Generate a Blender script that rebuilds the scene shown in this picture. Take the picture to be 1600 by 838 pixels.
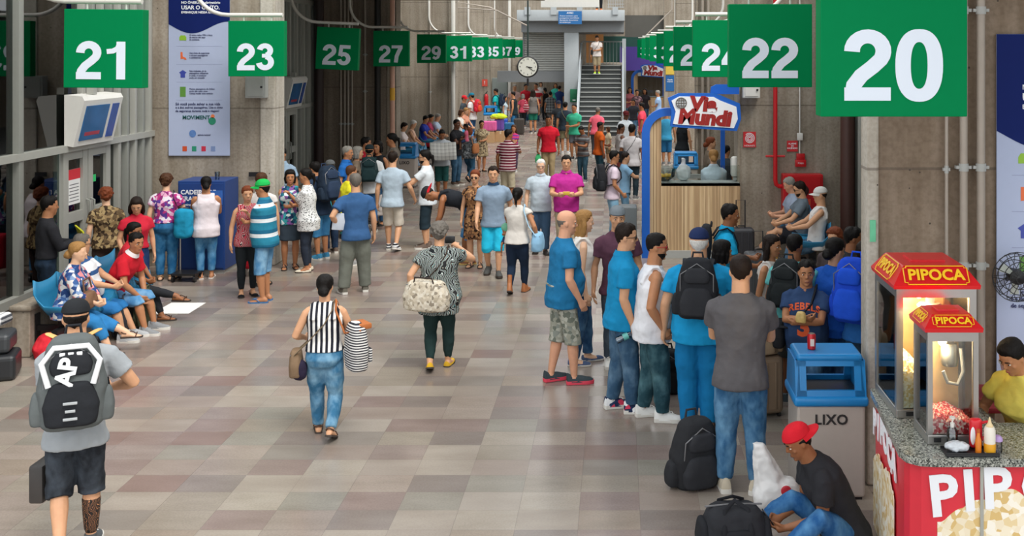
import bpy, bmesh, math, random
import numpy as np
from mathutils import Vector, Matrix
for _o in list(bpy.data.objects): bpy.data.objects.remove(_o)
SC = bpy.context.scene
COL = SC.collection
# ---------------------------------------------------------------- camera, sky, sun, exposure
FPX, VX, VY, CH = 1700.0, 965.0, 76.0, 3.45          # focal length in px, vanishing point, camera height
cam_d = bpy.data.cameras.new('camera'); cam = bpy.data.objects.new('camera', cam_d); COL.objects.link(cam)
cam.location = (0, 0, CH); cam.rotation_euler = (math.radians(90), 0, 0)
cam_d.sensor_width = 36.0; cam_d.lens = 36.0*FPX/1600
cam_d.shift_x = (800-VX)/1600; cam_d.shift_y = (VY-419)/1600
cam_d.clip_end = 400
SC.camera = cam
W = bpy.data.worlds.new('sky'); SC.world = W; W.use_nodes = True
WB = W.node_tree.nodes['Background']; WB.inputs[0].default_value = (.93, .97, 1.0, 1); WB.inputs[1].default_value = 1.7
sun_d = bpy.data.lights.new('sun', 'SUN'); sun_d.energy = 2.8; sun_d.angle = math.radians(25); sun_d.color = (1, .96, .9)
sun = bpy.data.objects.new('sun', sun_d); COL.objects.link(sun)
sun.rotation_euler = (math.radians(26), math.radians(24), 0); sun.location = (0, 0, 15)
SC.view_settings.view_transform = 'Standard'; SC.view_settings.look = 'None'
SC.view_settings.exposure = 0.10; SC.view_settings.gamma = 1.0; SC.view_settings.use_curve_mapping = False
SC.cycles.use_denoising = True
SC.cycles.max_bounces = 6; SC.cycles.transparent_max_bounces = 12
# ---------------------------------------------------------------- helpers
V = Vector
def at(x, y, z=0.0):
    d = FPX*(CH-z)/(y-VY); return V(((x-VX)*d/FPX, d, z))
def atd(x, y, d): return V(((x-VX)*d/FPX, d, CH-(y-VY)*d/FPX))
def lin(c):
    if isinstance(c, str): c = tuple(int(c[i:i+2], 16) for i in (0, 2, 4))
    o = []
    for v in c[:3]:
        v = v/255.0; o.append(v/12.92 if v <= .04045 else ((v+.055)/1.055)**2.4)
    return (*o, 1.0)
MATS = {}
def nodemat(name):
    m = bpy.data.materials.new(name); m.use_nodes = True
    nt = m.node_tree; return m, nt, nt.nodes['Principled BSDF']
def N(nt, t, **kw):
    n = nt.nodes.new(t)
    for k, v in kw.items(): setattr(n, k, v)
    return n
def coords(nt, scale=(1, 1, 1), rot=(0, 0, 0), kind='Object'):
    tc = N(nt, 'ShaderNodeTexCoord'); mp = N(nt, 'ShaderNodeMapping')
    mp.inputs['Scale'].default_value = scale; mp.inputs['Rotation'].default_value = rot
    nt.links.new(tc.outputs[kind], mp.inputs['Vector']); return mp.outputs[0]
def ramp(nt, fac, stops, interp='CONSTANT'):
    r = N(nt, 'ShaderNodeValToRGB'); cr = r.color_ramp; cr.interpolation = interp
    while len(cr.elements) > 1: cr.elements.remove(cr.elements[-1])
    cr.elements[0].position = stops[0][0]; cr.elements[0].color = lin(stops[0][1])
    for p, c in stops[1:]:
        e = cr.elements.new(p); e.color = lin(c)
    nt.links.new(fac, r.inputs[0]); return r.outputs[0]
def math_(nt, op, a, b=None):
    n = N(nt, 'ShaderNodeMath', operation=op)
    for i, v in enumerate((a, b)):
        if v is None: continue
        if isinstance(v, (int, float)): n.inputs[i].default_value = v
        else: nt.links.new(v, n.inputs[i])
    return n.outputs[0]
def mixc(nt, fac, a, b, mode='MIX'):
    n = N(nt, 'ShaderNodeMix', data_type='RGBA', blend_type=mode)
    for s, v in ((0, fac), (6, a), (7, b)):
        if isinstance(v, (int, float)): n.inputs[s].default_value = v
        elif isinstance(v, tuple): n.inputs[s].default_value = v
        else: nt.links.new(v, n.inputs[s])
    return n.outputs[2]
def noise_(nt, vec, scale, detail=3.0):
    n = N(nt, 'ShaderNodeTexNoise'); n.inputs['Scale'].default_value = scale; n.inputs['Detail'].default_value = detail
    nt.links.new(vec, n.inputs['Vector']); return n.outputs['Fac']
def bump_(nt, bsdf, h, strength=.3, dist=.02):
    b = N(nt, 'ShaderNodeBump'); b.inputs['Strength'].default_value = strength; b.inputs['Distance'].default_value = dist
    nt.links.new(h, b.inputs['Height']); nt.links.new(b.outputs[0], bsdf.inputs['Normal'])
def M(name, col, rough=.55, metal=0.0, var=.12, scale=14.0, emit=0.0, spec=None):
    """plain material with a little tonal variation"""
    key = (name, str(col), rough, metal, var)
    if key in MATS: return MATS[key]
    m, nt, b = nodemat(name)
    b.inputs['Roughness'].default_value = rough; b.inputs['Metallic'].default_value = metal
    if spec is not None: b.inputs['Specular IOR Level'].default_value = spec
    if var > 0:
        f = noise_(nt, coords(nt), scale)
        c = lin(col); lo = tuple(v*(1-var) for v in c[:3])+(1,); hi = tuple(min(1, v*(1+var)) for v in c[:3])+(1,)
        nt.links.new(mixc(nt, f, lo, hi), b.inputs['Base Color'])
    else: b.inputs['Base Color'].default_value = lin(col)
    if emit: b.inputs['Emission Color'].default_value = lin(col); b.inputs['Emission Strength'].default_value = emit
    MATS[key] = m; return m
def cloth(kind, *c, s=1.0, rough=.85):
    """woven fabric: solid / denim / hstripe / vstripe / floral / plaid / dots / camo / print"""
    key = ('cloth', kind, c, s)
    if key in MATS: return MATS[key]
    m, nt, b = nodemat('fabric_'+kind); b.inputs['Roughness'].default_value = rough; b.inputs['Specular IOR Level'].default_value = .2
    o = coords(nt); sep = N(nt, 'ShaderNodeSeparateXYZ'); nt.links.new(o, sep.inputs[0])
    X, Y, Z = sep.outputs
    if kind == 'solid':
        f = noise_(nt, o, 9); k = lin(c[0])
        col = mixc(nt, f, tuple(v*.82 for v in k[:3])+(1,), tuple(min(1, v*1.15) for v in k[:3])+(1,))
    elif kind == 'denim':
        k = lin(c[0]); f = noise_(nt, coords(nt, (1.6, 1.6, 1)), 6*s, 6)
        col = ramp(nt, f, [(0, c[0]), (.40, c[0]), (.78, c[1])], 'LINEAR')
    elif kind in ('hstripe', 'vstripe'):
        a = math_(nt, 'FRACT', math_(nt, 'MULTIPLY', Z if kind == 'hstripe' else X, 1.0/s))
        n = len(c); col = ramp(nt, a, [(i/n, c[i]) for i in range(n)])
    elif kind == 'diag':
        a = math_(nt, 'FRACT', math_(nt, 'MULTIPLY', math_(nt, 'ADD', Z, X), 1.0/s)); n = len(c); col = ramp(nt, a, [(i/n, c[i]) for i in range(n)])
    elif kind == 'plaid':
        a = math_(nt, 'FRACT', math_(nt, 'MULTIPLY', Z, 1.0/s)); d = math_(nt, 'FRACT', math_(nt, 'MULTIPLY', X, 1.0/s))
        n = len(c); ca = ramp(nt, a, [(i/n, c[i]) for i in range(n)]); cb = ramp(nt, d, [(i/n, c[i]) for i in range(n)])
        col = mixc(nt, .5, ca, cb)
    elif kind in ('floral', 'camo', 'dots'):
        v = N(nt, 'ShaderNodeTexVoronoi'); v.inputs['Scale'].default_value = 18.0/s; nt.links.new(o, v.inputs['Vector'])
        if kind == 'dots': col = ramp(nt, v.outputs['Distance'], [(0, c[1]), (.3, c[1]), (.32, c[0])], 'CONSTANT')
        else:
            v.inputs['Randomness'].default_value = 1.0
            wn = N(nt, 'ShaderNodeSeparateColor'); nt.links.new(v.outputs['Color'], wn.inputs[0])
            n = len(c); col = ramp(nt, wn.outputs[0], [(i/n, c[i]) for i in range(n)])
    else:                                             # print: wavy bands
        w = N(nt, 'ShaderNodeTexWave'); w.inputs['Scale'].default_value = 6.0/s; w.inputs['Distortion'].default_value = 14; w.inputs['Detail'].default_value = 2
        nt.links.new(o, w.inputs['Vector']); n = len(c); col = ramp(nt, w.outputs['Fac'], [(i/n, c[i]) for i in range(n)])
    nt.links.new(col, b.inputs['Base Color'])
    bump_(nt, b, noise_(nt, o, 14, 4), .35, .02)
    MATS[key] = m; return m
def C(c): return cloth('solid', c)
def glass(name='clear_glass', tint='e8f0ee', k=.12, rough=.02):
    key = (name, tint, k)
    if key in MATS: return MATS[key]
    m, nt, b = nodemat(name); out = nt.nodes['Material Output']
    t = N(nt, 'ShaderNodeBsdfTransparent'); t.inputs[0].default_value = lin(tint)
    g = N(nt, 'ShaderNodeBsdfGlossy'); g.inputs['Roughness'].default_value = rough
    fr = N(nt, 'ShaderNodeFresnel'); fr.inputs[0].default_value = 1.45
    f = math_(nt, 'ADD', fr.outputs[0], k-.04)
    mx = N(nt, 'ShaderNodeMixShader'); nt.links.new(f, mx.inputs[0]); nt.links.new(t.outputs[0], mx.inputs[1]); nt.links.new(g.outputs[0], mx.inputs[2])
    nt.links.new(mx.outputs[0], out.inputs[0]); MATS[key] = m; return m
BAKE = []
class MB:
    """collects shapes; build() links them as ONE mesh object"""
    def __init__(s): s.v = []; s.f = []
    def add(s, vs, fs):
        o = len(s.v); s.v += [tuple(p) for p in vs]; s.f += [tuple(i+o for i in f) for f in fs]; return s
    def box(s, c, d, Mx=None, r=0.0, seg=2, taper=1.0):
        bm = bmesh.new(); bmesh.ops.create_cube(bm, size=1.0)
        for v in bm.verts:
            k = taper if v.co.z > 0 else 1.0
            v.co = V((v.co.x*d[0]*k, v.co.y*d[1]*k, v.co.z*d[2]))
        if r > 0: bmesh.ops.bevel(bm, geom=bm.edges[:]+bm.verts[:], offset=min(r, min(d)*.48), segments=seg, affect='EDGES', profile=.5)
        Mx = Mx or Matrix(); c = V(c); bm.verts.index_update()
        s.add([Mx @ (v.co + c) for v in bm.verts], [[v.index for v in f.verts] for f in bm.faces]); bm.free(); return s
    def b6(s, x0, x1, y0, y1, z0, z1, r=0.0):
        return s.box(((x0+x1)/2, (y0+y1)/2, (z0+z1)/2), (x1-x0, y1-y0, z1-z0), r=r)
    def loft(s, rings, close=True, cap=True):
        n = len(rings[0]); o = len(s.v)
        for r in rings: s.v += [tuple(p) for p in r]
        m = n if close else n-1
        for i in range(len(rings)-1):
            for j in range(m):
                k = (j+1) % n; s.f.append((o+i*n+j, o+i*n+k, o+(i+1)*n+k, o+(i+1)*n+j))
        if cap and close:
            s.f.append(tuple(o+j for j in reversed(range(n)))); e = o+(len(rings)-1)*n; s.f.append(tuple(e+j for j in range(n)))
        return s
    def tube(s, pts, r, n=8, flat=1.0, up=None, cap=True):
        pts = [V(p) for p in pts]; rs = r if isinstance(r, (list, tuple)) else [r]*len(pts)
        T = [(pts[min(i+1, len(pts)-1)]-pts[max(i-1, 0)]).normalized() for i in range(len(pts))]
        a = V(up) if up else (V((0, 0, 1)) if abs(T[0].z) < .9 else V((0, 1, 0)))
        rings = []
        for p, t, q in zip(pts, T, rs):
            a = a - t*a.dot(t)
            if a.length < 1e-5: a = t.orthogonal()
            a.normalize(); b = t.cross(a)
            rings.append([p + a*q*flat*math.cos(2*math.pi*j/n) + b*q*math.sin(2*math.pi*j/n) for j in range(n)])
        return s.loft(rings, cap=cap)
    def limb(s, pts, rs, n=12):
        """rounded tapering limb"""
        pts = [V(p) for p in pts]
        a = (pts[0]-pts[1]).normalized(); b = (pts[-1]-pts[-2]).normalized()
        P = [pts[0]+a*rs[0]*.9, pts[0]+a*rs[0]*.6]+pts+[pts[-1]+b*rs[-1]*.6, pts[-1]+b*rs[-1]*.9]
        R = [rs[0]*.35, rs[0]*.8]+list(rs)+[rs[-1]*.8, rs[-1]*.35]
        return s.tube(P, R, n)
    def ell(s, c, r, Mx=None, nu=14, nv=8):
        rings = []; c = V(c); Mx = Mx or Matrix.Identity(3)
        for i in range(nv):
            th = -math.pi/2 + math.pi*(i+.35)/(nv-.3)
            rings.append([c + Mx @ V((r[0]*math.cos(th)*math.cos(2*math.pi*j/nu), r[1]*math.cos(th)*math.sin(2*math.pi*j/nu), r[2]*math.sin(th))) for j in range(nu)])
        return s.loft(rings)
    def prism(s, poly, t, Mx=None):
        """polygon in the XZ plane extruded by t along +Y"""
        Mx = Mx or Matrix(); n = len(poly); a = [Mx @ V((p[0], 0, p[1])) for p in poly]; b = [Mx @ V((p[0], t, p[1])) for p in poly]
        fs = [tuple(range(n)), tuple(reversed(range(n, 2*n)))]+[(j, j+n, (j+1) % n+n, (j+1) % n) for j in range(n)]
        return s.add(a+b, fs)
    def lathe(s, c, prof, n=20, Mx=None):
        c = V(c); Mx = Mx or Matrix.Identity(3)
        return s.loft([[c + Mx @ V((r*math.cos(2*math.pi*j/n), r*math.sin(2*math.pi*j/n), z)) for j in range(n)] for r, z in prof])
    def build(s, name, mat, parent=None, smooth=True, voxel=0, disp=0, dscale=.09, it=2, loc=None, rot=None):
        me = bpy.data.meshes.new(name); me.from_pydata(s.v, [], s.f)
        mats = mat if isinstance(mat, list) else [mat]
        for m in mats: me.materials.append(m)
        bm = bmesh.new(); bm.from_mesh(me); bmesh.ops.recalc_face_normals(bm, faces=bm.faces[:]); bm.to_mesh(me); bm.free()
        o = bpy.data.objects.new(name, me); COL.objects.link(o)
        if parent: o.parent = parent
        if loc is not None: o.location = loc
        if rot is not None: o.rotation_euler = rot
        if voxel:
            md = o.modifiers.new('r', 'REMESH'); md.mode = 'VOXEL'; md.voxel_size = voxel; md.use_smooth_shade = True
            if disp:
                d = o.modifiers.new('d', 'DISPLACE'); d.texture = clouds(dscale); d.strength = disp; d.mid_level = .5; d.texture_coords = 'LOCAL'
            if it:
                sm = o.modifiers.new('s', 'SMOOTH'); sm.iterations = it; sm.factor = .5
            BAKE.append(o)
        elif smooth: smooth_by_angle(me)
        return o
_cl = {}
def clouds(sz):
    if sz not in _cl:
        t = bpy.data.textures.new('folds', 'CLOUDS'); t.noise_scale = sz; t.noise_depth = 2; _cl[sz] = t
    return _cl[sz]
def smooth_by_angle(me, ang=38):
    bm = bmesh.new(); bm.from_mesh(me)
    for f in bm.faces: f.smooth = True
    for e in bm.edges:
        if len(e.link_faces) == 2:
            try: e.smooth = e.calc_face_angle() < math.radians(ang)
            except ValueError: pass
    bm.to_mesh(me); bm.free()
def tag(o, label, cat, group=None, kind=None):
    o['label'] = label; o['category'] = cat
    if group: o['group'] = group
    if kind: o['kind'] = kind
    return o
def struct(name, mb, mat, **kw):
    o = mb.build(name, mat, **kw); o['kind'] = 'structure'; return o
def empty(name, loc=(0, 0, 0), rz=0.0):
    o = bpy.data.objects.new(name, None); COL.objects.link(o); o.location = loc; o.rotation_euler = (0, 0, rz); o.empty_display_size = .1; return o
def text(body, size, mat, parent, Mx, name='lettering', bold=.0, ext=.002, align='CENTER', space=1.0, sx=1.0, shear=0.0):
    """lettering: Mx places the text's XY plane"""
    c = bpy.data.curves.new(name, 'FONT'); c.body = body; c.size = size; c.extrude = ext; c.offset = bold; c.align_x = align; c.align_y = 'CENTER'; c.space_character = space; c.shear = shear; c.resolution_u = 3
    c.materials.append(mat); o = bpy.data.objects.new(name, c); COL.objects.link(o); o.parent = parent
    o.matrix_local = Mx @ Matrix.Diagonal((sx, 1, 1, 1)); BAKE.append(o); return o
FACE_CAM = Matrix.Rotation(math.pi/2, 4, 'X')           # text facing the camera (-Y)
def TF(x, y, z): return Matrix.Translation((x, y, z)) @ FACE_CAM
def bake_all():
    """apply the modifiers and turn lettering into meshes, all in one evaluation"""
    bpy.context.view_layer.update(); dg = bpy.context.evaluated_depsgraph_get()
    res = []
    for o in BAKE: res.append((o, bpy.data.meshes.new_from_object(o.evaluated_get(dg), depsgraph=dg)))
    for o, me in res:
        if o.type == 'MESH':
            o.modifiers.clear(); me.name = o.name; o.data = me
        else:
            n = bpy.data.objects.new(o.name, me); COL.objects.link(n); n.parent = o.parent; n.matrix_local = o.matrix_local.copy()
            for k in o.keys(): n[k] = o[k]
            nm = o.name; bpy.data.objects.remove(o); n.name = nm
# ---------------------------------------------------------------- setting: materials
def concrete(name, c1, c2, seam=2.5):
    m, nt, b = nodemat(name); b.inputs['Roughness'].default_value = .8; b.inputs['Specular IOR Level'].default_value = .25
    o = coords(nt); f = noise_(nt, o, 1.3, 6); g = noise_(nt, coords(nt, (9, 9, .5)), 1.0, 4); h = noise_(nt, o, 26, 4)
    col = ramp(nt, f, [(.25, c1), (.75, c2)], 'LINEAR')
    k = ramp(nt, g, [(.35, 'd8d2ca'), (.62, 'ffffff')], 'LINEAR'); col = mixc(nt, .7, col, k, 'MULTIPLY')
    k2 = ramp(nt, h, [(.3, 'd6d2cc'), (.6, 'ffffff')], 'LINEAR'); col = mixc(nt, .6, col, k2, 'MULTIPLY')
    v = N(nt, 'ShaderNodeTexVoronoi'); v.inputs['Scale'].default_value = 5; nt.links.new(o, v.inputs['Vector'])
    col = mixc(nt, math_(nt, 'LESS_THAN', v.outputs['Distance'], .045), col, lin('4c443c'))
    sep = N(nt, 'ShaderNodeSeparateXYZ'); nt.links.new(o, sep.inputs[0])
    a = math_(nt, 'ABSOLUTE', math_(nt, 'SUBTRACT', math_(nt, 'FRACT', math_(nt, 'DIVIDE', sep.outputs[2], seam)), .5))
    ln = math_(nt, 'GREATER_THAN', a, .4955); col = mixc(nt, math_(nt, 'MULTIPLY', ln, .55), col, lin('574d44'))
    nt.links.new(col, b.inputs['Base Color']); bump_(nt, b, h, .25, .01); return m
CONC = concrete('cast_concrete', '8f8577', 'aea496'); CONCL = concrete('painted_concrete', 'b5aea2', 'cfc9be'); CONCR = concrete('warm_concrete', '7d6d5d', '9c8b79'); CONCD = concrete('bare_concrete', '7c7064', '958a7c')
def floor_mat():
    m, nt, b = nodemat('stone_tiles'); o = coords(nt); sep = N(nt, 'ShaderNodeSeparateXYZ'); nt.links.new(o, sep.inputs[0])
    u = math_(nt, 'DIVIDE', math_(nt, 'SUBTRACT', sep.outputs[0], .166), .452); v = math_(nt, 'DIVIDE', math_(nt, 'SUBTRACT', sep.outputs[1], 8.127), .333)
    cb = N(nt, 'ShaderNodeCombineXYZ'); nt.links.new(math_(nt, 'FLOOR', u), cb.inputs[0]); nt.links.new(math_(nt, 'FLOOR', v), cb.inputs[1])
    wn = N(nt, 'ShaderNodeTexWhiteNoise', noise_dimensions='2D'); nt.links.new(cb.outputs[0], wn.inputs['Vector'])
    cols = ['9a8d83', '958780', 'a2958a', '8b8079', '9a9083', 'a69c8f', '907f78', '998b7d', '938d82', '857a73', 'a2978b', '8b766e', '9d9186', '998b81', '8e857c', 'a59b90']
    col = ramp(nt, wn.outputs['Value'], [(i/16, c) for i, c in enumerate(cols)])
    ns = noise_(nt, coords(nt, (1, 2.5, 1)), 2.2, 6); col = mixc(nt, .5, col, ramp(nt, ns, [(.3, 'cfc8c2'), (.7, 'ffffff')], 'LINEAR'), 'MULTIPLY')
    sp = noise_(nt, o, 60, 3); col = mixc(nt, .25, col, ramp(nt, sp, [(.35, 'c4beb8'), (.6, 'ffffff')], 'LINEAR'), 'MULTIPLY')
    fu = math_(nt, 'ABSOLUTE', math_(nt, 'SUBTRACT', math_(nt, 'FRACT', u), .5)); fv = math_(nt, 'ABSOLUTE', math_(nt, 'SUBTRACT', math_(nt, 'FRACT', v), .5))
    g = math_(nt, 'MAXIMUM', math_(nt, 'GREATER_THAN', fu, .4955), math_(nt, 'GREATER_THAN', fv, .494))
    col = mixc(nt, math_(nt, 'MULTIPLY', g, .6), col, lin('6d625a')); nt.links.new(col, b.inputs['Base Color'])
    r = ramp(nt, ns, [(.3, '6a6a6a'), (.7, '8c8c8c')], 'LINEAR'); nt.links.new(math_(nt, 'MULTIPLY', wn.outputs['Value'], .10), r.node.inputs[0]) if False else None
    rr = math_(nt, 'ADD', math_(nt, 'MULTIPLY', wn.outputs['Value'], .12), .20); nt.links.new(rr, b.inputs['Roughness'])
    b.inputs['Specular IOR Level'].default_value = .6; return m
ALU = M('anodised_aluminium', 'a8a8a0', .45, .1, .06); ALUD = M('grey_frame_paint', '8f918a', .5, .05, .06); STEEL = M('stainless_steel', 'a9a6a2', .28, .85, .05)
WHITEP = M('white_paint', 'dcdad4', .45, 0, .05); GREYP = M('grey_paint', 'a9aaa6', .5, 0, .06); BLACKP = M('black_plastic', '1d1d1f', .4, 0, .05); REDP = M('red_paint', 'c0141c', .4, 0, .06)
GLASS = glass('window_glass', 'a9b8b2', .10); CLEAR = glass('clear_glass', 'f4f8f6', .07)
# ---------------------------------------------------------------- floor, walls, roof beams, platforms outside
fm = MB().b6(-7.6, 4.2, -3, 72, -.2, 0); struct('floor', fm, floor_mat())
asph = M('platform_paving', '5e5c5a', .85, 0, .15, 3)
struct('ground', MB().b6(-24, -7.6, -3, 72, -.3, -.04), asph); struct('ground', MB().b6(4.2, 20, -3, 72, -.3, -.04), asph)
WYL = [7.7, 17.3, 26.8, 36.5, 46.2, 55.8]; WYR = [8.6, 18.2, 27.8, 37.4, 47.0]
for y in WYL:
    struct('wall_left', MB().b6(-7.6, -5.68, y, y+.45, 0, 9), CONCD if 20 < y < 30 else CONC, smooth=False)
    struct('trim_1', MB().b6(-5.68, -5.44, y-.03, y+.48, 0, 9, r=.02), CONCL if y < 20 else CONC, smooth=False)
for y in WYR:
    struct('wall_right', MB().b6(2.06, 4.9 if y < 9 else 4.2, y, y+.45, 0, 9), CONCR if y < 9 else CONC, smooth=False)
    struct('trim_2', MB().b6(1.965 if y < 9 else 2.0, 2.06, y-.03, y+(.20 if y < 9 else .48), 0, 9, r=.02), CONCL if y < 9 else CONC, smooth=False)
for i in range(11): struct('ceiling_and_shade', MB().b6(-7.6, 4.2, 3+i*6.4, 3.5+i*6.4, 9, 9.7), CONCL, smooth=False)
struct('ceiling_and_shade', MB().b6(.9, 5, 1.5, 9.0, 5.4, 5.65), CONC, smooth=False)              # unseen slab added to shade the popcorn stand and the wall behind
struct('ceiling_and_shade', MB().b6(-9.5, -2.6, 18.6, 34.5, 4.98, 5.2), CONC, smooth=False)          # unseen slab added to shade the second bay
struct('ceiling_and_shade', MB().b6(-2.6, -2.3, 18.6, 34.5, 4.97, 6.2), CONC, smooth=False)  # edge beam of the added shading slab, also unseen
for sx in (-1, 1):                                                                          # canopies added to dim the platforms, and far kerb walls
    x0, x1 = (-20, -10.5) if sx < 0 else (7, 14)
    struct('roof', MB().b6(x0, x1, 4, 60, 4.6, 4.8), M('dimming_canopy_paint', '6b6a66', .8, 0, .1, 2))
    xb = -17 if sx < 0 else 12; struct('wall_outer', MB().b6(xb, xb+.3, 0, 66, 0, 3.6), CONCD, smooth=False)
def facade(num, X, y0, y1, sgn, door=None, wide=None):
    """glazed screen along the hall: mullions, rails, panes"""
    r = empty('window_%d' % num, (X, y0, 0)); r['kind'] = 'structure'; top = 6.0
    MB().b6(-.10, .10, 0, y1-y0, .29, .40).build('sill', ALU, r); MB().b6(-.10, .06*1, 0, y1-y0, 0, .30).build('plinth', CONC, r, smooth=False)
    MB().b6(-.02, .105 if sgn > 0 else .02, 0, y1-y0, 2.06, 2.15).build('rail', ALU, r); MB().b6(-.10, .10, 0, y1-y0, 4.5, 4.6).build('rail', ALU, r)
    y = y0; segs = []; k = 0
    while y < y1-.05:
        inw = wide and y < wide; w_ = .085 if not inw else .11
        ind = door and door[0]-.03 < y < door[1]+.03
        MB().b6(-.09, .09, y-y0, y-y0+w_, 2.15 if ind else .3, top, r=.008).build('mullion', ALU if k % 2 else ALUD, r); k += 1
        y += 1.6 if inw else .27
    a = [(y0, door[0], .4), (door[1], y1, .4), (door[0], door[1], 2.15)] if door else [(y0, y1, .4)]
    for p, q, z in a:
        if q-p > .05: MB().b6(-.008, .008, p-y0, q-y0, z, top).build('pane', GLASS, r)
    return r
facade(1, -7.46, 10.2, 17.3, 1, (14.52, 15.92), 13.4)
facade(2, -7.46, 17.75, 26.8, 1, (23.7, 25.2))
facade(3, 3.95, 9.05, 18.2, -1); facade(4, 3.95, 18.65, 27.8, -1); facade(5, -7.46, 27.25, 36.5, 1)
def leaf(r, y0, y1, hand):
    d = MB(); fw = .135
    for k, (a, b, c, e) in enumerate(((y0, y0+fw, 0, 2.058), (y1-fw, y1, 0, 2.058), (y0+.01, y1-.01, 1.94, 2.052), (y0+.01, y1-.01, 0.006, .14), (y0+.01, y1-.01, 1.08, 1.22))): d.b6(-.03+.004*(k > 1), .05-.004*(k > 1), a, b, c, e)
    o = d.build('door_leaf', ALU, r, smooth=False); MB().b6(-.005, .005, y0+fw, y1-fw, .14, 1.96).build('pane', GLASS, o)
    yh = y1-.05 if hand else y0+.05; MB().tube([(.06, yh, .95), (.11, yh, .97), (.11, yh, 1.33), (.06, yh, 1.35)], .014).build('door_handle', ALUD, o); return o
for n, ya, yb in ((1, 14.55, 15.90), (2, 23.72, 25.18)):
    r = empty('door_%d' % n, (-7.46, ya, 0)); r['kind'] = 'structure'; w = (yb-ya)/2
    l1 = leaf(r, 0, w-.01, True); leaf(r, w+.01, 2*w, False)
    if n == 1:
        s = MB().b6(.012, .016, .16, .52, 1.32, 1.80).build('notice', M('paper', 'e9e9e6', .7, var=0), l1); MB().b6(.0162, .0175, .16, .52, 1.66, 1.80).build('red_band', M('red_print', 'd2303a', .6, var=0), s)
        for i in range(6): MB().b6(.0162, .0172, .21+.02*(i % 2), .48, 1.36+.045*i, 1.372+.045*i).build('print_line', M('dark_print', '6a6a6c', .6, var=0), s)
        MB().b6(.012, .015, w+.16, w+.30, 1.56, 1.66).build('green_sticker', M('green_print', '2fbf6b', .5, var=0), r)
# ---------------------------------------------------------------- far end: footbridge, shutter, column, staircase
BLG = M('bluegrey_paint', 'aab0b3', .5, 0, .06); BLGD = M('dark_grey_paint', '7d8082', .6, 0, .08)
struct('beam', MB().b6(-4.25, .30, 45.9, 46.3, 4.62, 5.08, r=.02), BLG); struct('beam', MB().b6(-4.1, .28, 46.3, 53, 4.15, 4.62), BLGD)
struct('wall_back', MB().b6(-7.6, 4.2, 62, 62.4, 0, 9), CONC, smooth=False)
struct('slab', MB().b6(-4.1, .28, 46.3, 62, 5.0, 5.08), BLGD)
struct('column', MB().b6(-2.28, -1.66, 46.35, 46.9, 0, 4.3, r=.03), BLG)
struct('beam', MB().b6(-5.2, -2.28, 47.0, 47.5, 2.0, 2.48), BLGD)
struct('wall_back', MB().b6(-5.44, 1.0, 58, 58.3, 0, 2.6), CONC, smooth=False)
sh = empty('roller_shutter', (-3.1, 47.1, 0)); tag(sh, 'closed grey roller shutter under the footbridge, left of the column', 'shutter')
m = MB()
pr = []
for i in range(17):
    z = 2.48+i*.10; pr += [(0, z), (-.045, z+.02), (-.045, z+.08), (0, z+.10)]
m.loft([[V((x, p[0], p[1])) for p in pr] for x in (-.95, .83)], close=False); m.build('curtain', GREYP, sh)
for i, x in enumerate((-1.0, .83)): MB().b6(x, x+.06, -.08, .06, 2.0, 4.2).build('guide_rail', BLGD, sh)
# upper walkway parapet
pp = empty('parapet', (-1.9, 46.1, 5.08)); tag(pp, 'white parapet panel of the footbridge above the blue notice', 'parapet')
MB().b6(-1.35, 1.12, -.05, .0, .12, 1.4, r=.02).build('panel', WHITEP, pp)
for x in (-1.9, -.8, .3, 1.8): MB().b6(x-.12, x+.12, -.26, -.205, -.2, .12).build('bracket', BLG, pp)
ms = empty('mesh_railing', (-.35, 46.1, 5.08)); tag(ms, 'grey mesh railing at the right end of the footbridge', 'railing')
for i in range(7): MB().b6(-.05+i*.1, -.035+i*.1, -.01, .01, .1, 1.3).build('bar', BLG, ms)
for i in range(10): MB().b6(-.08, .62, -.01, .01, .12+i*.13, .14+i*.13).build('wire', BLG, ms)
# staircase
st = empty('staircase', (-.70, 43, 0)); tag(st, 'wide staircase with dark risers climbing beside the grey column', 'staircase')
NSTEP = 15
for i in range(NSTEP):
    z = i*.182; y = i*.30
    MB().b6(-.86, .84, y, y+.30+.02, 0 if i < 1 else z-.05, z+.14).build('riser', M('dark_riser', '3f4242', .8, 0, .1), st); MB().b6(-.86, .84, y-.03, y+.30, z+.14, z+.182, r=.01).build('tread', M('stair_stone', '8f918e', .6, 0, .1), st)
MB().b6(-.86, .92, NSTEP*.3, NSTEP*.3+14, NSTEP*.182-.2, NSTEP*.182).build('landing', CONC, st, smooth=False)
for x in (-.90, .92):
    MB().tube([(x, -.1, .0), (x, -.1, .95), (x, NSTEP*.3, NSTEP*.182+.95), (x, NSTEP*.3+.8, NSTEP*.182+.95)], .035).build('handrail', BLG, st)
    MB().prism([(-.2, 0), (.1, 0), (NSTEP*.3, NSTEP*.182-.1), (NSTEP*.3, NSTEP*.182+.25), (-.2, .28)], .07, Matrix.Translation((x+.035, 0, 0)) @ Matrix.Rotation(math.pi/2, 4, 'Z')).build('stringer', BLG, st)
MB().b6(.90, 1.06, NSTEP*.3-.4, NSTEP*.3-.2, 0, NSTEP*.182+1.15).build('newel', BLG, st)
lr_ = empty('landing_railing', (-.7, 49.0, NSTEP*.182)); tag(lr_, 'pale railing with thin balusters on the stair landing', 'railing')
MB().b6(-.9, 1.0, 0, .05, 1.0, 1.06).build('top_rail', BLG, lr_)
for i in range(13): MB().b6(-.9+i*.155, -.875+i*.155, 0, .03, 0, 1.0).build('baluster', BLG, lr_)
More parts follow.
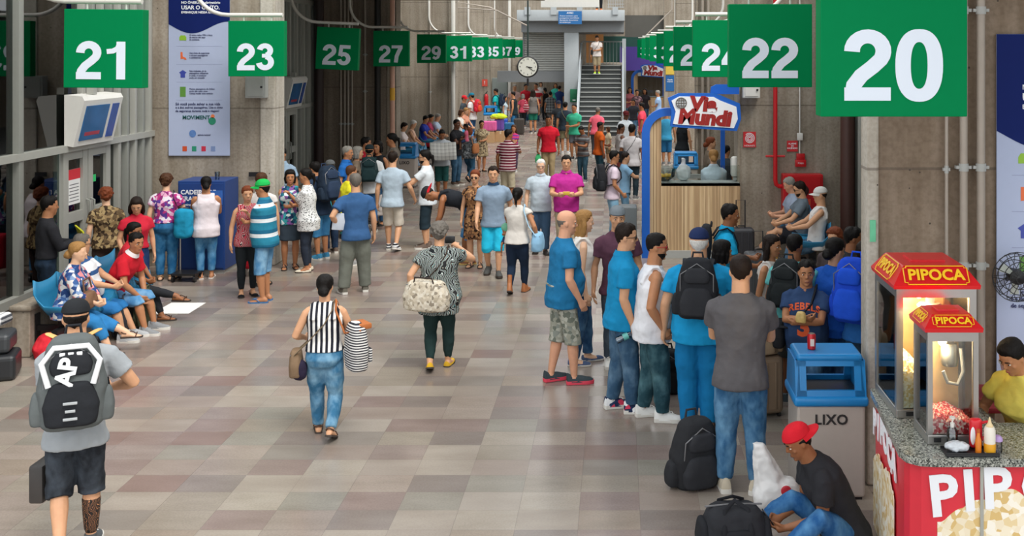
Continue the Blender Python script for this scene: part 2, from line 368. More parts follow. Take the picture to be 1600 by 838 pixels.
tag(MB().b6(-1.62, -.72, 55.5, 55.7, 2.73, 4.55).build('hoarding_panel', M('orange_board', 'c88a50', .7, 0, .08, 4)), 'orange board panel behind the man on the stairs', 'panel')
tag(MB().b6(.1, 2.6, 56.5, 56.7, 2.3, 3.55).build('shop_banner', M('purple_vinyl', '43307f', .5, 0, .1, 2)), 'purple banner beyond the landing, right of the stairs', 'banner')
tag(MB().b6(-.8, 2.8, 57.3, 57.5, 2.73, 4.1).build('green_kiosk', M('deep_green_paint', '1f4a42', .5, 0, .15, 2)), 'dark green shop front behind the stair landing', 'shop front')

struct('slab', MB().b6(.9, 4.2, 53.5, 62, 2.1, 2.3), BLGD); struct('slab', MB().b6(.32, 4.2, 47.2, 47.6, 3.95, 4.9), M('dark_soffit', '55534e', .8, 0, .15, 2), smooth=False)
# ---------------------------------------------------------------- people
SKINS = {0: 'e3b594', 1: 'cf9c78', 2: 'b57d58', 3: '94603f', 4: '6b4430', 5: 'd9a080'}
def skin(i):
    key = ('skin', i)
    if key in MATS: return MATS[key]
    m, nt, b = nodemat('skin'); b.inputs['Roughness'].default_value = .5; b.inputs['Specular IOR Level'].default_value = .35
    k = lin(SKINS[i]); f = noise_(nt, coords(nt), 22)
    nt.links.new(mixc(nt, f, tuple(v*.88 for v in k[:3])+(1,), tuple(min(1, v*1.1) for v in k[:3])+(1,)), b.inputs['Base Color'])
    MATS[key] = m; return m
HAIRC = {'black': '120e0c', 'dark': '20150f', 'brown': '4a2e1c', 'auburn': '70381f', 'blond': '9c7444', 'grey': '8c8880', 'white': 'cfccc6', 'saltpepper': '68625b'}
def hairmat(c):
    key = ('hair', c)
    if key in MATS: return MATS[key]
    m, nt, b = nodemat('hair'); b.inputs['Roughness'].default_value = .55; b.inputs['Specular IOR Level'].default_value = .18; k = lin(HAIRC[c])
    f = noise_(nt, coords(nt, (60, 60, 8)), 3, 3)
    nt.links.new(mixc(nt, f, tuple(v*.55 for v in k[:3])+(1,), tuple(min(1, v*1.5) for v in k[:3])+(1,)), b.inputs['Base Color'])
    bump_(nt, b, f, .5, .01); MATS[key] = m; return m
HEAD = [(0.0, .19, .09, .08), (.04, .15, .16, .16), (.12, .10, .225, .25), (.22, .06, .27, .315), (.34, .03, .298, .365), (.46, .01, .315, .395),
        (.58, -.005, .325, .41), (.70, -.015, .325, .41), (.81, -.025, .30, .378), (.90, -.03, .245, .31), (.965, -.03, .16, .205), (1.0, -.03, .06, .08)]
def head_ring(k, n, hh, grow=None):
    z, y, rx, ry = HEAD[k]; out = []
    for j in range(n):
        a = 2*math.pi*j/n; g = grow(z, a) if grow else 0.0
        out.append(V(((rx+g)*math.sin(a), y+(ry+g)*math.cos(a), z+(g*max(0, (z-.6)/.4) if grow else 0)))*hh)
    return out
def sst(a, b, x):
    t = max(0, min(1, (x-a)/(b-a))); return t*t*(3-2*t)
def hairline(a, low):                                   # a: azimuth from the face; height above which hair grows
    a = abs((a+math.pi) % (2*math.pi)-math.pi)
    if a < .7: return .80-.02*a
    if a < 1.15: return .786-(a-.7)/.45*.20
    if a < 1.6: return .586-(a-1.15)/.45*.08
    return .506-(a-1.6)/1.54*(.506-low)
def ik(a, w, l1, l2, pole):
    d = w-a; L = d.length; mx = (l1+l2)*.998
    if L > mx: w = a+d*(mx/L); d = w-a; L = mx
    L = max(L, abs(l1-l2)*1.05); u = d.normalized(); x = (l1*l1-l2*l2+L*L)/(2*L); h = math.sqrt(max(0, l1*l1-x*x))
    p = pole-u*pole.dot(u)
    p = p.normalized() if p.length > 1e-4 else u.orthogonal().normalized()
    return a+u*x+p*h, w
ARMS = {  # wrist seen from the shoulder, in arm lengths (outward, forward, up); elbow hint; finger curl
    'down': ((.16, .06, -.97), (.5, -1, 0), .45), 'swing_f': ((.12, .40, -.88), (.4, -1, -.2), .5), 'swing_b': ((.18, -.30, -.92), (.5, -1, .2), .5),
    'phone': ((-.22, .62, -.38), (.6, -.3, -1), .9), 'read': ((-.12, .60, -.48), (.6, -.3, -1), .9), 'belly': ((-.42, .42, -.58), (.8, -.4, -.6), .6),
    'cross': ((-.60, .36, -.40), (.7, .0, -1), .7), 'hip': ((.22, .02, -.66), (1, -.6, 0), .7), 'pocket': ((.10, .12, -.86), (.8, -1, 0), .5),
    'face': ((-.26, .48, .06), (.5, .4, -1), .9), 'chin': ((-.35, .42, -.05), (.3, .5, -1), .9), 'strap': ((-.14, .34, -.22), (.8, -.2, -1), 1.0),
    'bag': ((.26, -.02, -.86), (.8, -1, 0), 1.1), 'carry': ((.18, .05, -.96), (.4, -1, 0), 1.2), 'lap': ((-.14, .66, -.60), (.9, -.4, -.3), .6),
    'knee': ((-.02, .86, -.42), (.9, -.2, -.5), .5), 'back': ((-.30, -.34, -.62), (.8, -1, 0), .6), 'reach': ((-.05, .86, -.36), (.5, -.2, -1), .5),
    'camera': ((-.34, .46, .14), (1, .1, -.5), 1.0), 'floor': ((-.05, .25, -.95), (.6, -.4, 0), .6), 'chest': ((-.48, .46, -.28), (.8, .0, -1), .7)}
PEOPLE = []
def person(label, x, yf, yt, face, sex='m', sk=1, hair=('short', 'black'), top=('tee', None), bot=('jeans', None), shoe=('sneaker', None),
           L='down', R='down', stance=.05, stride=0.0, lean=2, side=0, twist=0, hy=0, hp=4, fat=1.0, belly=0.0, cap=None, specs=None,
           H=None, sit=None, z0=0.0, group=None, cat='person', extra=None, loc=None, lod=None, beard=None, hk=1.0, toe=9, legs=None, weight=0):
    """one figure. x, yf, yt: where feet and crown stand in the photograph; face: 0 away, 90 right, 180 to camera"""
    if loc is None: loc = at(x, yf, z0)
    d = loc.y
    if H is None: H = (yf-yt)*d/FPX
    px = H*FPX/d
    if lod is None: lod = 2 if px > 225 else (1 if px > 96 else 0)
    vox = (.017, .0115, .0075)[lod]; gv = (.022, .015, .011)[lod]
    fem = sex == 'f'
    root = None
    # ---- skeleton
    seat = sit is not None
    hipz = (sit['h']+.055*H) if seat else .500*H-(.442-math.sqrt(.442**2-(.22*stride)**2))*H-.004*H
    p0 = V((weight*H, 0, hipz)); Ls = .342*H
    lr, sr, tr = math.radians(lean), math.radians(side), math.radians(twist)
    NS = 24; spine = []; p = p0.copy()
    for i in range(NS+1):
        t = i/NS; a = lr*(.3+.7*min(1, t/.6)); u = V((math.sin(sr)*math.cos(a), math.sin(a), math.cos(a)*math.cos(sr))).normalized()
        xx = V((math.cos(tr*t), -math.sin(tr*t), 0)); xx = (xx-u*xx.dot(u)).normalized()
        spine.append((p.copy(), xx, u.cross(xx), u)); p = p+u*(Ls/NS)
    def fr(zf):
        t = (zf-.503)/.342
        if t <= 0: q, a, b, c = spine[0]; return q+c*(t*Ls), a, b, c
        if t >= 1: q, a, b, c = spine[-1]; return q+c*((t-1)*Ls), a, b, c
        i = int(t*NS); q, a, b, c = spine[i]; return q+c*((t*NS-i)*Ls/NS), a, b, c
    def ring(zf, hw, hd, yo=0, n=22, e=2.35):
        q, a, b, c = fr(zf); out = []
        for j in range(n):
            th = 2*math.pi*j/n; cx, cy = math.cos(th), math.sin(th)
            r = (abs(cx)**e+abs(cy)**e)**(-1/e); out.append(q+a*(hw*H*cx*r)+b*((hd*cy*r+yo)*H))
        return out
    shw = (.094 if fem else .106)*(.5+.5*fat); f = fat
    if fem: TOR = [(.47, .088*f, .066*f, -.008), (.505, .098*f, .072*f, -.010), (.55, .092*f, .066*f, -.002), (.61, .074*f, .055*f, .004), (.66, .078*f, .060*f, .006), (.715, .086*f, .076*f, .016), (.75, .088*f, .066*f, .010), (.795, .086, .048, -.004), (.82, .062, .040, -.006), (.835, .040, .035, -.006), (.85, .030, .032, -.004)]
    else: TOR = [(.47, .084*f, .064*f, -.006), (.505, .090*f, .068*f, -.008), (.55, .088*f, .064*f, 0), (.61, .083*f, .060*f, .003), (.67, .092*f, .065*f, .004), (.73, .102*f, .069*f, .006), (.77, .106*f, .062*f, .002), (.80, .099, .050, -.004), (.82, .072, .043, -.006), (.835, .048, .038, -.006), (.85, .034, .036, -.004)]
    if belly: TOR = [(z, w*(1+.8*belly*math.exp(-((z-.59)/.07)**2)), dd*(1+1.2*belly*math.exp(-((z-.59)/.07)**2)), yo+belly*.035*math.exp(-((z-.59)/.07)**2)) for z, w, dd, yo in TOR]
    # ---- arms
    al, fl = .168*H, .142*H; arms = []
    for sgn, spec in ((-1, L), (1, R)):
        if isinstance(spec, str): tg, pole, curl = ARMS[spec]
        else: tg, pole, curl = spec if len(spec) == 3 and isinstance(spec[0], tuple) else (spec, (.6, -.6, -.6), .7)
        q, a, b, c = fr(.793); S = q+a*(sgn*shw*H)
        if lean > 40: a, b, c = a, V((0, 1, 0)), V((0, 0, 1))
        A = (al+fl); w = S+a*(sgn*tg[0]*A)+b*(tg[1]*A)+c*(tg[2]*A); pl = a*(sgn*pole[0])+b*pole[1]+c*pole[2]
        e, w = ik(S, w, al, fl, pl); arms.append((S, e, w, sgn, curl, (a, b, c)))
    # ---- legs
    tl, sl = .2295*H, .2135*H; LG = []
    for i, sgn in enumerate((-1, 1)):
        q, a, b, c = fr(.490); hp_ = q+a*(sgn*.050*f**.5*H)
        if seat:
            ft = sit['feet'][i]; ank = V((ft[0], ft[1], ft[2]+.042*H)); yaw = ft[3] if len(ft) > 3 else sgn*8; pit = ft[4] if len(ft) > 4 else 0
            pole = V(sit.get('pole', ((-.15, .6, 1), (.15, .6, 1)))[i])
        else:
            st = stride*(1 if sgn < 0 else -1); ank = V((sgn*stance*H, st*.22*H, .042*H)); yaw = sgn*toe; pit = 0
            if st < -.2: ank.z += .062*H*min(1, -st/.8); pit = 38*min(1, -st/.8)
            elif st > .2: pit = -8*st
            if legs: ank += V(legs[i][:3])*H; yaw += legs[i][3] if len(legs[i]) > 3 else 0; pit = legs[i][4] if len(legs[i]) > 4 else pit
            pole = V((sgn*.12, 1, 0))
        k, ank2 = ik(hp_, ank, tl, sl, pole)
        LG.append((hp_, k, ank2, sgn, math.radians(yaw), math.radians(pit)))
    # ---- head frame
    q, a, b, c = fr(.845); hyr, hpr = math.radians(hy), math.radians(hp)
    hu0 = V((math.sin(sr)*.5, 0, 1)).normalized(); RH = (Matrix.Rotation(-hyr, 3, 'Z') @ Matrix.Rotation(-hpr, 3, 'X'))
    if lean > 50: RH = Matrix.Rotation(-hyr, 3, 'Z') @ Matrix.Rotation(-math.radians(lean*.75+hp), 3, 'X')
    hh = .138*H*hk; ho = q+c*(.019*H)+(RH @ V((0, .006*H, 0)))
    HM = Matrix.Translation(ho) @ RH.to_4x4()
    # ---- body
    tk, bk = top[0], bot[0]; opt = top[2] if len(top) > 2 else {}; bopt = bot[2] if len(bot) > 2 else {}
    mb = MB(); sh = .90
    TB = [(z, w*sh, dd*sh, yo) for z, w, dd, yo in TOR[:-2]]+[(z, w*.97, dd*.97, yo) for z, w, dd, yo in TOR[-2:]]
    TB = [(z, w*.93, dd*.93, yo) if z > .78 and z < .83 and tk not in ('tank', 'dress') else (z, w, dd, yo) for z, w, dd, yo in TB]; mb.loft([ring(*t) for t in TB])
    nr = (.031 if fem else .037)*H*(.6+.4*f); mb.limb([fr(.815)[0]+fr(.815)[2]*(.002*H), q+c*.005*H, ho+HM.to_3x3() @ V((0, .0, .30*hh))], [nr*1.15, nr*1.05, nr])
    ar = .9 if fem else 1.0; ar *= (.55+.45*f); joints = {}
    nf = lod == 2
    for S, e, w, sgn, curl, (a, b, c) in arms:
        mb.limb([S-a*(sgn*.012*H), S+(e-S)*.12, S+(e-S)*.45, S+(e-S)*.8, e, e+(w-e)*.25, e+(w-e)*.6, w], [.026*H*ar, .028*H*ar, .0275*H*ar, .0255*H*ar, .0245*H*ar, .0255*H*ar, .0205*H*ar, .0155*H*ar])
        fd = (w-e).normalized(); tref = b*.75+c*.65; tref = tref-fd*tref.dot(fd)
        if tref.length < .05: tref = c-fd*c.dot(fd)
        th = tref.normalized(); pn = fd.cross(th); pn = pn if pn.dot(a*sgn) < 0 else -pn     # palm normal, inward
        hl = .104*H*(.93 if fem else 1)
        pal = [(0, .15, .145), (.2, .19, .13), (.42, .215, .12), (.5, .2, .10)]
        mb.loft([[w+fd*(hl*t)+th*(hl*ww*math.cos(2*math.pi*j/12))+pn*(hl*tt*math.sin(2*math.pi*j/12)) for j in range(12)] for t, ww, tt in pal])
        fr_ = max(.0062*H*.8, vox*.95) if not nf else .0052*H
        for fi, (off, ln) in enumerate(((.155, .46), (.055, .52), (-.05, .49), (-.145, .40))):
            base = w+fd*(hl*.46)+th*(hl*off); d1 = fd; pts = [base-fd*hl*.1]; p = base; ang = 0
            for seg in (.42, .32, .26):
                ang += curl*(.55+.1*fi); dv = (fd*math.cos(ang)+pn*math.sin(ang)); p = p+dv*(hl*ln*seg); pts.append(p)
            mb.limb(pts, [fr_*1.08, fr_, fr_*.94, fr_*.8], 8)
        tb = w+fd*(hl*.14)+th*(hl*.16); mb.limb([tb-th*hl*.06, tb+fd*hl*.16+th*hl*.14+pn*hl*.05, tb+fd*hl*.34+th*hl*(.16-.08*curl)+pn*hl*(.08+.12*curl), tb+fd*hl*.44+th*hl*(.12-.12*curl)+pn*hl*(.10+.2*curl)], [fr_*1.35, fr_*1.25, fr_*1.0, fr_*.8], 8)
        joints['L' if sgn < 0 else 'R'] = w+fd*(hl*.45)+pn*(hl*.12); joints[('Lf' if sgn < 0 else 'Rf')] = (fd, th, pn)
    lr_ = (1.03 if fem else 1.0)*(.45+.55*f)
    tight = bk in ('leggings',)
    for h_, k, an, sgn, yaw, pit in LG:
        kk = .90 if bk not in ('skirt', 'dress', 'none') else 1.0
        mb.limb([h_, h_+(k-h_)*.3, h_+(k-h_)*.7, k, k+(an-k)*.28, k+(an-k)*.62, an], [.054*H*lr_*kk, .050*H*lr_*kk, .039*H*lr_*kk, .031*H*lr_, .0335*H*lr_, .026*H*lr_, .0185*H*lr_])
        F = foot_frame(an, yaw, pit); fl_ = .150*H*(.95 if fem else 1)
        mb.loft([[F @ V((fl_*wx*math.cos(2*math.pi*j/12), fl_*yy, max(-.042*H+.004, zz*fl_+fl_*hz*math.sin(2*math.pi*j/12)))) for j in range(12)] for yy, wx, zz, hz in
                 ((-.27, .07, -.20, .06), (-.24, .13, -.16, .13), (-.08, .15, -.10, .18), (.12, .16, -.13, .155), (.34, .185, -.185, .10), (.52, .18, -.215, .07), (.66, .14, -.23, .05), (.72, .07, -.235, .03))])
    # head shape
    hb = MB(); n = 24 if lod else 14
    hb.loft([head_ring(k, n, hh) for k in range(len(HEAD))])
    if lod:
        nose = [((0, .385, .56), .028, .02), ((0, .425, .47), .035, .035), ((0, .455, .385), .055, .055), ((0, .41, .345), .05, .03)]
        hb.loft([[V((c_[0]+w_*math.cos(2*math.pi*j/8), c_[1]+t_*math.sin(2*math.pi*j/8), c_[2]))*hh for j in range(8)] for c_, w_, t_ in nose])
        hb.ell(V((0, .365, .215))*hh, V((.105, .045, .022))*hh); hb.ell(V((0, .36, .18))*hh, V((.09, .045, .024))*hh)
        hb.ell(V((0, .30, .055))*hh, V((.11, .08, .06))*hh)
        for sg in (-1, 1):
            hb.ell(V((.13*sg, .345, .575))*hh, V((.115, .05, .03))*hh); hb.ell(V((.20*sg, .265, .38))*hh, V((.075, .075, .07))*hh)
    for sg in (-1, 1): hb.ell(V((.325*sg, -.03, .46))*hh, V((.035, .075, .115))*hh, nu=8, nv=6)
    mb.add([HM @ V(p) for p in hb.v], hb.f)
    body = mb.build('person', skin(sk), voxel=vox, it=2)
    body.location = loc; body.rotation_euler = (0, 0, -math.radians(face)); tag(body, label, cat, group)
    root = body
    # ---- face details
    if lod:
        vis = math.cos(math.radians(face+hy*1.0-180)+math.atan2(loc.x, d)) > -.45
        lb = MB(); lb.ell(HM @ (V((0, .392, .198))*hh), V((.09, .026, .028))*hh, HM.to_3x3(), 12, 6)
        if vis:
            for sg in (-1, 1):
                c_ = V((.135*sg, .338, .492))*hh
                if not (specs and specs[0] == 'sun'):
                    eo = MB().ell(HM @ c_, V((.060, .048, .027))*hh, HM.to_3x3(), 10, 7).build('eye', M('eye_white', 'd0c8c0', .3, var=0), root)
                    MB().ell(HM @ (c_+V((0, .034, .002))*hh), V((.028, .020, .025))*hh, HM.to_3x3(), 8, 6).build('iris', M('iris', '1c110b', .2, var=0), eo)
                MB().tube([HM @ (V((xx*sg, yy, zz))*hh) for xx, yy, zz in ((.05, .405, .578), (.13, .400, .60), (.205, .355, .582))], [.012*hh, .018*hh, .009*hh], 6).build('eyebrow', hairmat(hair[1] if hair else 'black'), root)
            lb.build('lips', M('lips', '9c5247' if sk < 3 else '6e3a32', .45, var=0) if fem else M('lips', {0: 'b07263', 1: 'a86a58', 2: '8e5847', 3: '74442f', 4: '583328', 5: 'b07263'}[sk], .5, var=0), root)
    elif px > 55 and math.cos(math.radians(face+hy-180)+math.atan2(loc.x, d)) > .2:
        for sg in (-1, 1): MB().ell(HM @ (V((.135*sg, .365, .50))*hh), V((.055, .04, .035))*hh, HM.to_3x3(), 8, 5).build('eye', M('iris', '1c110b', .2, var=0), root)
        MB().ell(HM @ (V((0, .42, .40))*hh), V((.05, .07, .08))*hh, HM.to_3x3(), 8, 6).build('nose', skin(sk), root)
    # ---- hair
    if hair:
        style, hc = hair; hm = hairmat(hc); hbm = MB(); low = {'short': .10, 'buzz': .14, 'curly': .06, 'long': .04, 'bob': .02, 'pony': .08, 'bun': .08, 'fade': .20, 'bald': .16}.get(style, .2)
        tk_ = {'short': .035, 'buzz': .014, 'fade': .022, 'curly': .085, 'long': .05, 'bob': .075, 'pony': .05, 'bun': .055, 'bald': .012}[style]
        def grow(z, a_):
            hl_ = hairline(a_, low); g = -.05+(tk_+.05)*sst(hl_-.05, hl_+.06, z)
            if style == 'bald' and z > .62: g = -.06
            if cap and z > .64: g = -.07
            if style in ('short',) and z > .75: g += .02*math.sin(5*a_+z*9)
            return g
        hbm.loft([head_ring(k, n, hh, grow) for k in range(1, len(HEAD))])
        if style == 'long':
            q2 = fr(.80); inv = HM.inverted()
            for j in (-2, -1, 0, 1, 2):
                pts = [V((.14*j, -.10-.17*(2-abs(j))/2, .66))*hh, V((.185*j, -.05-.27*(2-abs(j))/2, .36))*hh, V((.19*j, -.06-.25*(2-abs(j))/2, 0.0))*hh, V((.165*j, -.20-.17*(2-abs(j))/2, -.40))*hh]
                hbm.limb(pts, [.10*hh, .13*hh, .13*hh, .06*hh], 8)
        if style == 'bob':
            for j in range(7):
                a_ = math.radians(75+35*j); hbm.limb([V((.27*math.sin(a_), .3*math.cos(a_), .72))*hh, V((.34*math.sin(a_), .36*math.cos(a_)-.03, .42))*hh, V((.31*math.sin(a_), .33*math.cos(a_)-.03, .10))*hh], [.1*hh, .12*hh, .09*hh], 8)
        if style == 'pony': hbm.limb([V((0, -.36, .66))*hh, V((0, -.55, .55))*hh, V((.02, -.58, .2))*hh, V((.03, -.50, -.25))*hh], [.08*hh, .13*hh, .11*hh, .04*hh], 9)
        if style == 'bun': hbm.ell(V((0, -.45, .34))*hh, V((.25, .20, .24))*hh); hbm.ell(V((.06, -.57, .28))*hh, V((.14, .11, .13))*hh)
        if style == 'curly':
            rnd = random.Random(int(x)*7+3)
            for _ in range(46):
                a_ = rnd.uniform(.75, 2*math.pi-.75); z_ = rnd.uniform(.28, .98)
                if z_ < hairline(a_, low): continue
                rr = math.sqrt(max(.02, 1-((z_-.55)/.5)**2)); hbm.ell(V((.40*rr*math.sin(a_), -.02+.47*rr*math.cos(a_), z_+.03))*hh, V((.095, .095, .085))*hh, nu=7, nv=5)
        hv = [HM @ V(p) for p in (V(q_) for q_ in hbm.v)]; h2 = MB(); h2.add(hv, hbm.f)
        h2.build('hair', hm, root, voxel=(.016, .010, .007)[lod] if style not in ('buzz', 'bald', 'short') or lod == 2 else 0, disp=(.02 if style == 'curly' else .006) if lod else 0, dscale=.02, it=1)
    if beard:
        bd = MB()
        def gb(z, a_):
            a_ = abs((a_+math.pi) % (2*math.pi)-math.pi); return -.05+(.05+.018)*sst(.36, .26, z)*sst(2.0, 1.5, a_)*(1-.9*(abs(z-.2) < .035 and a_ < .28))
        bd.loft([head_ring(k, n, hh, gb) for k in range(0, 6)]); b2 = MB(); b2.add([HM @ V(p) for p in bd.v], bd.f); b2.build('beard', hairmat(beard), root)
    # ---- cap
    if cap:
        cm = cap[1]; cb = MB(); fw = 1 if cap[0] == 'cap' else -1
        def gc(z, a_):
            s_ = math.cos(a_)*fw; edge = .68-.06*s_*0; return -.06+(.06+.05)*sst(edge-.03, edge+.015, z)
        cb.loft([head_ring(k, n, hh*1.0, gc) for k in range(4, len(HEAD))])
        zz = [( (.34, .30, .69), (.30, .52, .665), (.18, .66, .645), (0, .70, .655)) ][0]
        up = []; lo = []
        for t in range(-6, 7):
            u_ = t/6; xx = .34*math.sin(u_*math.pi/2); yy = .12+.62*math.cos(u_*math.pi/2)**.75*1.0; z_ = .70-.10*u_*u_-.0
            up.append((xx, yy, z_))
        inn = [(.33*math.sin(t/6*math.pi/2), .06+.32*math.cos(t/6*math.pi/2), .72) for t in range(-6, 7)]
        vs = []; fs = []
        for lay in (0, -.03):
            vs += [V((p[0], p[1]*fw-.02, p[2]+lay-(.06 if fw > 0 else .0)))*hh for p in inn]+[V((p[0], p[1]*fw-.02, p[2]+lay-(.09 if fw > 0 else .05)))*hh for p in up]
        m_ = 13
        for i in range(m_-1):
            fs += [(i, i+1, m_+i+1, m_+i), (2*m_+i, 3*m_+i, 3*m_+i+1, 2*m_+i+1), (m_+i, m_+i+1, 3*m_+i+1, 3*m_+i)]
        c2 = MB(); c2.add([HM @ V(p) for p in cb.v], cb.f); co = c2.build('cap', cm, root)
        b3 = MB(); b3.add([HM @ V(p) for p in vs], fs); b3.build('brim', cap[2] if len(cap) > 2 else cm, co)
        bt = MB(); bt.ell(HM @ (V((0, -.03, 1.045))*hh), V((.03, .03, .015))*hh, nu=8, nv=5); bt.build('button', cap[2] if len(cap) > 2 else cm, co)
    if specs and lod:
        gb_ = MB(); LN = []; cc = specs[1]
        for sg in (-1, 1):
            pts = [HM @ (V((.135*sg+.10*math.cos(t*math.pi/5), .405-.03*abs(math.cos(t*math.pi/5)+sg*1.0)*.6, .495+.075*math.sin(t*math.pi/5)))*hh) for t in range(11)]
            gb_.tube(pts, .012*hh, 6); gb_.tube([HM @ (V((.225*sg, .375, .52))*hh), HM @ (V((.325*sg, .26, .52))*hh), HM @ (V((.345*sg, -.02, .50))*hh)], .013*hh, 6)
            LN.append(MB().ell(HM @ (V((.135*sg, .395, .495))*hh), V((.10, .018, .075))*hh, HM.to_3x3(), 12, 6))
        gb_.tube([HM @ (V((-.04, .43, .52))*hh), HM @ (V((.04, .43, .52))*hh)], .012*hh, 6)
        go = gb_.build('sunglasses' if specs[0] == 'sun' else 'eyeglasses', M('spectacle_frame', cc, .35, var=0), root)
        if specs[0] == 'sun': [l_.build('lens', M('dark_lens', '17130f', .1, var=0), go) for l_ in LN]
    # ---- top garment
    disp = (.0, .015, .022)[lod]
    if tk:
        tm = top[1]; g = MB(); ease = opt.get('ease', .013); hem = opt.get('hem', .455); ln = opt.get('len', {'tee': .62, 'polo': .66, 'tank': 0, 'long': 1.9, 'blouse': .35, 'dress': .3}.get(tk, .6))
        TT = [t for t in TOR if t[0] > hem]
        tt0 = TOR[0]; rs_ = []
        flare = opt.get('flare', 0)
        z = hem
        for z in (hem, hem+.02, (hem+.50)/2):
            if z < .50: rs_.append(ring(z, max(tt0[1], .106*f**.5)+ease*.9+flare*(.5-z), max(tt0[2], .074*f)+ease*1.2+flare*.7*(.5-z), tt0[3]))
        for z, w_, dd, yo in TOR[1:]:
            if z < hem+.03: continue
            if tk in ('tank', 'dress') and z > .76 and opt.get('narrow', True):
                w_ = {0: w_}.get(0); w_ = min(w_, .072 if z < .81 else .050); dd = dd
                if z > .84: continue
            if z > .84: dd += .002; w_ += .001; rs_.append(ring(.848, w_+.004+ease*.35, dd+.003+ease*.35, yo)); continue
            e_ = ease*(1.5 if z < .53 else 1.0 if z < .785 else .62); rs_.append(ring(z, w_+e_, dd+e_*.9, yo))
        g.loft(rs_)
        if tk in ('tank', 'dress'):
            q, a, b, c = fr(.80)
            for sg in (-1, 1):
                bs = opt.get('strap', .026)
                g.tube([fr(.745)[0]+a*(sg*.058*H)+b*((.066*f+ease*.6)*H), fr(.79)[0]+a*(sg*.056*H)+b*(.050*H), fr(.822)[0]+a*(sg*.058*H)+b*(.012*H)+c*.012*H, fr(.822)[0]+a*(sg*.058*H)-b*(.022*H)+c*.010*H, fr(.79)[0]+a*(sg*.058*H)-b*(.056*H), fr(.745)[0]+a*(sg*.060*H)-b*((.060*f+ease*.6)*H)], bs*H, 8, flat=.36)
        if ln > 0:
            for S, e, w, sgn, curl, (a, b, c) in arms:
                k1 = ar*(1+opt.get('loose', .0)); ez = .010*H
                if ln >= 1: pts = [S-a*(sgn*.035*H)-(e-S)*.02, S+(e-S)*.12, S+(e-S)*.6, e, e+(w-e)*.5, e+(w-e)*(min(.97, ln-1))]; rr = [.026*H*k1+ez, .030*H*k1+ez, .030*H*k1+ez, .0265*H*k1+ez, .024*H*k1+ez, .018*H*k1+ez]
                else: pts = [S-a*(sgn*.035*H)-(e-S)*.02, S+(e-S)*.12, S+(e-S)*ln*.7, S+(e-S)*ln]; rr = [.028*H*k1+ez, .031*H*k1+ez*1.1, .031*H*k1+ez*1.3, .031*H*k1+ez*1.5]
                g.tube(pts, rr, 14)
        to = g.build(opt.get('name', 'dress' if tk == 'dress' else 'shirt'), tm, root, voxel=gv, disp=disp, it=2)
        if tk == 'polo' and lod:
            cb = MB(); cm_ = opt.get('collar', tm)
            R0 = ring(.838, .040 if fem else .047, .042, -.004); R1 = ring(.862, .034 if fem else .041, .040, -.004); R2 = ring(.836, .056, .052, -.004)
            cb.loft([R1, R0, R2, R1], cap=False); cb.build('collar', cm_, to)
    # ---- lower garment
    if bk and bk != 'none':
        bmx = bot[1]; g = MB(); lt = {'jeans': 1.95, 'trousers': 1.96, 'leggings': 1.90, 'shorts': .80, 'bermuda': 1.12, 'capri': 1.45, 'skirt': 0}[bk]; lt = bopt.get('len', lt)
        ez = {'jeans': .007, 'trousers': .011, 'leggings': .003, 'shorts': .014, 'bermuda': .014, 'capri': .008, 'skirt': .01}[bk]; ez = bopt.get('ease', ez)
        wz = bopt.get('waist', .585)
        T2 = [t for t in TOR if .50 < t[0] < wz]+[(wz, [t for t in TOR if t[0] >= wz][0][1], [t for t in TOR if t[0] >= wz][0][2], .002)]
        if bk == 'skirt':
            sl_ = bopt.get('len', .28); rs_ = [ring(sl_, .105*f+bopt.get('flare', .0), .085*f+bopt.get('flare', 0), .004), ring((sl_+.5)/2, .104*f, .080*f, 0)]
            g.loft(rs_+[ring(z, w_+ez*.8, dd+ez*.8, yo) for z, w_, dd, yo in T2])
        else:
            b0 = TOR[0]; g.loft([ring(.445, b0[1]*.62, b0[2]*.6, b0[3]), ring(.465, b0[1]*.95, b0[2]*.95, b0[3])]+[ring(z, w_+ez*.55, dd+ez*.55, yo) for z, w_, dd, yo in T2])
            for h_, k, an, sgn, yaw, pit in LG:
                e_ = ez*H; cuff = bopt.get('cuff', {'jeans': .034, 'trousers': .042, 'leggings': .024, 'capri': .033}.get(bk, .04))*H
                base = [(h_+V((0, 0, .02*H)), .052*H*lr_+e_*.3), (h_+(k-h_)*.3, .053*H*lr_+e_*.5), (h_+(k-h_)*.65, .044*H*lr_+e_)]
                if bk in ('shorts', 'bermuda'): base[1] = (base[1][0], .050*H*lr_+e_*.4); base[2] = (base[2][0], .043*H*lr_+e_*.6)
                if lt <= 1: base.append((h_+(k-h_)*lt, .042*H*lr_+e_*.8))
                else:
                    kr = .035*H*lr_+e_ if bk not in ('bermuda',) else .038*H*lr_+e_*.8
                    base += [(k, kr)]
                    if lt > 1.3: base += [(k+(an-k)*.3, (.0345*H*lr_+e_*.9)), (k+(an-k)*.65, max(.028*H*lr_+e_, cuff*.9))]
                    base += [(k+(an-k)*(lt-1), cuff if bk not in ('bermuda',) else .038*H*lr_+e_*.9)]
                g.tube([p_ for p_, _ in base], [r_ for _, r_ in base], 14)
        g.build(bopt.get('name', {'skirt': 'skirt', 'shorts': 'shorts', 'bermuda': 'shorts', 'leggings': 'leggings'}.get(bk, 'trousers')), bmx, root, voxel=gv, disp=disp*.9, it=2)
    # ---- shoes
    if shoe and shoe[0] != 'none':
        for h_, k, an, sgn, yaw, pit in LG: make_shoe(shoe, an, yaw, pit, H, fem, root, lod)
    P = dict(o=root, H=H, loc=loc, face=face, fr=fr, ring=ring, arms=arms, LG=LG, HM=HM, j=joints, lod=lod, f=f, TOR=TOR, hh=hh, shw=shw)
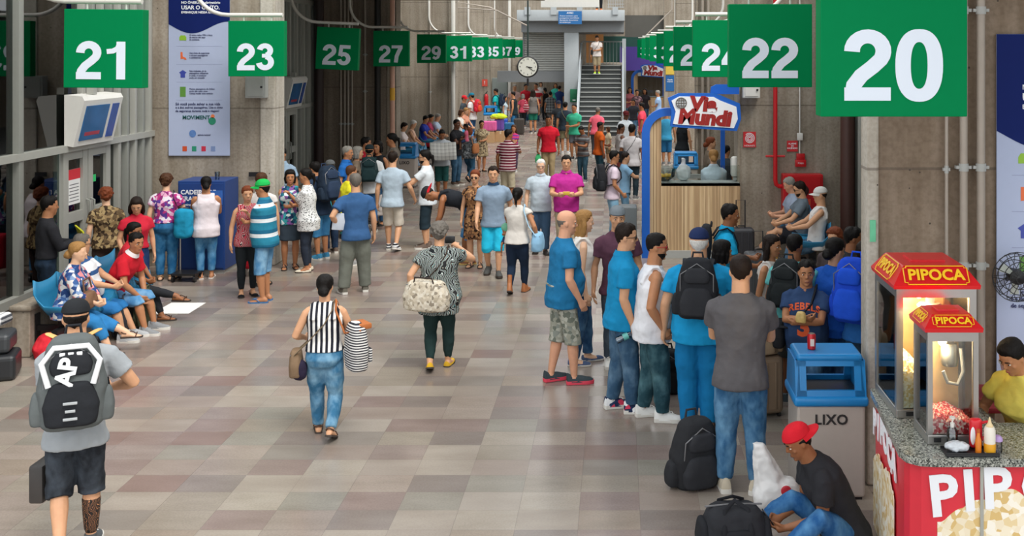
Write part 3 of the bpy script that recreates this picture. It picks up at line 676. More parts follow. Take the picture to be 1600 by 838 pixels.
    P['W'] = Matrix.Translation(loc) @ Matrix.Rotation(-math.radians(face), 4, 'Z')
    PEOPLE.append(P); return P
def foot_frame(an, yaw, pit): return Matrix.Translation(an) @ Matrix.Rotation(-yaw, 4, 'Z') @ Matrix.Rotation(-pit, 4, 'X')
def make_shoe(shoe, an, yaw, pit, H, fem, root, lod):
    kind, m = shoe[0], shoe[1]; F = foot_frame(an, yaw, pit); L = .150*H*(.95 if fem else 1); g = -.042*H
    sole_m = shoe[2] if len(shoe) > 2 else M('rubber_sole', 'd8d4cc', .7, var=.05)
    out = [(-.30, .09), (-.27, .145), (-.10, .16), (.12, .165), (.36, .205), (.55, .20), (.70, .15), (.77, .07)]
    sb = MB(); th = .020*H if kind in ('sneaker', 'clog') else .010*H
    rr = []
    for yy, wx in out: rr.append([F @ V((L*wx*a, L*yy, g+b*th)) for a, b in ((-1, 0), (1, 0), (1.03, .5), (1, 1), (-1, 1), (-1.03, .5))])
    sb.loft(rr)
    if kind in ('flip', 'sandal'):
        so = sb.build('flip_flop' if kind == 'flip' else 'sandal', sole_m if len(shoe) > 2 else m, root)
        st = MB(); top = g+th
        if kind == 'flip': st.tube([F @ V((-.20*L, .12*L, top+.01*L)), F @ V((-.15*L, .30*L, top+.14*L)), F @ V((0, .54*L, top+.13*L)), F @ V((.15*L, .30*L, top+.14*L)), F @ V((.20*L, .12*L, top+.01*L))], .026*L, 6)
        else: st.tube([F @ V((L*.16*math.sin(t*math.pi/5), -.10*L-L*.16*math.cos(t*math.pi/5+math.pi), g+(.34-.03*abs(t-5))*L)) for t in range(11)]+[F @ V((-.02*L, .20*L, g+.34*L)), F @ V((-.14*L, .34*L, g+.24*L)), F @ V((-.20*L, .44*L, top+.03*L)), F @ V((-.10*L, .48*L, top+.17*L)), F @ V((.10*L, .48*L, top+.17*L)), F @ V((.20*L, .44*L, top+.03*L))], .03*L, 6)
        st.build('strap', m, so); return
    ub = MB(); hi = {'sneaker': .34, 'flat': .20, 'boot': .9, 'clog': .26, 'shoe': .30}[kind]
    sec = [(-.29, .09, .30), (-.26, .145, .36), (-.10, .165, hi if kind != 'flat' else .24), (.10, .17, hi*.95 if kind != 'flat' else .12), (.30, .20, .23 if kind != 'flat' else .13), (.50, .195, .165), (.66, .15, .13), (.745, .08, .08)]
    if kind == 'flat': sec[0] = (-.29, .09, .20); sec[1] = (-.26, .145, .24)
    rr = []
    for yy, wx, hz in sec:
        rr.append([F @ V((L*wx*math.cos(t*math.pi/8), L*yy, g+th*.6+L*hz*math.sin(t*math.pi/8)**.8)) for t in range(9)])
    ub.loft(rr)
    if kind in ('sneaker', 'boot'): ub.tube([F @ V((0, -.06*L, g+.25*L)), F @ V((0, -.06*L, g+(.42 if kind == 'sneaker' else 1.1)*L))], [.155*L, .15*L], 12)
    o = ub.build({'boot': 'boot', 'clog': 'clog', 'flat': 'flat_shoe'}.get(kind, 'shoe'), m, root)
    sb.build('sole', sole_m, o)
    if kind == 'sneaker' and lod == 2:
        lc = MB(); zz_ = []
        for i in range(5): zz_.append(F @ V((.09*L*(-1)**i, (.14+.06*i)*L, g+th*.6+L*(.335-.028*i)))); zz_.append(F @ V((0, (.17+.06*i)*L, g+th*.6+L*(.355-.032*i))))
        lc.tube(zz_, .016*L, 5)
        lc.build('laces', shoe[3] if len(shoe) > 3 else M('laces', 'e8e6e0', .8, var=0), o)
# ---------------------------------------------------------------- platform signs
def ribbon(mb, pts, w, t, ox, oz, s, mats=None):
    P = [V((p[0], 0, p[1])) for p in pts]; L = []; R = []
    for i, p in enumerate(P):
        a = P[max(i-1, 0)]; b = P[min(i+1, len(P)-1)]; d = (b-a).normalized(); n = V((-d.z, 0, d.x)); L.append(p+n*w/2); R.append(p-n*w/2)
    for i in range(len(P)-1):
        q = [L[i], L[i+1], R[i+1], R[i]]; mb.prism([((v.x*s+ox), v.z*s+oz) for v in q], -t)
def arc(cx, cz, rx, rz, a0, a1, n=14): return [(cx+rx*math.cos(math.radians(a0+(a1-a0)*i/n)), cz+rz*math.sin(math.radians(a0+(a1-a0)*i/n))) for i in range(n+1)]
DIG = {'0': [(('ring', .3, .49, .295, .505, .105, .325), 0)],
 '1': [([(.385, 0), (.385, .98)], .205), ([(.06, .72), (.20, .735), (.31, .80), (.36, .92)], .13)],
 '2': [(arc(.30, .69, .195, .205, 182, -35)+[(.36, .47), (.22, .35), (.13, .22), (.105, .06)], .195), ([(.01, .092), (.585, .092)], .185)],
 '3': [(arc(.285, .725, .175, .175, 170, -75), .185), (arc(.285, .30, .20, .205, 82, -172), .19), ([(.19, .535), (.32, .535)], .14)],
 '4': [([(.435, 0), (.435, .98)], .19), ([(0, .295), (.61, .295)], .165), ([(.40, .93), (.07, .33)], .165)],
 '5': [([(.10, .895), (.56, .895)], .17), ([(.17, .93), (.125, .45)], .16), (arc(.285, .32, .20, .225, 140, -170), .19)],
 '6': [(arc(.30, .32, .195, .225, 0, 360, 24), .19), ([(.105, .33), (.12, .58), (.20, .80), (.34, .89), (.50, .78)], .19)],
 '7': [([(.02, .895), (.58, .895)], .175), ([(.50, .87), (.38, .62), (.28, .36), (.235, 0)], .20)],
 '8': [(arc(.30, .735, .17, .165, 0, 360, 22), .18), (arc(.30, .285, .20, .205, 0, 360, 24), .185)],
 '9': [(arc(.30, .66, .195, .225, 0, 360, 24), .19), ([(.495, .65), (.48, .40), (.40, .18), (.26, .09), (.10, .20)], .19)]}
GREEN = M('sign_green', '007d48', .6, 0, .04, spec=.06); NUMW = M('numeral_white', 'dfe7f2', .5, 0, 0); PIPEW = M('white_pipe', 'd6d3cb', .4, 0, .05)
SG = {'21': (-1, 'left'), '23': (-1, '')}
def gate_sign(num, px, d, side, w, tilt=0.0, zc=3.45, yaw=0.0):
    X = (px-VX)*d/FPX; r = empty('platform_sign', (X, d, zc)); r.rotation_euler = (0, math.radians(tilt), math.radians(yaw))
    tag(r, 'hanging square green sign with white number %s' % num, 'sign', 'green platform number signs')
    h = w/2; MB().b6(-h, h, 0, .16, -h, h, r=.006).build('box', GREEN, r, smooth=False)
    s = w*.49; pw = s*.715; x0 = -w*.345 if len(num) == 2 else 0
    for i, c in enumerate(num):
        mb = MB(); q = Matrix.Translation((x0+i*pw+(.0 if c != '1' else .01), 0, -w*.39)) @ Matrix.Diagonal((1.12, 1, 1, 1))
        for j, (pts, sw) in enumerate(DIG[c]):
            rb = MB()
            if pts[0] == 'ring':
                _, cx, cz, ra, rb_, ia, ib_ = pts; loop = lambda a_, b_, y_: [V(((cx+a_*math.copysign(abs(math.cos(t))**.85, math.cos(t)))*s, y_, (cz+b_*math.copysign(abs(math.sin(t))**.85, math.sin(t)))*s)) for t in [2*math.pi*q_/48 for q_ in range(48)]]
                rb.loft([loop(ra, rb_, 0), loop(ra, rb_, -.005), loop(ia, ib_, -.005), loop(ia, ib_, 0), loop(ra, rb_, 0)], cap=False)
            else: ribbon(rb, pts, sw, .004+.0012*j, 0, 0, s)
            mb.add([q @ V(p) for p in rb.v], rb.f)
        mb.build('numeral', NUMW, r, smooth=False)
    k = -1 if side == 'L' else 1
    zt = h+.09; R0 = .55
    pts = [(k*1.0, .08, 3.2)]+[(k*(1.0-R0+R0*math.cos(a)), .08, zt+R0-R0*math.sin(a)) for a in [i*math.pi/2/8 for i in range(9)]]+[(-k*h*.9, .08, zt)]
    MB().tube(pts, .032, 10).build('pipe_arm', PIPEW, r)
    for x in (-h*.5, h*.5): MB().tube([(x, .08, h-.01), (x, .08, zt)], .012, 6).build('hanger', PIPEW, r)
    return r
for num, px, d, t in (('21', 161, 11.75, .5), ('23', 400, 16.6, 0), ('25', 527, 21.9, 2.5), ('27', 611, 26.0, 0), ('29', 674, 32.1, 0), ('31', 717, 35.9, 0), ('33', 745, 40.6, 0), ('35', 769, 45.2, 0), ('37', 790, 49.0, 0), ('39', 804, 54, 0)): gate_sign(num, px, d, 'L', .85, t)
for num, px, d, t in (('20', 1397, 6.3, 0), ('22', 1204, 11.1, 0), ('24', 1127, 16.2, 0), ('26', 1087, 21, 0), ('28', 1065, 26, 0), ('30', 1049, 31, 0), ('32', 1035, 36, 0), ('34', 1026, 41, 0), ('36', 1018, 46, 0), ('38', 1010, 51, 0)): gate_sign(num, px, d, 'R', .85, t, 3.48 if d < 12 else 3.45)
# ---------------------------------------------------------------- posters, clock, boxes, pipes, notices
NAVY = M('navy_print', '16245f', .6, 0, .05, spec=.08); POSTER = M('poster_vinyl', 'aeb8d2', .6, 0, .03, spec=.08); INK = M('ink_navy', '2b2f5e', .6, 0, 0); PW = M('print_white', 'eef0f4', .6, 0, 0)
def poster(x, y, ztop, label):
    """x: left edge, y: wall plane"""
    w, h = .97, 2.85; r = empty('safety_poster', (x, y, ztop-h)); tag(r, label, 'poster')
    MB().b6(0, w, -.012, 0, 0, h).build('sheet', POSTER, r, smooth=False)
    top = [(0, h-.001), (0, h-.62)]+[(w*i/20, h-.80+.10*math.cos(i/20*5.2+1.2)-.02*i/20) for i in range(0, 21)]+[(w, h-.001)]
    MB().prism(top, -.003, Matrix.Translation((0, -.0122, 0))).build('header', NAVY, r, smooth=False)
    f = lambda bx, bz, t, sz, mt, bold=.0, al='LEFT': text(t, sz, mt, r, TF(bx, -.0165, bz), bold=bold, align=al)
    f(.20, h-.42, 'NO ÔNIBUS, é obrigatório', .055, PW, .001); f(.20, h-.50, 'USAR O CINTO.', .085, PW, .002); f(.20, h-.575, 'EMBARQUE NESSA IDEIA.', .05, PW, .001)
    lg = MB(); lg.prism(arc(.5, h-.14, .26, .16, 0, 360, 26)[:-1], -.003, Matrix.Translation((0, -.0152, 0))); lo = lg.build('round_logo', M('logo_olive', 'c9b037', .5, 0, .2, 30), r, smooth=False)
    MB().prism(arc(.5, h-.14, .20, .115, 0, 360, 26)[:-1], -.003, Matrix.Translation((0, -.0182, 0))).build('logo_centre', NAVY, lo, smooth=False); text('CINTO', .07, PW, lo, TF(.5, -.0225, h-.19), bold=.002)
    rows = [('O cinto reduz 70% o risco|de morte em caso|de acidente.', '8bb832'), ('Use cinto de segurança|e só para passageiros|e condutores.', 'e06a3a'), ('Nas rodovias, se os|passageiros utilizarem|o cinto, o condutor|pode ser autuado.', '3b48a0'), ('Muitos passageiros de ônibus|ainda não usam cinto.|Vamos mudar esse cenário.', '5d8f3c')]
    for i, (t, c) in enumerate(rows):
        z = h-.98-i*.285; mt = M('icon_'+c, c, .5, 0, 0)
        mb = MB()
        if i == 0: mb.prism([(.17, z-.04), (.28, z-.04), (.28, z+.01), (.26, z+.04), (.19, z+.04), (.17, z+.01)], -.003, Matrix.Translation((0, -.0122, 0)))
        elif i == 1: mb.prism([(.19, z+.06), (.22, z+.06), (.225, z-.01), (.27, z-.03), (.285, z-.06), (.26, z-.065), (.24, z-.045), (.19, z-.05)], -.003, Matrix.Translation((0, -.0122, 0)))
        elif i == 2: mb.prism([(.165, z+.02), (.225, z+.06), (.285, z+.02), (.26, z), (.26, z-.06), (.19, z-.06), (.19, z)], -.003, Matrix.Translation((0, -.0122, 0)))
        else: mb.prism([(.18, z-.08), (.27, z-.08), (.27, z+.08), (.18, z+.08)], -.003, Matrix.Translation((0, -.0122, 0)))
        mb.build('pictogram', mt, r, smooth=False)
        for k, ln in enumerate(t.split('|')): f(.33, z+.045-.036*k, ln, .034, INK)
        MB().b6(.12, .85, -.0135, -.012, z-.135, z-.131).build('rule', M('rule_grey', '8f95b5', .6, 0, 0), r, smooth=False)
    for k, ln in enumerate(('Só você pode salvar a sua vida', 'e a dos outros passageiros. Use o cinto', 'de segurança durante toda a viagem!')): f(.11, h-2.03-.055*k, ln, (.058, .047, .047)[k], INK, .0005)
    f(.22, h-2.245, 'MOVIMENT', .085, M('ink_teal', '205c5a', .6, 0, 0), .002)
    MB().prism(arc(.69, h-2.30, .06, .06, 0, 360, 18)[:-1], -.003, Matrix.Translation((0, -.0122, 0))).build('leaf_logo', M('leaf_teal', '2c8a6c', .5, 0, .2, 40), r, smooth=False); MB().prism(arc(.70, h-2.225, .032, .032, 0, 360, 14)[:-1], -.003, Matrix.Translation((0, -.0122, 0))).build('orange_dot', M('dot_orange', 'e8804e', .5, 0, 0), r, smooth=False)
    MB().prism(arc(.38, h-2.50, .055, .06, 0, 360, 18)[:-1], -.003, Matrix.Translation((0, -.0122, 0))).build('ring_logo', M('logo_mix', '5a7fb8', .5, 0, .3, 30), r, smooth=False)
    f(.46, h-2.52, 'agência nacional', .032, INK)
    for i, c in enumerate(('c8502a', '2b8f6f', 'c8324a', '7d90b8')): MB().b6(.22+i*.15, .29+i*.15, -.015, -.012, h-2.78, h-2.70).build('small_logo', M('logo_'+c, c, .5, 0, .1), r, smooth=False)
    return r
poster(-7.125, 17.28, 4.60, 'tall pale blue safety poster between signs 21 and 23 on the left wall')
poster(2.985, 8.58, 3.565, 'tall pale blue safety poster cut by the right edge, above the vendor')
ck = empty('hanging_clock', (-3.30, 40, 2.78)); tag(ck, 'round white clock with black rim hanging from a pole', 'clock')
MB().lathe((0, 0, 0), [(.0, -.06), (.37, -.06), (.40, -.03), (.40, .03), (.37, .06), (.0, .06)], 32, Matrix.Rotation(math.pi/2, 3, 'X')).build('case', BLACKP, ck)
MB().lathe((0, -.062, 0), [(.0, 0), (.345, 0), (.345, .008), (0, .008)], 32, Matrix.Rotation(math.pi/2, 3, 'X')).build('dial', M('dial', 'dcdcd0', .5, var=0), ck)
for i in range(12):
    a = math.radians(90-30*(i+1)); text(str(i+1), .085, BLACKP, ck, TF(.28*math.cos(a), -.074, .28*math.sin(a)), 'numeral', bold=.001)
for a, L_, w in ((3+20/60, .17, .03), (4.15, .27, .02)):
    an = math.radians(90-30*a); MB().tube([(-.05*math.cos(an), -.078, -.05*math.sin(an)), (L_*math.cos(an), -.078, L_*math.sin(an))], w/2, 6).build('hand', BLACKP, ck)
MB().tube([(0, 0, .40), (0, 0, 6.2)], .035).build('pole', M('pole_green', '22302c', .5, var=0), ck); MB().tube([(0, 0, -.42), (0, 0, -.70)], .04).build('finial', BLACKP, ck)
bs = empty('notice_board', (-2.0, 45.85, 4.75)); tag(bs, 'blue notice with white lettering on the footbridge beam', 'sign')
MB().b6(-.49, .49, -.04, .02, -.27, .28).build('board', M('notice_blue', '2467a3', .5, var=.03), bs, smooth=False)
text('AVISO', .10, PW, bs, TF(0, -.045, .20), bold=.002)
for k, t in enumerate(('Acesso exclusivo para', 'passageiros com bilhete.', 'Apresente documento', 'no embarque.')): text(t, .085, PW, bs, TF(-.44, -.045, .08-.09*k), align='LEFT')
def monitor(y, x=-7.40, label=''):
    r = empty('departure_monitor', (x, y, 2.13)); tag(r, label, 'monitor'); D = .62
    prof = [(0, 0.02), (.12, 0), (.27, .62), (.24, .68), (0, .70)]
    W_ = 1.14; m = MB(); m.loft([[V((p[0], yy, p[1])) for p in prof] for yy in (0, W_)]); m.build('housing', WHITEP, r, smooth=False)
    fx = lambda t, o: (.12+.15*t+o*.97, .62*t-o*.23)
    def face(a, b, t0, t1, o): 
        return [V((*[fx(t0, o)[0]], a, fx(t0, o)[1])), V((fx(t0, o)[0], b, fx(t0, o)[1])), V((fx(t1, o)[0], b, fx(t1, o)[1])), V((fx(t1, o)[0], a, fx(t1, o)[1]))]
    for (a, b, nm, c) in ((.10, .76, 'screen', '235f94'), (.86, 1.05, 'side_panel', '33519a')):
        s_ = MB(); s_.loft([face(a, b, .12, .88, -.01), face(a, b, .12, .88, .012)]); s_.build(nm, M(nm+c, c, .15, 0, .35, 3), r, smooth=False)
    s_ = MB(); s_.loft([face(.20, .66, .22, .30, .010), face(.20, .60, .22, .30, .014)]); s_.build('screen_text', M('screen_red', 'a8384a', .3, 0, .1), r, smooth=False)
    MB().b6(.1, .2, .4, .5, .69, .78).build('bracket', ALU, r)
monitor(14.55, label='white departure monitor above the glass door under sign 21'); monitor(23.9, label='white departure monitor in the recess below sign 25')
def wallbox(name, x0, x1, y, z0, z1, mat, label, cat, depth=.16, door=True):
    r = empty(name, ((x0+x1)/2, y, z0)); tag(r, label, cat); w = x1-x0
    MB().b6(-w/2, w/2, -depth, 0, 0, z1-z0, r=.01).build('body', mat, r, smooth=False)
    if door: MB().b6(-w/2+.03, w/2-.03, -depth-.012, -depth, .03, z1-z0-.03, r=.004).build('door', mat, r, smooth=False); MB().lathe((w*.32, -depth-.012, (z1-z0)*.5), [(0, 0), (.018, 0), (.018, .015), (0, .015)], 10, Matrix.Rotation(math.pi/2, 3, 'X')).build('lock', BLACKP, r)
    return r
wallbox('junction_box', -5.86, -5.54, 17.27, 2.67, 3.02, GREYP, 'grey metal box on the pilaster under sign 23', 'electrical box')
wallbox('junction_box', 2.08, 2.36, 18.17, 2.63, 2.90, WHITEP, 'grey metal box on the right wall under sign 22', 'electrical box')
wallbox('electrical_cabinet', -6.40, -5.62, 55.78, .37, 1.95, M('cabinet_green', '7f8783', .5, var=.05), 'tall grey electrical cabinet behind the far litter bin', 'cabinet', .3)
def pipe(x, y, r, z0, z1, mat, label, name='conduit', clamps=(), group=None, horiz=None):
    o = empty(name, (x, y, z0)); tag(o, label, 'pipe', group); MB().tube([(0, 0, 0), (0, 0, z1-z0)], r, 12).build('tube', mat, o)
    for z in clamps: MB().tube([(0, 0, z-z0-.03), (0, 0, z-z0+.03)], r*1.22, 12).build('clamp', GREYP, o); MB().b6(-r*1.9, r*1.9, -.01, r+.01, z-z0-.012, z-z0+.012).build('bracket', GREYP, o)
    return o
CON = M('zinc_conduit', 'a59a8e', .5, .2, .08)
pipe(2.585, 8.55, .014, 0, 9, CON, 'thin conduit on the right wall, left of two thick pipes', clamps=(2.5,))
pipe(2.71, 8.52, .031, 0, 9, CON, 'thick grey pipe beside the thin conduit above the popcorn machine', clamps=(2.52, 1.75, 3.75)); pipe(2.845, 8.52, .033, 0, 9, CON, 'thick grey pipe nearest the poster at right', clamps=(2.52, 1.75, 3.75))
for px in (532, 538, 543.5, 549.5): pipe((px-VX)*26.7/FPX, 26.74, .025, 0, 4.9, CON, 'one of four slim parallel conduits on the dark second wall', group='parallel conduits on the second wall', clamps=(3.2, 1.6))
pipe((570-VX)*26.7/FPX, 26.74, .03, 0, 4.9, CON, 'single conduit between the four slim ones and the black pipe', clamps=(3.3, 2.4))
pipe((590-VX)*26.7/FPX, 26.7, .075, 0, 4.9, M('black_pipe', '17130f', .5, var=.05), 'thick black pipe on the dark second wall', 'drain_pipe')
pipe((498-VX)*26.2/FPX, 26.2, .12, 0, 4.9, M('maroon_pipe', '2b1a17', .5, var=.1), 'dark maroon drain pipe in the recess corner', 'drain_pipe')
o = pipe((613-VX)*26.3/FPX, 26.3, .06, 0, 9, M('pink_pipe', 'cfa08a', .5, var=.06), 'pale pink pipe at the end of the second wall', 'drain_pipe'); MB().tube([(0, 0, 2.2), (0, 0, 2.5)], .064, 12).build('yellow_band', M('yellow_tape', 'e0a830', .5, var=0), o)
pipe((672-VX)*36.4/FPX, 36.42, .03, 0, 9, CON, 'brown conduit on the third wall behind the seated pair', clamps=(3, 2)); pipe((708-VX)*36.2/FPX, 36.2, .07, 0, 9, PIPEW, 'white pipe at the end of the third wall', 'drain_pipe'); pipe((733-VX)*46/FPX, 46.1, .03, 0, 9, CON, 'conduit on the fourth wall beside the red extinguisher sign')
pipe((796-VX)*55.3/FPX, 55.3, .07, 0, 9, PIPEW, 'white pipe between the far cabinet and the clock', 'drain_pipe')
for px, y in ((1313, 17.6), ): pipe((px-VX)*y/FPX+.12, y, .12, 0, 9, M('maroon_pipe2', '4a2f28', .5, var=.12), 'thick brown drain pipe in the right recess', 'drain_pipe')
for px in (1098, 1107): pipe((px-VX)*27.6/FPX, 27.7, .04, 0, 9, CON, 'one of two conduits behind the kiosk', group='conduits behind the kiosk')
# fire point on the right wall
RP = M('hydrant_red', 'c41a22', .35, 0, .05)
hp = empty('fire_pipe', (2.62, 18.08, 1.16)); tag(hp, 'red fire water pipe running down to the hose cabinet', 'pipe')
MB().tube([(0, 0, 7), (0, 0, .10), (.015, 0, .03), (.06, 0, 0), (.16, 0, 0)], .036, 14).build('tube', RP, hp)
for z in (.5,): MB().tube([(-.16, 0, z), (.16, 0, z)], .018).build('bracket', RP, hp)
hb_ = empty('hose_cabinet', (3.05, 18.19, .45)); tag(hb_, 'red fire hose cabinet behind the men on the right bench', 'cabinet')
MB().b6(-.32, .34, -.25, 0, 0, .92, r=.012).build('body', RP, hb_, smooth=False); MB().b6(-.28, .30, -.265, -.25, .03, .89, r=.004).build('door', REDP, hb_, smooth=False)
MB().lathe((.0, -.262, .66), [(0, 0), (.10, 0), (.10, .012), (0, .012)], 20, Matrix.Rotation(math.pi/2, 3, 'X')).build('round_window', M('dark_glass', '3a1a1a', .1, var=0), hb_); MB().b6(-.09, .13, -.268, -.265, .40, .52).build('label_plate', M('label_orange', 'e25a3a', .5, var=0), hb_, smooth=False)
def plate(name, x0, x1, y, z0, z1, mat, label, body=None, bs_=.05, col=None, cat='sign'):
    r = empty(name, ((x0+x1)/2, y, (z0+z1)/2)); tag(r, label, cat); w, h = x1-x0, z1-z0
    MB().b6(-w/2, w/2, -.012, 0, -h/2, h/2).build('plate', mat, r, smooth=False)
    if body:
        for i, t in enumerate(body.split('|')): text(t, bs_, col or PW, r, TF(0, -.014, h*.22-bs_*1.05*i if '|' in body else 0), bold=bs_*.02)
    return r
p_ = plate('hose_sign', 2.10, 2.31, 18.19, 1.80, 2.06, M('sign_red', 'cc2b30', .5, var=0), 'square red sign with white hose spiral on the right wall')
sp = []
for i in range(60): a = i*.36; r_ = .012+.0013*i; sp.append((r_*math.cos(a), -.014, .02+r_*math.sin(a)))
MB().tube(sp, .006, 5).build('spiral', PW, p_); text('HIDRANTE', .036, PW, p_, TF(0, -.014, -.105))
plate('fire_notice', 2.83, 3.01, 18.19, 1.73, 1.91, M('sign_red', 'cc2b30', .5, var=0), 'small red and white notice left of the alarm button', 'ALARME|DE|INCÊNDIO', .036)
cp = empty('alarm_call_point', (3.05, 18.17, 1.48)); tag(cp, 'red fire alarm call point under the white junction', 'alarm'); MB().b6(-.09, .09, -.06, 0, 0, .12, r=.008).build('box', RP, cp); MB().b6(-.07, .07, -.05, 0, .12, .22, r=.008).build('siren', REDP, cp); text('FOGO', .035, PW, cp, TF(0, -.062, .06))
o = pipe(3.04, 18.16, .012, 1.70, 9, WHITEP, 'thin white conduit above the fire alarm call point'); MB().b6(-.045, .045, -.05, .02, .22, .34, r=.008).build('junction', WHITEP, o)
plate('extinguisher_sign', -5.75, -5.52, 46.15, 1.85, 2.15, M('sign_red2', 'd8503f', .5, var=0), 'far red extinguisher sign on the fourth wall', '!', .2)
def extinguisher(loc, label):
    r = empty('fire_extinguisher', loc); tag(r, label, 'fire extinguisher'); MB().lathe((0, 0, 0), [(0, 0), (.075, 0), (.085, .03), (.085, .42), (.06, .50), (.03, .53), (0, .53)], 18).build('cylinder', RP, r)
    MB().tube([(0, 0, .52), (0, 0, .6), (.05, -.02, .62)], .018).build('valve', BLACKP, r); MB().tube([(0, -.02, .58), (-.1, -.02, .5), (-.1, -.02, .2)], .012).build('hose', BLACKP, r)
extinguisher((-5.56, 46.07, 1.0), 'red extinguisher mounted beside the far litter bin'); extinguisher((2.05, 27.67, 1.45), 'red extinguisher seen through the kiosk window')
# ---------------------------------------------------------------- kiosk
def kiosk(x0, y, dpt, label, s=1.0, detail=True):
    r = empty('snack_kiosk', (x0, y, 0)); tag(r, label, 'kiosk'); BL = M('kiosk_blue', '1560c0', .4, 0, .05)
    wm, nt, b = nodemat('wood_slats'); b.inputs['Roughness'].default_value = .55
    o = coords(nt); sep = N(nt, 'ShaderNodeSeparateXYZ'); nt.links.new(o, sep.inputs[0]); fx = math_(nt, 'FLOOR', math_(nt, 'MULTIPLY', sep.outputs[0], 44)); wn = N(nt, 'ShaderNodeTexWhiteNoise', noise_dimensions='1D'); nt.links.new(fx, wn.inputs['W'])
    c_ = ramp(nt, wn.outputs['Value'], [(0, 'bb9c76'), (.25, 'cfb088'), (.45, 'e0c59c'), (.65, 'b0916c'), (.8, 'd4b68c')]); g_ = noise_(nt, coords(nt, (60, 60, 2)), 1.0, 5)
    nt.links.new(mixc(nt, .5, c_, ramp(nt, g_, [(.3, 'b8aa98'), (.7, 'ffffff')], 'LINEAR'), 'MULTIPLY'), b.inputs['Base Color'])
    W_ = 1.62*s
    MB().b6(.13, W_, 0, .08, .12, 1.22).build('front_panel', wm, r, smooth=False); MB().b6(.13, .32, .0, .08, 1.22, 2.36).build('side_panel', wm, r, smooth=False)
    MB().b6(.05, W_, -.04, dpt, 0, .12).build('plinth', GREYP, r, smooth=False)
    po = [(0, 0), (0, 2.05)]+[(.42-.42*math.cos(a), 2.05+.42*math.sin(a)) for a in [i*math.pi/2/10 for i in range(1, 11)]]+[(W_, 2.47), (W_, 2.34), (.42, 2.34)]+[(.42-.29*math.cos(a), 2.05+.29*math.sin(a)) for a in [math.pi/2-i*math.pi/2/10 for i in range(1, 11)]]+[(.13, 0)]
    MB().prism(po, .16, Matrix.Translation((0, -.05, 0))).build('arch_frame', BL, r, smooth=False)
    MB().b6(.32, W_, -.0, .5, 1.18, 1.22).build('counter', M('counter_grey', '9aa09e', .4, var=.05), r, smooth=False); MB().b6(.32, W_, .02, .03, 1.22, 1.52).build('glass_screen', CLEAR, r)
    for yy in (dpt-.08,): MB().b6(W_-.08, W_, yy, yy+.08, 0, 2.4).build('post', BL, r)
    MB().b6(0, W_, dpt-.06, dpt, 1.0, 1.08).build('rear_counter', GREYP, r)
    sgn = MB().prism([(.46, 2.18), (.62, 2.16), (1.55, 2.10), (1.62, 2.30), (1.60, 2.55), (1.30, 2.68), (1.18, 2.72), (.60, 2.72), (.42, 2.64), (.48, 2.42)], .08, Matrix.Translation((0, -.16, 0)) @ Matrix.Scale(1, 4)).build('sign_board', BL, r, smooth=False)
    MB().prism([(.505, 2.22), (.62, 2.205), (1.50, 2.15), (1.565, 2.30), (1.54, 2.50), (1.28, 2.60), (1.17, 2.66), (.61, 2.67), (.48, 2.60), (.55, 2.42)], .012, Matrix.Translation((0, -.172, 0))).build('sign_face', PW, sgn, smooth=False)
    MB().prism([(1.12, 2.70), (1.14, 2.82), (1.22, 2.86), (1.55, 2.86), (1.60, 2.82), (1.60, 2.70)], .05, Matrix.Translation((0, -.05, 0))).build('back_plate', BL, r, smooth=False)
    RL = M('letter_red', '9c1f1c', .5, var=0)
    text('Via', .32, RL, sgn, TF(1.0, -.176, 2.535) @ Matrix.Rotation(-.03, 4, 'Z'), bold=.019, shear=.08, sx=1.06); text('Mundi', .33, RL, sgn, TF(1.02, -.176, 2.315) @ Matrix.Rotation(-.06, 4, 'Z'), bold=.019, shear=.10, sx=1.04)
    gl = MB(); c0 = (.64, 2.56)
    MB().tube([(c0[0]+.085*math.cos(i*.3142), -.18, c0[1]+.085*math.sin(i*.3142)) for i in range(21)], .008, 5).build('globe_ring', M('globe_grey', '6a645e', .5, var=0), sgn)
    for k in (-.5, 0, .5): MB().tube([(c0[0]+.085*k*math.cos(t), -.18, c0[1]+.085*math.sin(t)) for t in [-1.57+i*.314 for i in range(11)]], .006, 5).build('meridian', M('globe_grey', '6a645e', .5, var=0), sgn)
    for k in (-.5, 0, .5): MB().tube([(c0[0]-.08*math.cos(k*1.1), -.18, c0[1]+.08*k), (c0[0]+.08*math.cos(k*1.1), -.18, c0[1]+.08*k)], .006, 5).build('parallel', M('globe_grey', '6a645e', .5, var=0), sgn)
    return r
kiosk(.40, 17.95, 2.6, 'near snack kiosk with wood slat front and blue arch, red lettered sign'); kiosk(.62, 50.5, 1.6, 'far snack kiosk with the same red lettered sign, right of the stairs')
sp_ = empty('soap_dispenser', (2.0, 18.3, 1.24)); tag(sp_, 'white dispenser at the right end of the kiosk window', 'dispenser'); MB().b6(-.10, .05, -.06, .06, .05, .40, r=.05).build('body', WHITEP, sp_); MB().b6(-.06, .02, -.05, .05, 0, .05).build('nozzle', GREYP, sp_)
bg_ = MB().ell((1.11, 18.35, 1.36), (.13, .09, .15)).tube([(1.10, 18.35, 1.45), (1.11, 18.35, 1.60)], .04).build('plastic_bag', M('white_film', 'dfe4e8', .35, var=.08), voxel=.02, disp=.05, dscale=.06); tag(bg_, 'white plastic bag on the kiosk counter', 'bag')
jr = empty('fruit_bowl', (.80, 18.32, 1.22)); tag(jr, 'glass bowl of yellow fruit on the kiosk counter', 'bowl'); MB().lathe((0, 0, 0), [(.06, 0), (.16, .08), (.18, .2), (.17, .2), (.15, .08), (.05, .012)], 18).build('bowl', CLEAR, jr)
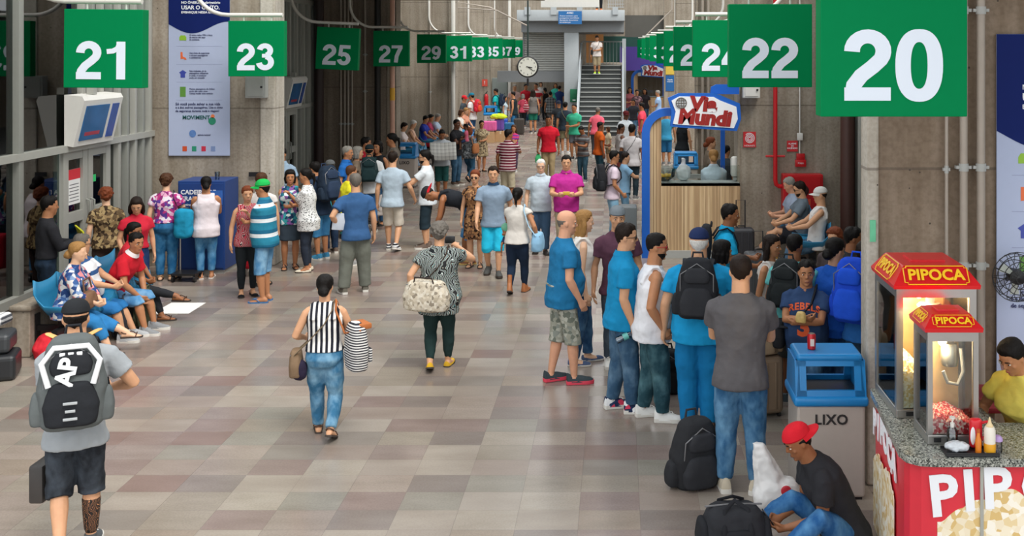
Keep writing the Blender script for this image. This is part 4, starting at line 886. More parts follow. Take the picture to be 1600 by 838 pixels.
for k in range(5):
    a = k*1.26; tag(MB().ell((.80+.08*math.cos(a), 18.32+.08*math.sin(a), 1.30), (.05, .05, .045)).build('orange_fruit', M('fruit_yellow', 'e0b030', .45, var=.1)), 'yellow fruit inside the kiosk glass bowl', 'fruit', 'fruit in the kiosk bowl')
tag(MB().b6(.03, .30, 16.9, 17.3, 0, .98, r=.02).build('grey_locker', M('dark_cabinet', '4b5154', .5, var=.08)), 'dark grey cabinet standing left of the near kiosk', 'cabinet')

gb_ = empty('green_box', (-1.85, 46.34, 1.18)); tag(gb_, 'small green box on the grey column by the stairs', 'box'); MB().b6(-.17, .17, -.12, 0, 0, .55, r=.02).build('body', M('box_green', '0f6b48', .5, 0, .05), gb_); MB().b6(-.06, .06, -.125, -.12, .06, .10).build('plate', PW, gb_)
for i, (pts, lab) in enumerate((([(-7.0, 44, 9), (-7.0, 44, 5.15), (-4.9, 44, 5.0), (-3.6, 44, 4.35)], 'slanting white pipe high on the left of the footbridge'), ([(-6.0, 41, 9), (-6.0, 41, 5.2), (-4.8, 41, 5.0), (-4.6, 41, 4.9), (-4.6, 41, 3.9)], 'bent white pipe high above signs 31 and 33'), ([(2.3, 46, 9), (2.3, 46, 5.1), (1.2, 46, 4.0)], 'slanting white pipe high on the right above the signs'))):
    tag(MB().tube(pts, .028, 8).build('white_pipe', CON), lab, 'pipe')

plate('socket_plate', -5.85, -5.66, 17.265, 1.42, 1.49, BLACKP, 'small black plate on the pilaster right of the blue cabinet', cat='plate')
plate('sticker', 1.985, 2.03, 8.565, 1.93, 2.10, M('sticker_green', '6cc79a', .5, var=.2), 'small green sticker on the pale column edge at right')
pb = plate('blue_board', 2.08, 2.44, 46.99, 1.62, 2.29, M('board_blue', '1f5f9c', .5, var=.05), 'blue board with white words far on the right wall', 'Guarda|volumes', .075)
plate('yellow_board', 2.08, 2.44, 46.99, 2.33, 2.70, M('board_yellow', 'd8b84a', .5, var=.15), 'yellow board above the far blue board on the right wall')
# ---------------------------------------------------------------- litter bins
BINB = M('bin_blue', '1b7fc0', .35, 0, .05); BING = M('bin_grey', 'b4aaa1', .5, 0, .05)
def litter_bin(x, y, label, hood=BINB):
    r = empty('litter_bin', (x, y, 0)); tag(r, label, 'litter bin'); w, d = .52, .46
    b = MB(); b.box((0, d/2, .37), (w, d, .70), r=.02); body = b.build('body', BING, r, smooth=False)
    MB().b6(-w/2+.02, w/2-.02, .02, d-.02, 0, .03).build('base', BLACKP, r)
    MB().box((0, d/2, .755), (w+.05, d+.05, .075), r=.025, seg=3).build('rim', hood, r)
    z0, z1 = .785, 1.085; ib = .035; H_ = MB()
    for sx in (-1, 1):                                                   # side cheeks lean inwards
        H_.loft([[V((sx*(w/2+.01-o), yy, zz)) for yy, zz in ((.0+.0, z0), (d, z0), (d-.06, z1-.03), (.06, z1-.03))] for o in (0, .035)])
    for (ya, yb, t) in ((.0, .06, 1), (d, d-.06, -1)):                   # front and rear frames around the mouth
        fy = lambda z: ya+(yb-ya)*(z-z0)/(z1-.03-z0)
        for za, zb in ((z0, z0+.05), (z1-.075, z1-.03)):
            H_.loft([[V((sx*(w/2), fy(z)+o, z)) for sx, z, o in ((-1, za, 0), (1, za, 0), (1, zb, 0), (-1, zb, 0))], [V((sx*(w/2), fy(z)+o, z)) for sx, z, o in ((-1, za, t*.03), (1, za, t*.03), (1, zb, t*.03), (-1, zb, t*.03))]])
        for sx in (-1, 1): H_.loft([[V((sx*xx, fy(z)+o, z)) for xx, z in ((w/2, z0), (w/2-.075, z0), (w/2-.075, z1-.03), (w/2-.02, z1-.03))] for o in (0, t*.03)])
    H_.box((0, d/2, z1-.015), (w-.01, d-.10, .06), r=.028, seg=3); H_.build('hood', hood, r, smooth=False)
    MB().b6(-w/2+.03, w/2-.03, .05, d-.05, .70, .80).build('liner', BLACKP, r)
    text('LIXO', .105, M('stencil_black', '2a2727', .6, var=0), r, TF(0, -.0045, .615), bold=.003, space=1.1); return r
litter_bin(1.63, 8.30, 'near grey litter bin with blue hood beside the popcorn stand'); litter_bin(-5.29, 27.0, 'grey litter bin with blue hood beside the seated couple on the left')
litter_bin(-5.22, 44.6, 'far grey litter bin with blue hood beside the extinguisher'); litter_bin(1.55, 24.6, 'litter bin with teal hood seen through the kiosk window')
can = empty('drink_can', (1.515, 8.50, 1.10)); tag(can, 'red drink can standing on the near litter bin', 'can'); MB().lathe((0, 0, 0), [(0, 0), (.026, 0), (.033, .008), (.033, .112), (.027, .122), (0, .122)], 18).build('body', M('can_red', 'b81e28', .3, .3, .05), can)
MB().lathe((0, 0, .1222), [(0, 0), (.025, 0), (.025, .003), (0, .003)], 14).build('lid', STEEL, can); MB().box((0, -.0325, .06), (.03, .003, .055)).build('label_mark', M('can_white', 'd8c8c0', .4, var=0), can)
# ---------------------------------------------------------------- popcorn stand
def granite():
    m, nt, b = nodemat('granite'); b.inputs['Roughness'].default_value = .18; o = coords(nt)
    v = N(nt, 'ShaderNodeTexVoronoi'); v.inputs['Scale'].default_value = 130; nt.links.new(o, v.inputs['Vector']); s_ = N(nt, 'ShaderNodeSeparateColor'); nt.links.new(v.outputs['Color'], s_.inputs[0])
    nt.links.new(ramp(nt, s_.outputs[0], [(0, '3a3d3a'), (.25, '73766f'), (.55, '96988f'), (.85, 'b5b6ac')]), b.inputs['Base Color']); return m
def popprint(name, cs, sc):
    m, nt, b = nodemat(name); b.inputs['Roughness'].default_value = .5; o = coords(nt)
    v = N(nt, 'ShaderNodeTexVoronoi'); v.inputs['Scale'].default_value = sc; nt.links.new(o, v.inputs['Vector']); s_ = N(nt, 'ShaderNodeSeparateColor'); nt.links.new(v.outputs['Color'], s_.inputs[0])
    n = len(cs); c = ramp(nt, s_.outputs[0], [(i/n, k) for i, k in enumerate(cs)]); nt.links.new(c, b.inputs['Base Color']); return m
RED = M('banner_red', 'd8303f', .35, 0, .05)
pc = empty('popcorn_counter', (1.72, 6.5, 0)); tag(pc, 'red popcorn counter with grey granite top and white lettering', 'counter')
plan = [(.0, .16), (.02, .06), (.09, .0), (.18, -.01), (2.5, -.01), (2.5, .62), (.76, .62), (.76, 1.34), (.10, 1.34)]
MB().loft([[V((x, y, z)) for x, y in plan] for z in (.952, 1.0)]).build('worktop', granite(), pc, smooth=False)
pin = [(.04, .18), (.055, .11), (.11, .055), (.19, .035), (2.48, .035), (2.48, .58), (.72, .58), (.72, 1.30), (.13, 1.30)]
MB().loft([[V((x, y, z)) for x, y in pin] for z in (.04, .952)]).build('body', RED, pc, smooth=False)
MB().b6(.455, .475, .022, .036, .04, .95).build('joint_strip', ALU, pc); MB().b6(.14, .70, .06, 1.28, 0, .04).build('plinth', BLACKP, pc)
for i, (ch, x, z) in enumerate((('P', .235, .755), ('I', .39, .785), ('P', .555, .80), ('O', .84, .81), ('C', 1.15, .81), ('A', 1.44, .795))): text(ch, .34, PW, pc, TF(x, .028, z) @ Matrix.Rotation(.10-.03*i, 4, 'Z'), bold=.010, ext=.003)
side = Matrix.Translation((.078, .85, .80)) @ Matrix.Rotation(-math.pi/2-.076, 4, 'Z') @ FACE_CAM
for i, ch in enumerate('PIPOCA'): text(ch, .24, PW, pc, side @ Matrix.Translation((-.38+.15*i, -.02*abs(i-2.5)+.03, .0)), bold=.010, ext=.004)
PP = popprint('popcorn_print', ['f2e6cc', 'e6cf9f', 'f6efe0', 'd9b878', 'eee0c4'], 26)
def bumpy(x0, x1, base, hts, n=70):
    top = []
    for i in range(n+1):
        t = i/n; k = t*(len(hts)-1); j = min(int(k), len(hts)-2); h = hts[j]+(hts[j+1]-hts[j])*(k-j); top.append((x1+(x0-x1)*t, h+.018*abs(math.sin(t*n*.55))+.01*math.sin(t*37)))
    return [(x0, base), (x1, base)]+top
MB().prism(bumpy(.20, 1.75, .05, [.52, .69, .66, .60, .66, .74, .80, .70, .60]), -.003, Matrix.Translation((0, .034, 0))).build('printed_popcorn', PP, pc, smooth=False)
MB().prism(bumpy(-.42, .40, .05, [.56, .66, .60, .62, .52]), -.004, side @ Matrix.Rotation(-math.pi/2, 4, 'X') @ Matrix.Translation((0, 0, -.80))).build('side_printed_popcorn', PP, pc, smooth=False)
def popcorn_machine(x, y, w, d, h, label, sy):
    """x,y: front left corner on the counter"""
    r = empty('popcorn_machine', (x, y, 1.0)); tag(r, label, 'popcorn machine'); p = .045 if w > .4 else .032; zt = h*.80
    MB().b6(0, w, 0, d, 0, .06, r=.006).build('base', STEEL, r, smooth=False)
    for px_, py_ in ((0, 0), (w-p, 0), (0, d-p), (w-p, d-p)): MB().b6(px_, px_+p, py_, py_+p, .06, zt).build('corner_post', STEEL, r, smooth=False)
    MB().b6(0, w, 0, d, zt, zt+.06).build('top_frame', STEEL, r, smooth=False)
    for nm, a in (('front_pane', (p, w-p, .008, .013)), ('rear_pane', (p, w-p, d-.013, d-.008))): MB().b6(*a, .06, zt).build(nm, CLEAR if nm[0] == 'f' else M('oiled_glow_panel', 'c2a67c', .45, .3, .15, 20), r)  # opaque rear panel: oil film and warm glow put into its colour
    for xa in (.008, w-.013): MB().b6(xa, xa+.005, p, d-p, .06, zt).build('side_pane', CLEAR, r)
    o = .02; z0 = zt+.06; rings = [[V((a, b, zz)) for a, b in ((-e, -e), (w+e, -e), (w+e, d+e), (-e, d+e))] for e, zz in ((o, z0), (o+.004, z0+.025), (o, z0+.03), (-w*.10, h-.01), (-w*.12, h))]
    ro = MB().loft(rings).box((w/2, d/2, h+.004), (w*.45, d*.35, .02), r=.006).build('roof', M('roof_red', 'cf1a20', .28, 0, .04), r, smooth=False)
    YE = M('letter_yellow', 'f2c21c', .45, var=0); zc = (z0+.03+h)/2; sl = math.atan2(w*.10+o, h-.01-z0-.03)
    F_ = Matrix.Translation((w/2, -.004+((w*.10)-o)/2, zc)) @ Matrix.Rotation(math.pi/2-sl, 4, 'X'); L_ = Matrix.Translation((-.004+((w*.10)-o)/2, d/2, zc)) @ Matrix.Rotation(-math.pi/2, 4, 'Z') @ Matrix.Rotation(math.pi/2-sl, 4, 'X')
    sz = w*.20
    for Fm, k, nm in ((F_, 1.0, 'front_lettering'), (L_, .8*d/w, 'side_lettering')):
        text('PIPOCA', sz, YE, r, Fm @ Matrix.Translation((0, 0, .004)), nm, bold=sz*.03, sx=k, space=1.02)
        fw, fh = w*.40*k, sz*.62; fb = MB()
        pts = [(-fw+.02, fh), (fw-.02, fh), (fw-.02, fh-.012), (fw, fh-.015), (fw, -fh+.015), (fw-.02, -fh+.012), (fw-.02, -fh), (-fw+.02, -fh), (-fw+.02, -fh+.012), (-fw, -fh+.015), (-fw, fh-.015), (-fw+.02, fh-.012), (-fw+.02, fh)]
        fb.tube([Fm @ V((a, b, .004)) for a, b in pts], w*.007, 5); fb.build('lettering_border', YE, r)
    kx, ky, kz = w*.58, d*.5, zt*.70
    MB().lathe((kx, ky, kz), [(0, 0), (w*.15, .0), (w*.17, .02), (w*.17, .12), (w*.13, .14), (0, .14)], 20).build('kettle', STEEL, r); MB().b6(kx-.025, kx+.025, ky-.02, ky+.02, kz+.14, zt).build('hanger', M('motor_dark', '4a4644', .4, .4), r)
    MB().tube([(kx+w*.18, ky-.05, kz+.12), (kx+w*.22, ky-.06, kz-.02), (kx+w*.10, ky-.07, kz-.10), (kx-w*.10, ky-.07, kz-.09), (kx-w*.18, ky-.06, kz-.02)], .012, 8).build('cable', M('cable_grey', '77777a', .5), r)
    MB().b6(w*.12, w*.26, -.004, .0, .018, .045).build('switch', BLACKP, r)
    bl = MB().ell((w*.42, d*.45, zt-.035), (.028, .028, .03)).build('bulb', M('lamp_glow', 'ffd9a0', .4, var=0, emit=14), r)
    ld = bpy.data.lights.new('warm_bulb', 'POINT'); ld.energy = sy; ld.color = (1, .72, .42); ld.shadow_soft_size = .03; lo = bpy.data.objects.new('warm_bulb_light', ld); COL.objects.link(lo); lo.parent = r; lo.location = (w*.42, d*.45-.02, zt-.08); return r
popcorn_machine(1.845, 7.20, .53, .60, 1.0, 'large popcorn machine with red roof on the counter', 45); popcorn_machine(1.915, 6.72, .315, .32, .80, 'small popcorn machine with red roof standing in front', 18)
def heap(x0, x1, y0, y1, z, hts, mat, label, cell=.016):
    nx, ny = 44, 44; vs = []; rnd = random.Random(5); fs = []
    for j in range(ny+1):
        for i in range(nx+1):
            u, v = i/nx, j/ny; k = u*(len(hts)-1); a = min(int(k), len(hts)-2); h = hts[a]+(hts[a+1]-hts[a])*(k-a)
            e = min(1, min(v, 1-v)*9+.25); vs.append((x0+(x1-x0)*u, y0+(y1-y0)*v, z+h*(.72+.28*e)+rnd.uniform(-cell, cell)*.6))
    for j in range(ny):
        for i in range(nx): q = j*(nx+1)+i; fs.append((q, q+1, q+nx+2, q+nx+1))
    n0 = len(vs); bd = [i for i in range(nx+1)]+[j*(nx+1)+nx for j in range(1, ny+1)]+[ny*(nx+1)+i for i in range(nx-1, -1, -1)]+[j*(nx+1) for j in range(ny-1, 0, -1)]
    vs += [(vs[q][0], vs[q][1], z) for q in bd]; m_ = len(bd); fs += [(bd[i], bd[(i+1) % m_], n0+(i+1) % m_, n0+i) for i in range(m_)]+[tuple(range(n0, n0+m_))]
    return tag(MB().add(vs, fs).build('popcorn', mat, smooth=False), label, 'popcorn', kind='stuff')
heap(1.862, 2.357, 7.225, 7.78, 1.062, [.30, .30, .26, .17, .20, .18, .14], popprint('popcorn', ['f4ead2', 'ead8ae', 'f8f2e6', 'e0c68e'], 70), 'heap of cream popcorn inside the large machine')
heap(1.932, 2.213, 6.738, 7.02, 1.062, [.10, .13, .10, .12, .09, .06], popprint('sweet_popcorn', ['c8303c', 'e8b8b4', 'b02030', 'f0dcd4', 'd86a70'], 70), 'heap of red and white sweet popcorn inside the small machine')
tr = empty('tray', (2.13, 6.57, 1.001)); tag(tr, 'black tray of sauces on the granite counter', 'tray'); MB().b6(-.16, .16, -.055, .075, 0, .012, r=.004).build('plate', BLACKP, tr)
for a in ((-.16, .16, -.055, -.048), (-.16, .16, .068, .075)): MB().b6(*a, .01, .024).build('lip', BLACKP, tr)
z = 1.014
tag(MB().ell((2.05, 6.575, z+.03), (.075, .045, .032)).build('wrapped_packets', M('clear_film', 'c8cdd2', .15, var=.2, scale=60), voxel=.007, disp=.03, dscale=.03), 'clear wrapped packets lying on the black tray', 'packet')
def bottle(name, x, y, z, prof, mat, label, top=None, tm=None, cat='bottle'):
    r = empty(name, (x, y, z)); tag(r, label, cat); MB().lathe((0, 0, 0), prof, 18).build('body', mat, r)
    if top: MB().lathe((0, 0, 0), top, 14).build('cap', tm, r)
    return r
bottle('sauce_bottle', 2.175, 6.56, z, [(0, 0), (.018, 0), (.018, .075), (.010, .10), (.008, .125), (0, .125)], M('sauce_orange', 'd8781c', .25, var=.1), 'slim orange sauce bottle on the black tray', [(.009, .12), (.011, .122), (.011, .14), (0, .14)], M('cap_orange', 'b8501c', .4))
sq = bottle('squeeze_bottle', 2.245, 6.565, z, [(0, 0), (.033, 0), (.034, .03), (.034, .135), (.026, .155), (0, .155)], M('squeeze_white', 'e6e0d2', .35, var=.04), 'white squeeze bottle with mustard at its base on the tray', [(.02, .15), (.022, .16), (.012, .175), (.004, .21), (0, .21)], M('nozzle_cream', 'e0c89a', .4))
MB().lathe((0, 0, .004), [(.0345, 0), (.0352, .002), (.0352, .05), (.0345, .052)], 18).build('mustard', M('mustard', 'e0a020', .4), sq)
kj = empty('ketchup_jug', (2.185, 6.64, z)); tag(kj, 'red jug with white label behind the sauce bottles', 'jug'); MB().box((0, 0, .09), (.075, .055, .18), r=.02, seg=3).build('body', M('jug_red', 'd01c28', .3), kj); MB().tube([(.03, 0, .15), (.075, 0, .16), (.08, 0, .08), (.035, 0, .05)], .011).build('handle', M('jug_red', 'd01c28', .3), kj); MB().ell((-.025, -.027, .08), (.016, .006, .055)).build('label_patch', PW, kj)
bottle('pump_bottle', 2.055, 6.68, 1.001, [(0, 0), (.032, 0), (.034, .02), (.034, .10), (.018, .125), (0, .125)], glass('clear_plastic', 'dfe6ea', .16), 'clear pump bottle left of the red jug', [(.012, .12), (.014, .15), (.005, .152), (.005, .175), (.018, .178), (.018, .188), (0, .188)], WHITEP)
bottle('small_jar', 2.305, 6.60, 1.001, [(0, 0), (.026, 0), (.028, .01), (.028, .075), (0, .075)], glass('frosted_plastic', 'd8d4dc', .2), 'small jar with a lilac lid right of the tray', [(.03, .07), (.03, .085), (.018, .10), (0, .102)], M('lid_lilac', 'b89ad0', .4), 'jar')
tb = empty('side_table', (3.0, 8.05, 0)); tag(tb, 'small table with dark red edge behind the vendor', 'table'); MB().b6(-.35, .6, -.28, .28, .84, .88, r=.006).build('table_top', M('table_red', '7c1f28', .5), tb)
for sx in (-.32, .56):
    for sy in (-.24, .24): MB().b6(sx-.02, sx+.02, sy-.02, sy+.02, 0, .84).build('leg', STEEL, tb)
for i, (zz, c, n) in enumerate(((.88, 'cfc8c4', 'lower'), (1.012, 'd4a8a8', 'upper'))):
    r = empty('plastic_tub', (2.98, 7.95, zz)); tag(r, '%s translucent plastic tub stacked behind the vendor' % n, 'tub'); MB().loft([[V((sx*a, sy*b, zz2)) for sx, sy in ((-1, -1), (1, -1), (1, 1), (-1, 1))] for a, b, zz2 in ((.13, .09, 0), (.15, .11, .11))]).build('tub', M('tub_'+c, c, .3), r, smooth=False); MB().box((0, 0, .12), (.32, .24, .02), r=.006).build('lid', M('tub_lid', 'e0dcd8', .3), r)
fn = empty('wall_fan', (3.06, 8.35, 1.70)); tag(fn, 'dark wire wall fan in front of the right poster', 'fan')
RXf = Matrix.Rotation(math.pi/2, 3, 'X')
for rr, yy in ((.19, -.02), (.17, -.06), (.125, -.085), (.08, -.095), (.035, -.10), (.17, .03), (.12, .05)): MB().tube([(rr*math.cos(i*.2618), yy, rr*math.sin(i*.2618)) for i in range(25)], .0035, 5).build('guard_ring', BLACKP, fn)
for k in range(16):
    a = k*math.pi/8; MB().tube([(.035*math.cos(a), -.10, .035*math.sin(a)), (.125*math.cos(a), -.085, .125*math.sin(a)), (.17*math.cos(a), -.06, .17*math.sin(a)), (.19*math.cos(a), -.02, .19*math.sin(a)), (.17*math.cos(a), .03, .17*math.sin(a)), (.05*math.cos(a), .06, .05*math.sin(a))], .0028, 5).build('guard_wire', BLACKP, fn)
for k in range(3):
    a = k*2.094+.4; c_, s_ = math.cos(a), math.sin(a); MB().prism([(.02*c_, .02*s_), (.14*c_-.05*s_, .14*s_+.05*c_), (.15*c_+.02*s_, .15*s_-.02*c_), (.03*c_+.02*s_, .03*s_-.02*c_)], .006, Matrix.Translation((0, -.01, 0)) @ Matrix.Rotation(.25, 4, 'X')).build('blade', M('blade_grey', 'c4ccc4', .4), fn)
MB().lathe((0, .0, 0), [(0, -.10), (.05, -.09), (.06, .0), (.055, .05), (0, .06)], 16, RXf).build('motor', BLACKP, fn); MB().tube([(0, .08, 0), (0, .20, -.06)], .02).build('wall_arm', BLACKP, fn)
# ---------------------------------------------------------------- benches
SEATB = M('seat_blue', '2a7fa8', .35, 0, .05)
def shell(r, y, k):
    rows = []
    for t, (px_, pz) in enumerate(((-.24, .40), (-.235, .24), (-.20, .08), (-.12, .0), (.06, -.005), (.22, .02), (.255, -.02))):
        rows.append([V((px_, yy, pz+ (.05*abs(yy/.25)**3 if t < 6 else 0)+(.10*abs(yy/.25)**2.5 if 2 <= t <= 5 else 0))) for yy in [(-.25+.05*i) for i in range(11)]])
    m = MB(); a = [[p+V((0, y, .43)) for p in rw] for rw in rows]; m.loft(a, close=False)
    o = m.build('seat', SEATB, r); md = o.modifiers.new('t', 'SOLIDIFY'); md.thickness = .014; BAKE.append(o)
    MB().b6(-.06, .06, y-.05, y+.05, .30, .425).build('seat_bracket', BLACKP, r)
def bench(x, ys, face, label, beam0, beam1, legs=True):
    r = empty('bench', (x, ys[0], 0)); tag(r, label, 'bench'); k = 1 if face > 0 else -1
    r.scale = (k, 1, 1)
    for y in ys: shell(r, y-ys[0], k)
    MB().b6(-.035, .035, beam0-ys[0], beam1-ys[0], .25, .32).build('beam', BLACKP, r)
    if legs:
        for yy in (beam0+.1, beam1-.1): MB().b6(-.03, .03, yy-.03-ys[0], yy+.03-ys[0], 0, .25).build('leg', BLACKP, r); MB().b6(-.2, .2, yy-.03-ys[0], yy+.03-ys[0], 0, .03).build('foot', BLACKP, r)
    return r
bench(-6.24, (12.3, 12.8, 13.25, 13.75), 1, 'row of blue shell seats on a dark beam by the left glass front', 12.05, 14.1)
pr_ = empty('concrete_pier', (-6.66, 12.5, 0)); tag(pr_, 'low concrete pier holding the left bench beam', 'pier'); MB().b6(-.10, .10, -.36, .40, 0, .52, r=.01).build('pier', CONC, pr_, smooth=False); MB().b6(-.125, .125, -.385, .425, .52, .58, r=.02).build('coping', CONC, pr_); MB().b6(.10, .115, -.26, -.16, .14, .46).build('bracket', BLACKP, pr_); MB().b6(.10, .40, -.235, -.185, .27, .33).build('bracket_arm', BLACKP, pr_)
bench(2.92, (16.35, 17.05, 17.65), -1, 'row of teal shell seats along the right wall by the hose cabinet', 16.0, 17.95)
bench(-6.02, (31, 32, 32.6), 1, 'row of teal shell seats behind the left litter bin', 30.7, 33); bench(-5.95, (34.2, 34.9, 35.4), 1, 'row of teal shell seats in front of the third wall', 33.9, 35.8); bench(-5.50, (37.6, 38.2, 38.8), 1, 'row of teal shell seats beyond the third wall', 37.3, 39.2)
# ---------------------------------------------------------------- blue wheelchair cabinet and trolleys
cb = empty('wheelchair_cabinet', (-6.37, 16.65, 0)); tag(cb, 'dark blue cabinet for transfer wheelchairs with white lettering', 'cabinet'); NB = M('cabinet_blue', '1d3f7c', .4, 0, .05)
MB().b6(-.36, .36, 0, .60, .06, 1.42, r=.008).build('body', NB, cb, smooth=False); MB().b6(-.34, .34, .03, .58, 0, .06).build('plinth', GREYP, cb); MB().b6(-.34, .34, -.014, 0, .09, 1.39, r=.004).build('door', NB, cb, smooth=False)
text('CADEIRA DE', .095, PW, cb, TF(-.31, -.016, 1.25), bold=.002, align='LEFT'); text('TRANSBORDO', .095, PW, cb, TF(-.31, -.016, 1.15), bold=.002, align='LEFT'); text('Destinada a pessoas', .05, PW, cb, TF(-.31, -.016, 1.06), align='LEFT')
MB().b6(.13, .33, -.019, -.015, 1.06, 1.28).build('wheelchair_label', M('label_blue', '2f62b0', .5), cb)
wl = MB(); wl.tube([(.20, -.022, 1.24), (.20, -.022, 1.17), (.26, -.022, 1.16), (.285, -.022, 1.09)], .008, 6); wl.build('wheelchair_figure', PW, cb); MB().tube([(.215+.045*math.cos(a*.4), -.022, 1.13+.045*math.sin(a*.4)) for a in range(5, 16)], .007, 6).build('wheel_figure', PW, cb)
tag(MB().lathe((-6.20, 16.85, 1.421), [(0, 0), (.03, 0), (.04, .12), (.036, .12), (.027, .006)], 14).build('plastic_cup', glass('cup_plastic', 'd8e4ec', .2)), 'clear plastic cup on top of the blue cabinet', 'cup')
tl = empty('luggage_trolley', (-6.40, 16.2, 0)); tag(tl, 'dark trolley beside the person with black handbag', 'trolley'); MB().b6(-.18, .18, -.18, .14, .10, .13).build('deck', BLACKP, tl); MB().tube([(.16, .12, .12), (.16, .12, 1.0), (-.16, .12, 1.0), (-.16, .12, .12)], .014).build('handle', STEEL, tl)
for sx in (-.16, .16):
    for sy in (-.14, .10): MB().lathe((sx, sy, .05), [(0, -.015), (.05, -.015), (.05, .015), (0, .015)], 14, Matrix.Rotation(math.pi/2, 3, 'Y')).build('wheel', BLACKP, tl)
tag(MB().box((-6.42, 16.10, .86), (.26, .20, .44), r=.07, seg=3).build('sack', C('1f8fb4'), voxel=.02, disp=.03), 'turquoise cloth sack on the dark trolley', 'sack')
rt = empty('shopping_trolley', (-5.50, 16.5, 0)); tag(rt, 'red shopping trolley with white wheels behind the red printed top', 'trolley'); MB().box((0, 0, .38), (.30, .24, .52), r=.04).build('bag', C('b01c2c'), rt, voxel=.018, disp=.012); MB().tube([(.10, .14, .1), (.10, .16, .85), (-.10, .16, .85), (-.10, .14, .1)], .011).build('frame', STEEL, rt)
for sx in (-.17, .17): MB().lathe((sx, .06, .08), [(.02, -.015), (.08, -.015), (.08, .015), (.02, .015)], 16, Matrix.Rotation(math.pi/2, 3, 'Y')).build('wheel', WHITEP, rt)
tag(MB().b6(-6.05, -5.58, 14.15, 14.75, .001, .004).build('paper_sheet', M('paper', 'f0efec', .7, var=0)), 'white sheet of paper lying on the floor by the left bench', 'paper')
# ---------------------------------------------------------------- the crowd
DN = lambda a='2f5478', b='7fa3be': cloth('denim', a, b)
SOLE_W = M('rubber_sole', 'd8d4cc', .7, var=.05); SOLE_D = M('dark_sole', '3a302a', .7, var=.05)
SN = lambda c, s_=SOLE_W: ('sneaker', C(c), s_); FL = lambda c: ('flat', C(c), SOLE_D); SA = lambda c='4a2f1f': ('sandal', M('strap_'+c, c, .5), SOLE_D); FF = lambda c: ('flip', M('flip_'+c, c, .5), M('flip_'+c, c, .5))
SHO = lambda c='2a221e': ('shoe', M('leather_'+c, c, .4), SOLE_D)
CR = {}
def Q(key, label, x, yf, yt, face, **k):
    H = k.get('H')
    if yf is None: r = H/CH; yf = (yt-VY*r)/(1-r); k.pop('H')
    if k.get('loc') is not None: k['loc'] = V(k['loc'])
    elif True: face = face+math.degrees(math.atan2(x-VX, FPX))
    if 'sit' in k or k.get('lean', 0) > 40: pass
    elif 'H' in k: k.pop('H')
    if 'sit' not in k and k.get('lean', 0) <= 40 and k.get('loc') is not None: k['H'] = H
    if 'sit' in k or k.get('lean', 0) > 40: k['H'] = H
    CR[key] = person(label, x, yf, yt, face, **k); return CR[key]
SIDE = ((0, -.045, 0), (0, .045, 0)); SIDE2 = ((0, .05, 0), (0, -.05, 0))
# -- front
Q('cap', 'person in grey t-shirt and black cap walking away at the front left', 118, 872, 467, 4, sk=1, hair=('fade', 'black'), cap=('cap', C('222427')), top=('tee', C('9da2a6')), bot=('bermuda', DN('23272d', '4c545e')), shoe=SN('55585a'), L='belly', R=((.05, .45, -.55), (.8, -.3, -.5), .8), stride=-.3)
Q('stripe', 'person in black and white striped top and jeans walking away', 507, 683, 427, 8, sex='f', sk=1, hair=('bun', 'black'), top=('tank', cloth('vstripe', 'e4e2df', '20222c', s=.045), dict(narrow=False, hem=.50)), bot=('jeans', DN('35698c', '93bbd2')), shoe=SA(), stride=.45, L=((.12, .42, -.62), (.5, -1, -.2), .8), R='strap', fat=1.14)
Q('photo', 'person with curly grey hair in patterned teal tunic raising a camera', 686, 577, 346, 8, sex='f', sk=1, hair=('curly', 'saltpepper'), top=('tee', cloth('print', '1b1f22', 'd0d6d2', '25424a', '94897a', '202428', '6aa4ac', 'b0a898', '2a2a2c'), dict(hem=.40, ease=.026, len=.5)), bot=('leggings', C('203433')), shoe=('flat', C('d2a52c'), SOLE_D), R=((.02, .58, .06), (1, .1, -.6), 1.0), L='bag', stride=-.35, fat=1.15, belly=.25)
Q('bald', 'bald person in teal blue t-shirt and camouflage shorts with red-soled clogs', 880, 598, 328, 72, sk=5, hair=('bald', 'saltpepper'), top=('tee', C('20709e'), dict(ease=.018)), bot=('bermuda', cloth('camo', '9c9c8e', 'b6b6a9', '70756a', '8c9188', s=.7)), shoe=('clog', C('3c464b'), M('clog_sole', 'e0455a', .6)), R=((.06, .20, -.92), (.5, -1, 0), .5), L=((.0, .24, -.90), (.5, -1, 0), .5), belly=.45, legs=((0, -.06, 0), (.0, .05, 0)), hy=12)
Q('blond', 'blond person in white sleeveless top and jeans beside the bald man', 908, 568, 328, 84, sex='f', sk=0, hair=('long', 'blond'), top=('tank', C('e6e2dc'), dict(hem=.47)), bot=('jeans', DN('24466b', '5a84a8'), dict(ease=.004)), shoe=('flat', C('4c5c7c'), SOLE_W), legs=SIDE2, hy=-5)
Q('aqua', 'person in bright blue polo and sunglasses holding a water bottle', 972, 642, 348, 80, sk=1, hair=('short', 'dark'), specs=('sun', '1a1512'), top=('polo', C('1687b8'), dict(ease=.017)), bot=('jeans', DN('35536e', '6d8ba3'), dict(ease=.012)), shoe=('sneaker', cloth('floral', '23304f', 'd0405a', '2a3a60', 'e8e8e8'), SOLE_W), belly=.25, R=((.06, .12, -.96), (.3, -1, 0), .9), legs=SIDE, hy=8)
Q('white', 'person in white tank top with red sunglasses and white trainers', 1020, 655, 363, 82, sk=2, hair=('fade', 'black'), beard='black', specs=('sun', 'c0202a'), top=('tank', C('e4e4e8'), dict(ease=.018, hem=.44)), bot=('jeans', DN('25454f', '5f868e'), dict(ease=.013)), shoe=SN('e9e8e4'), fat=1.12, belly=.35, R='pocket', legs=SIDE, hy=5)
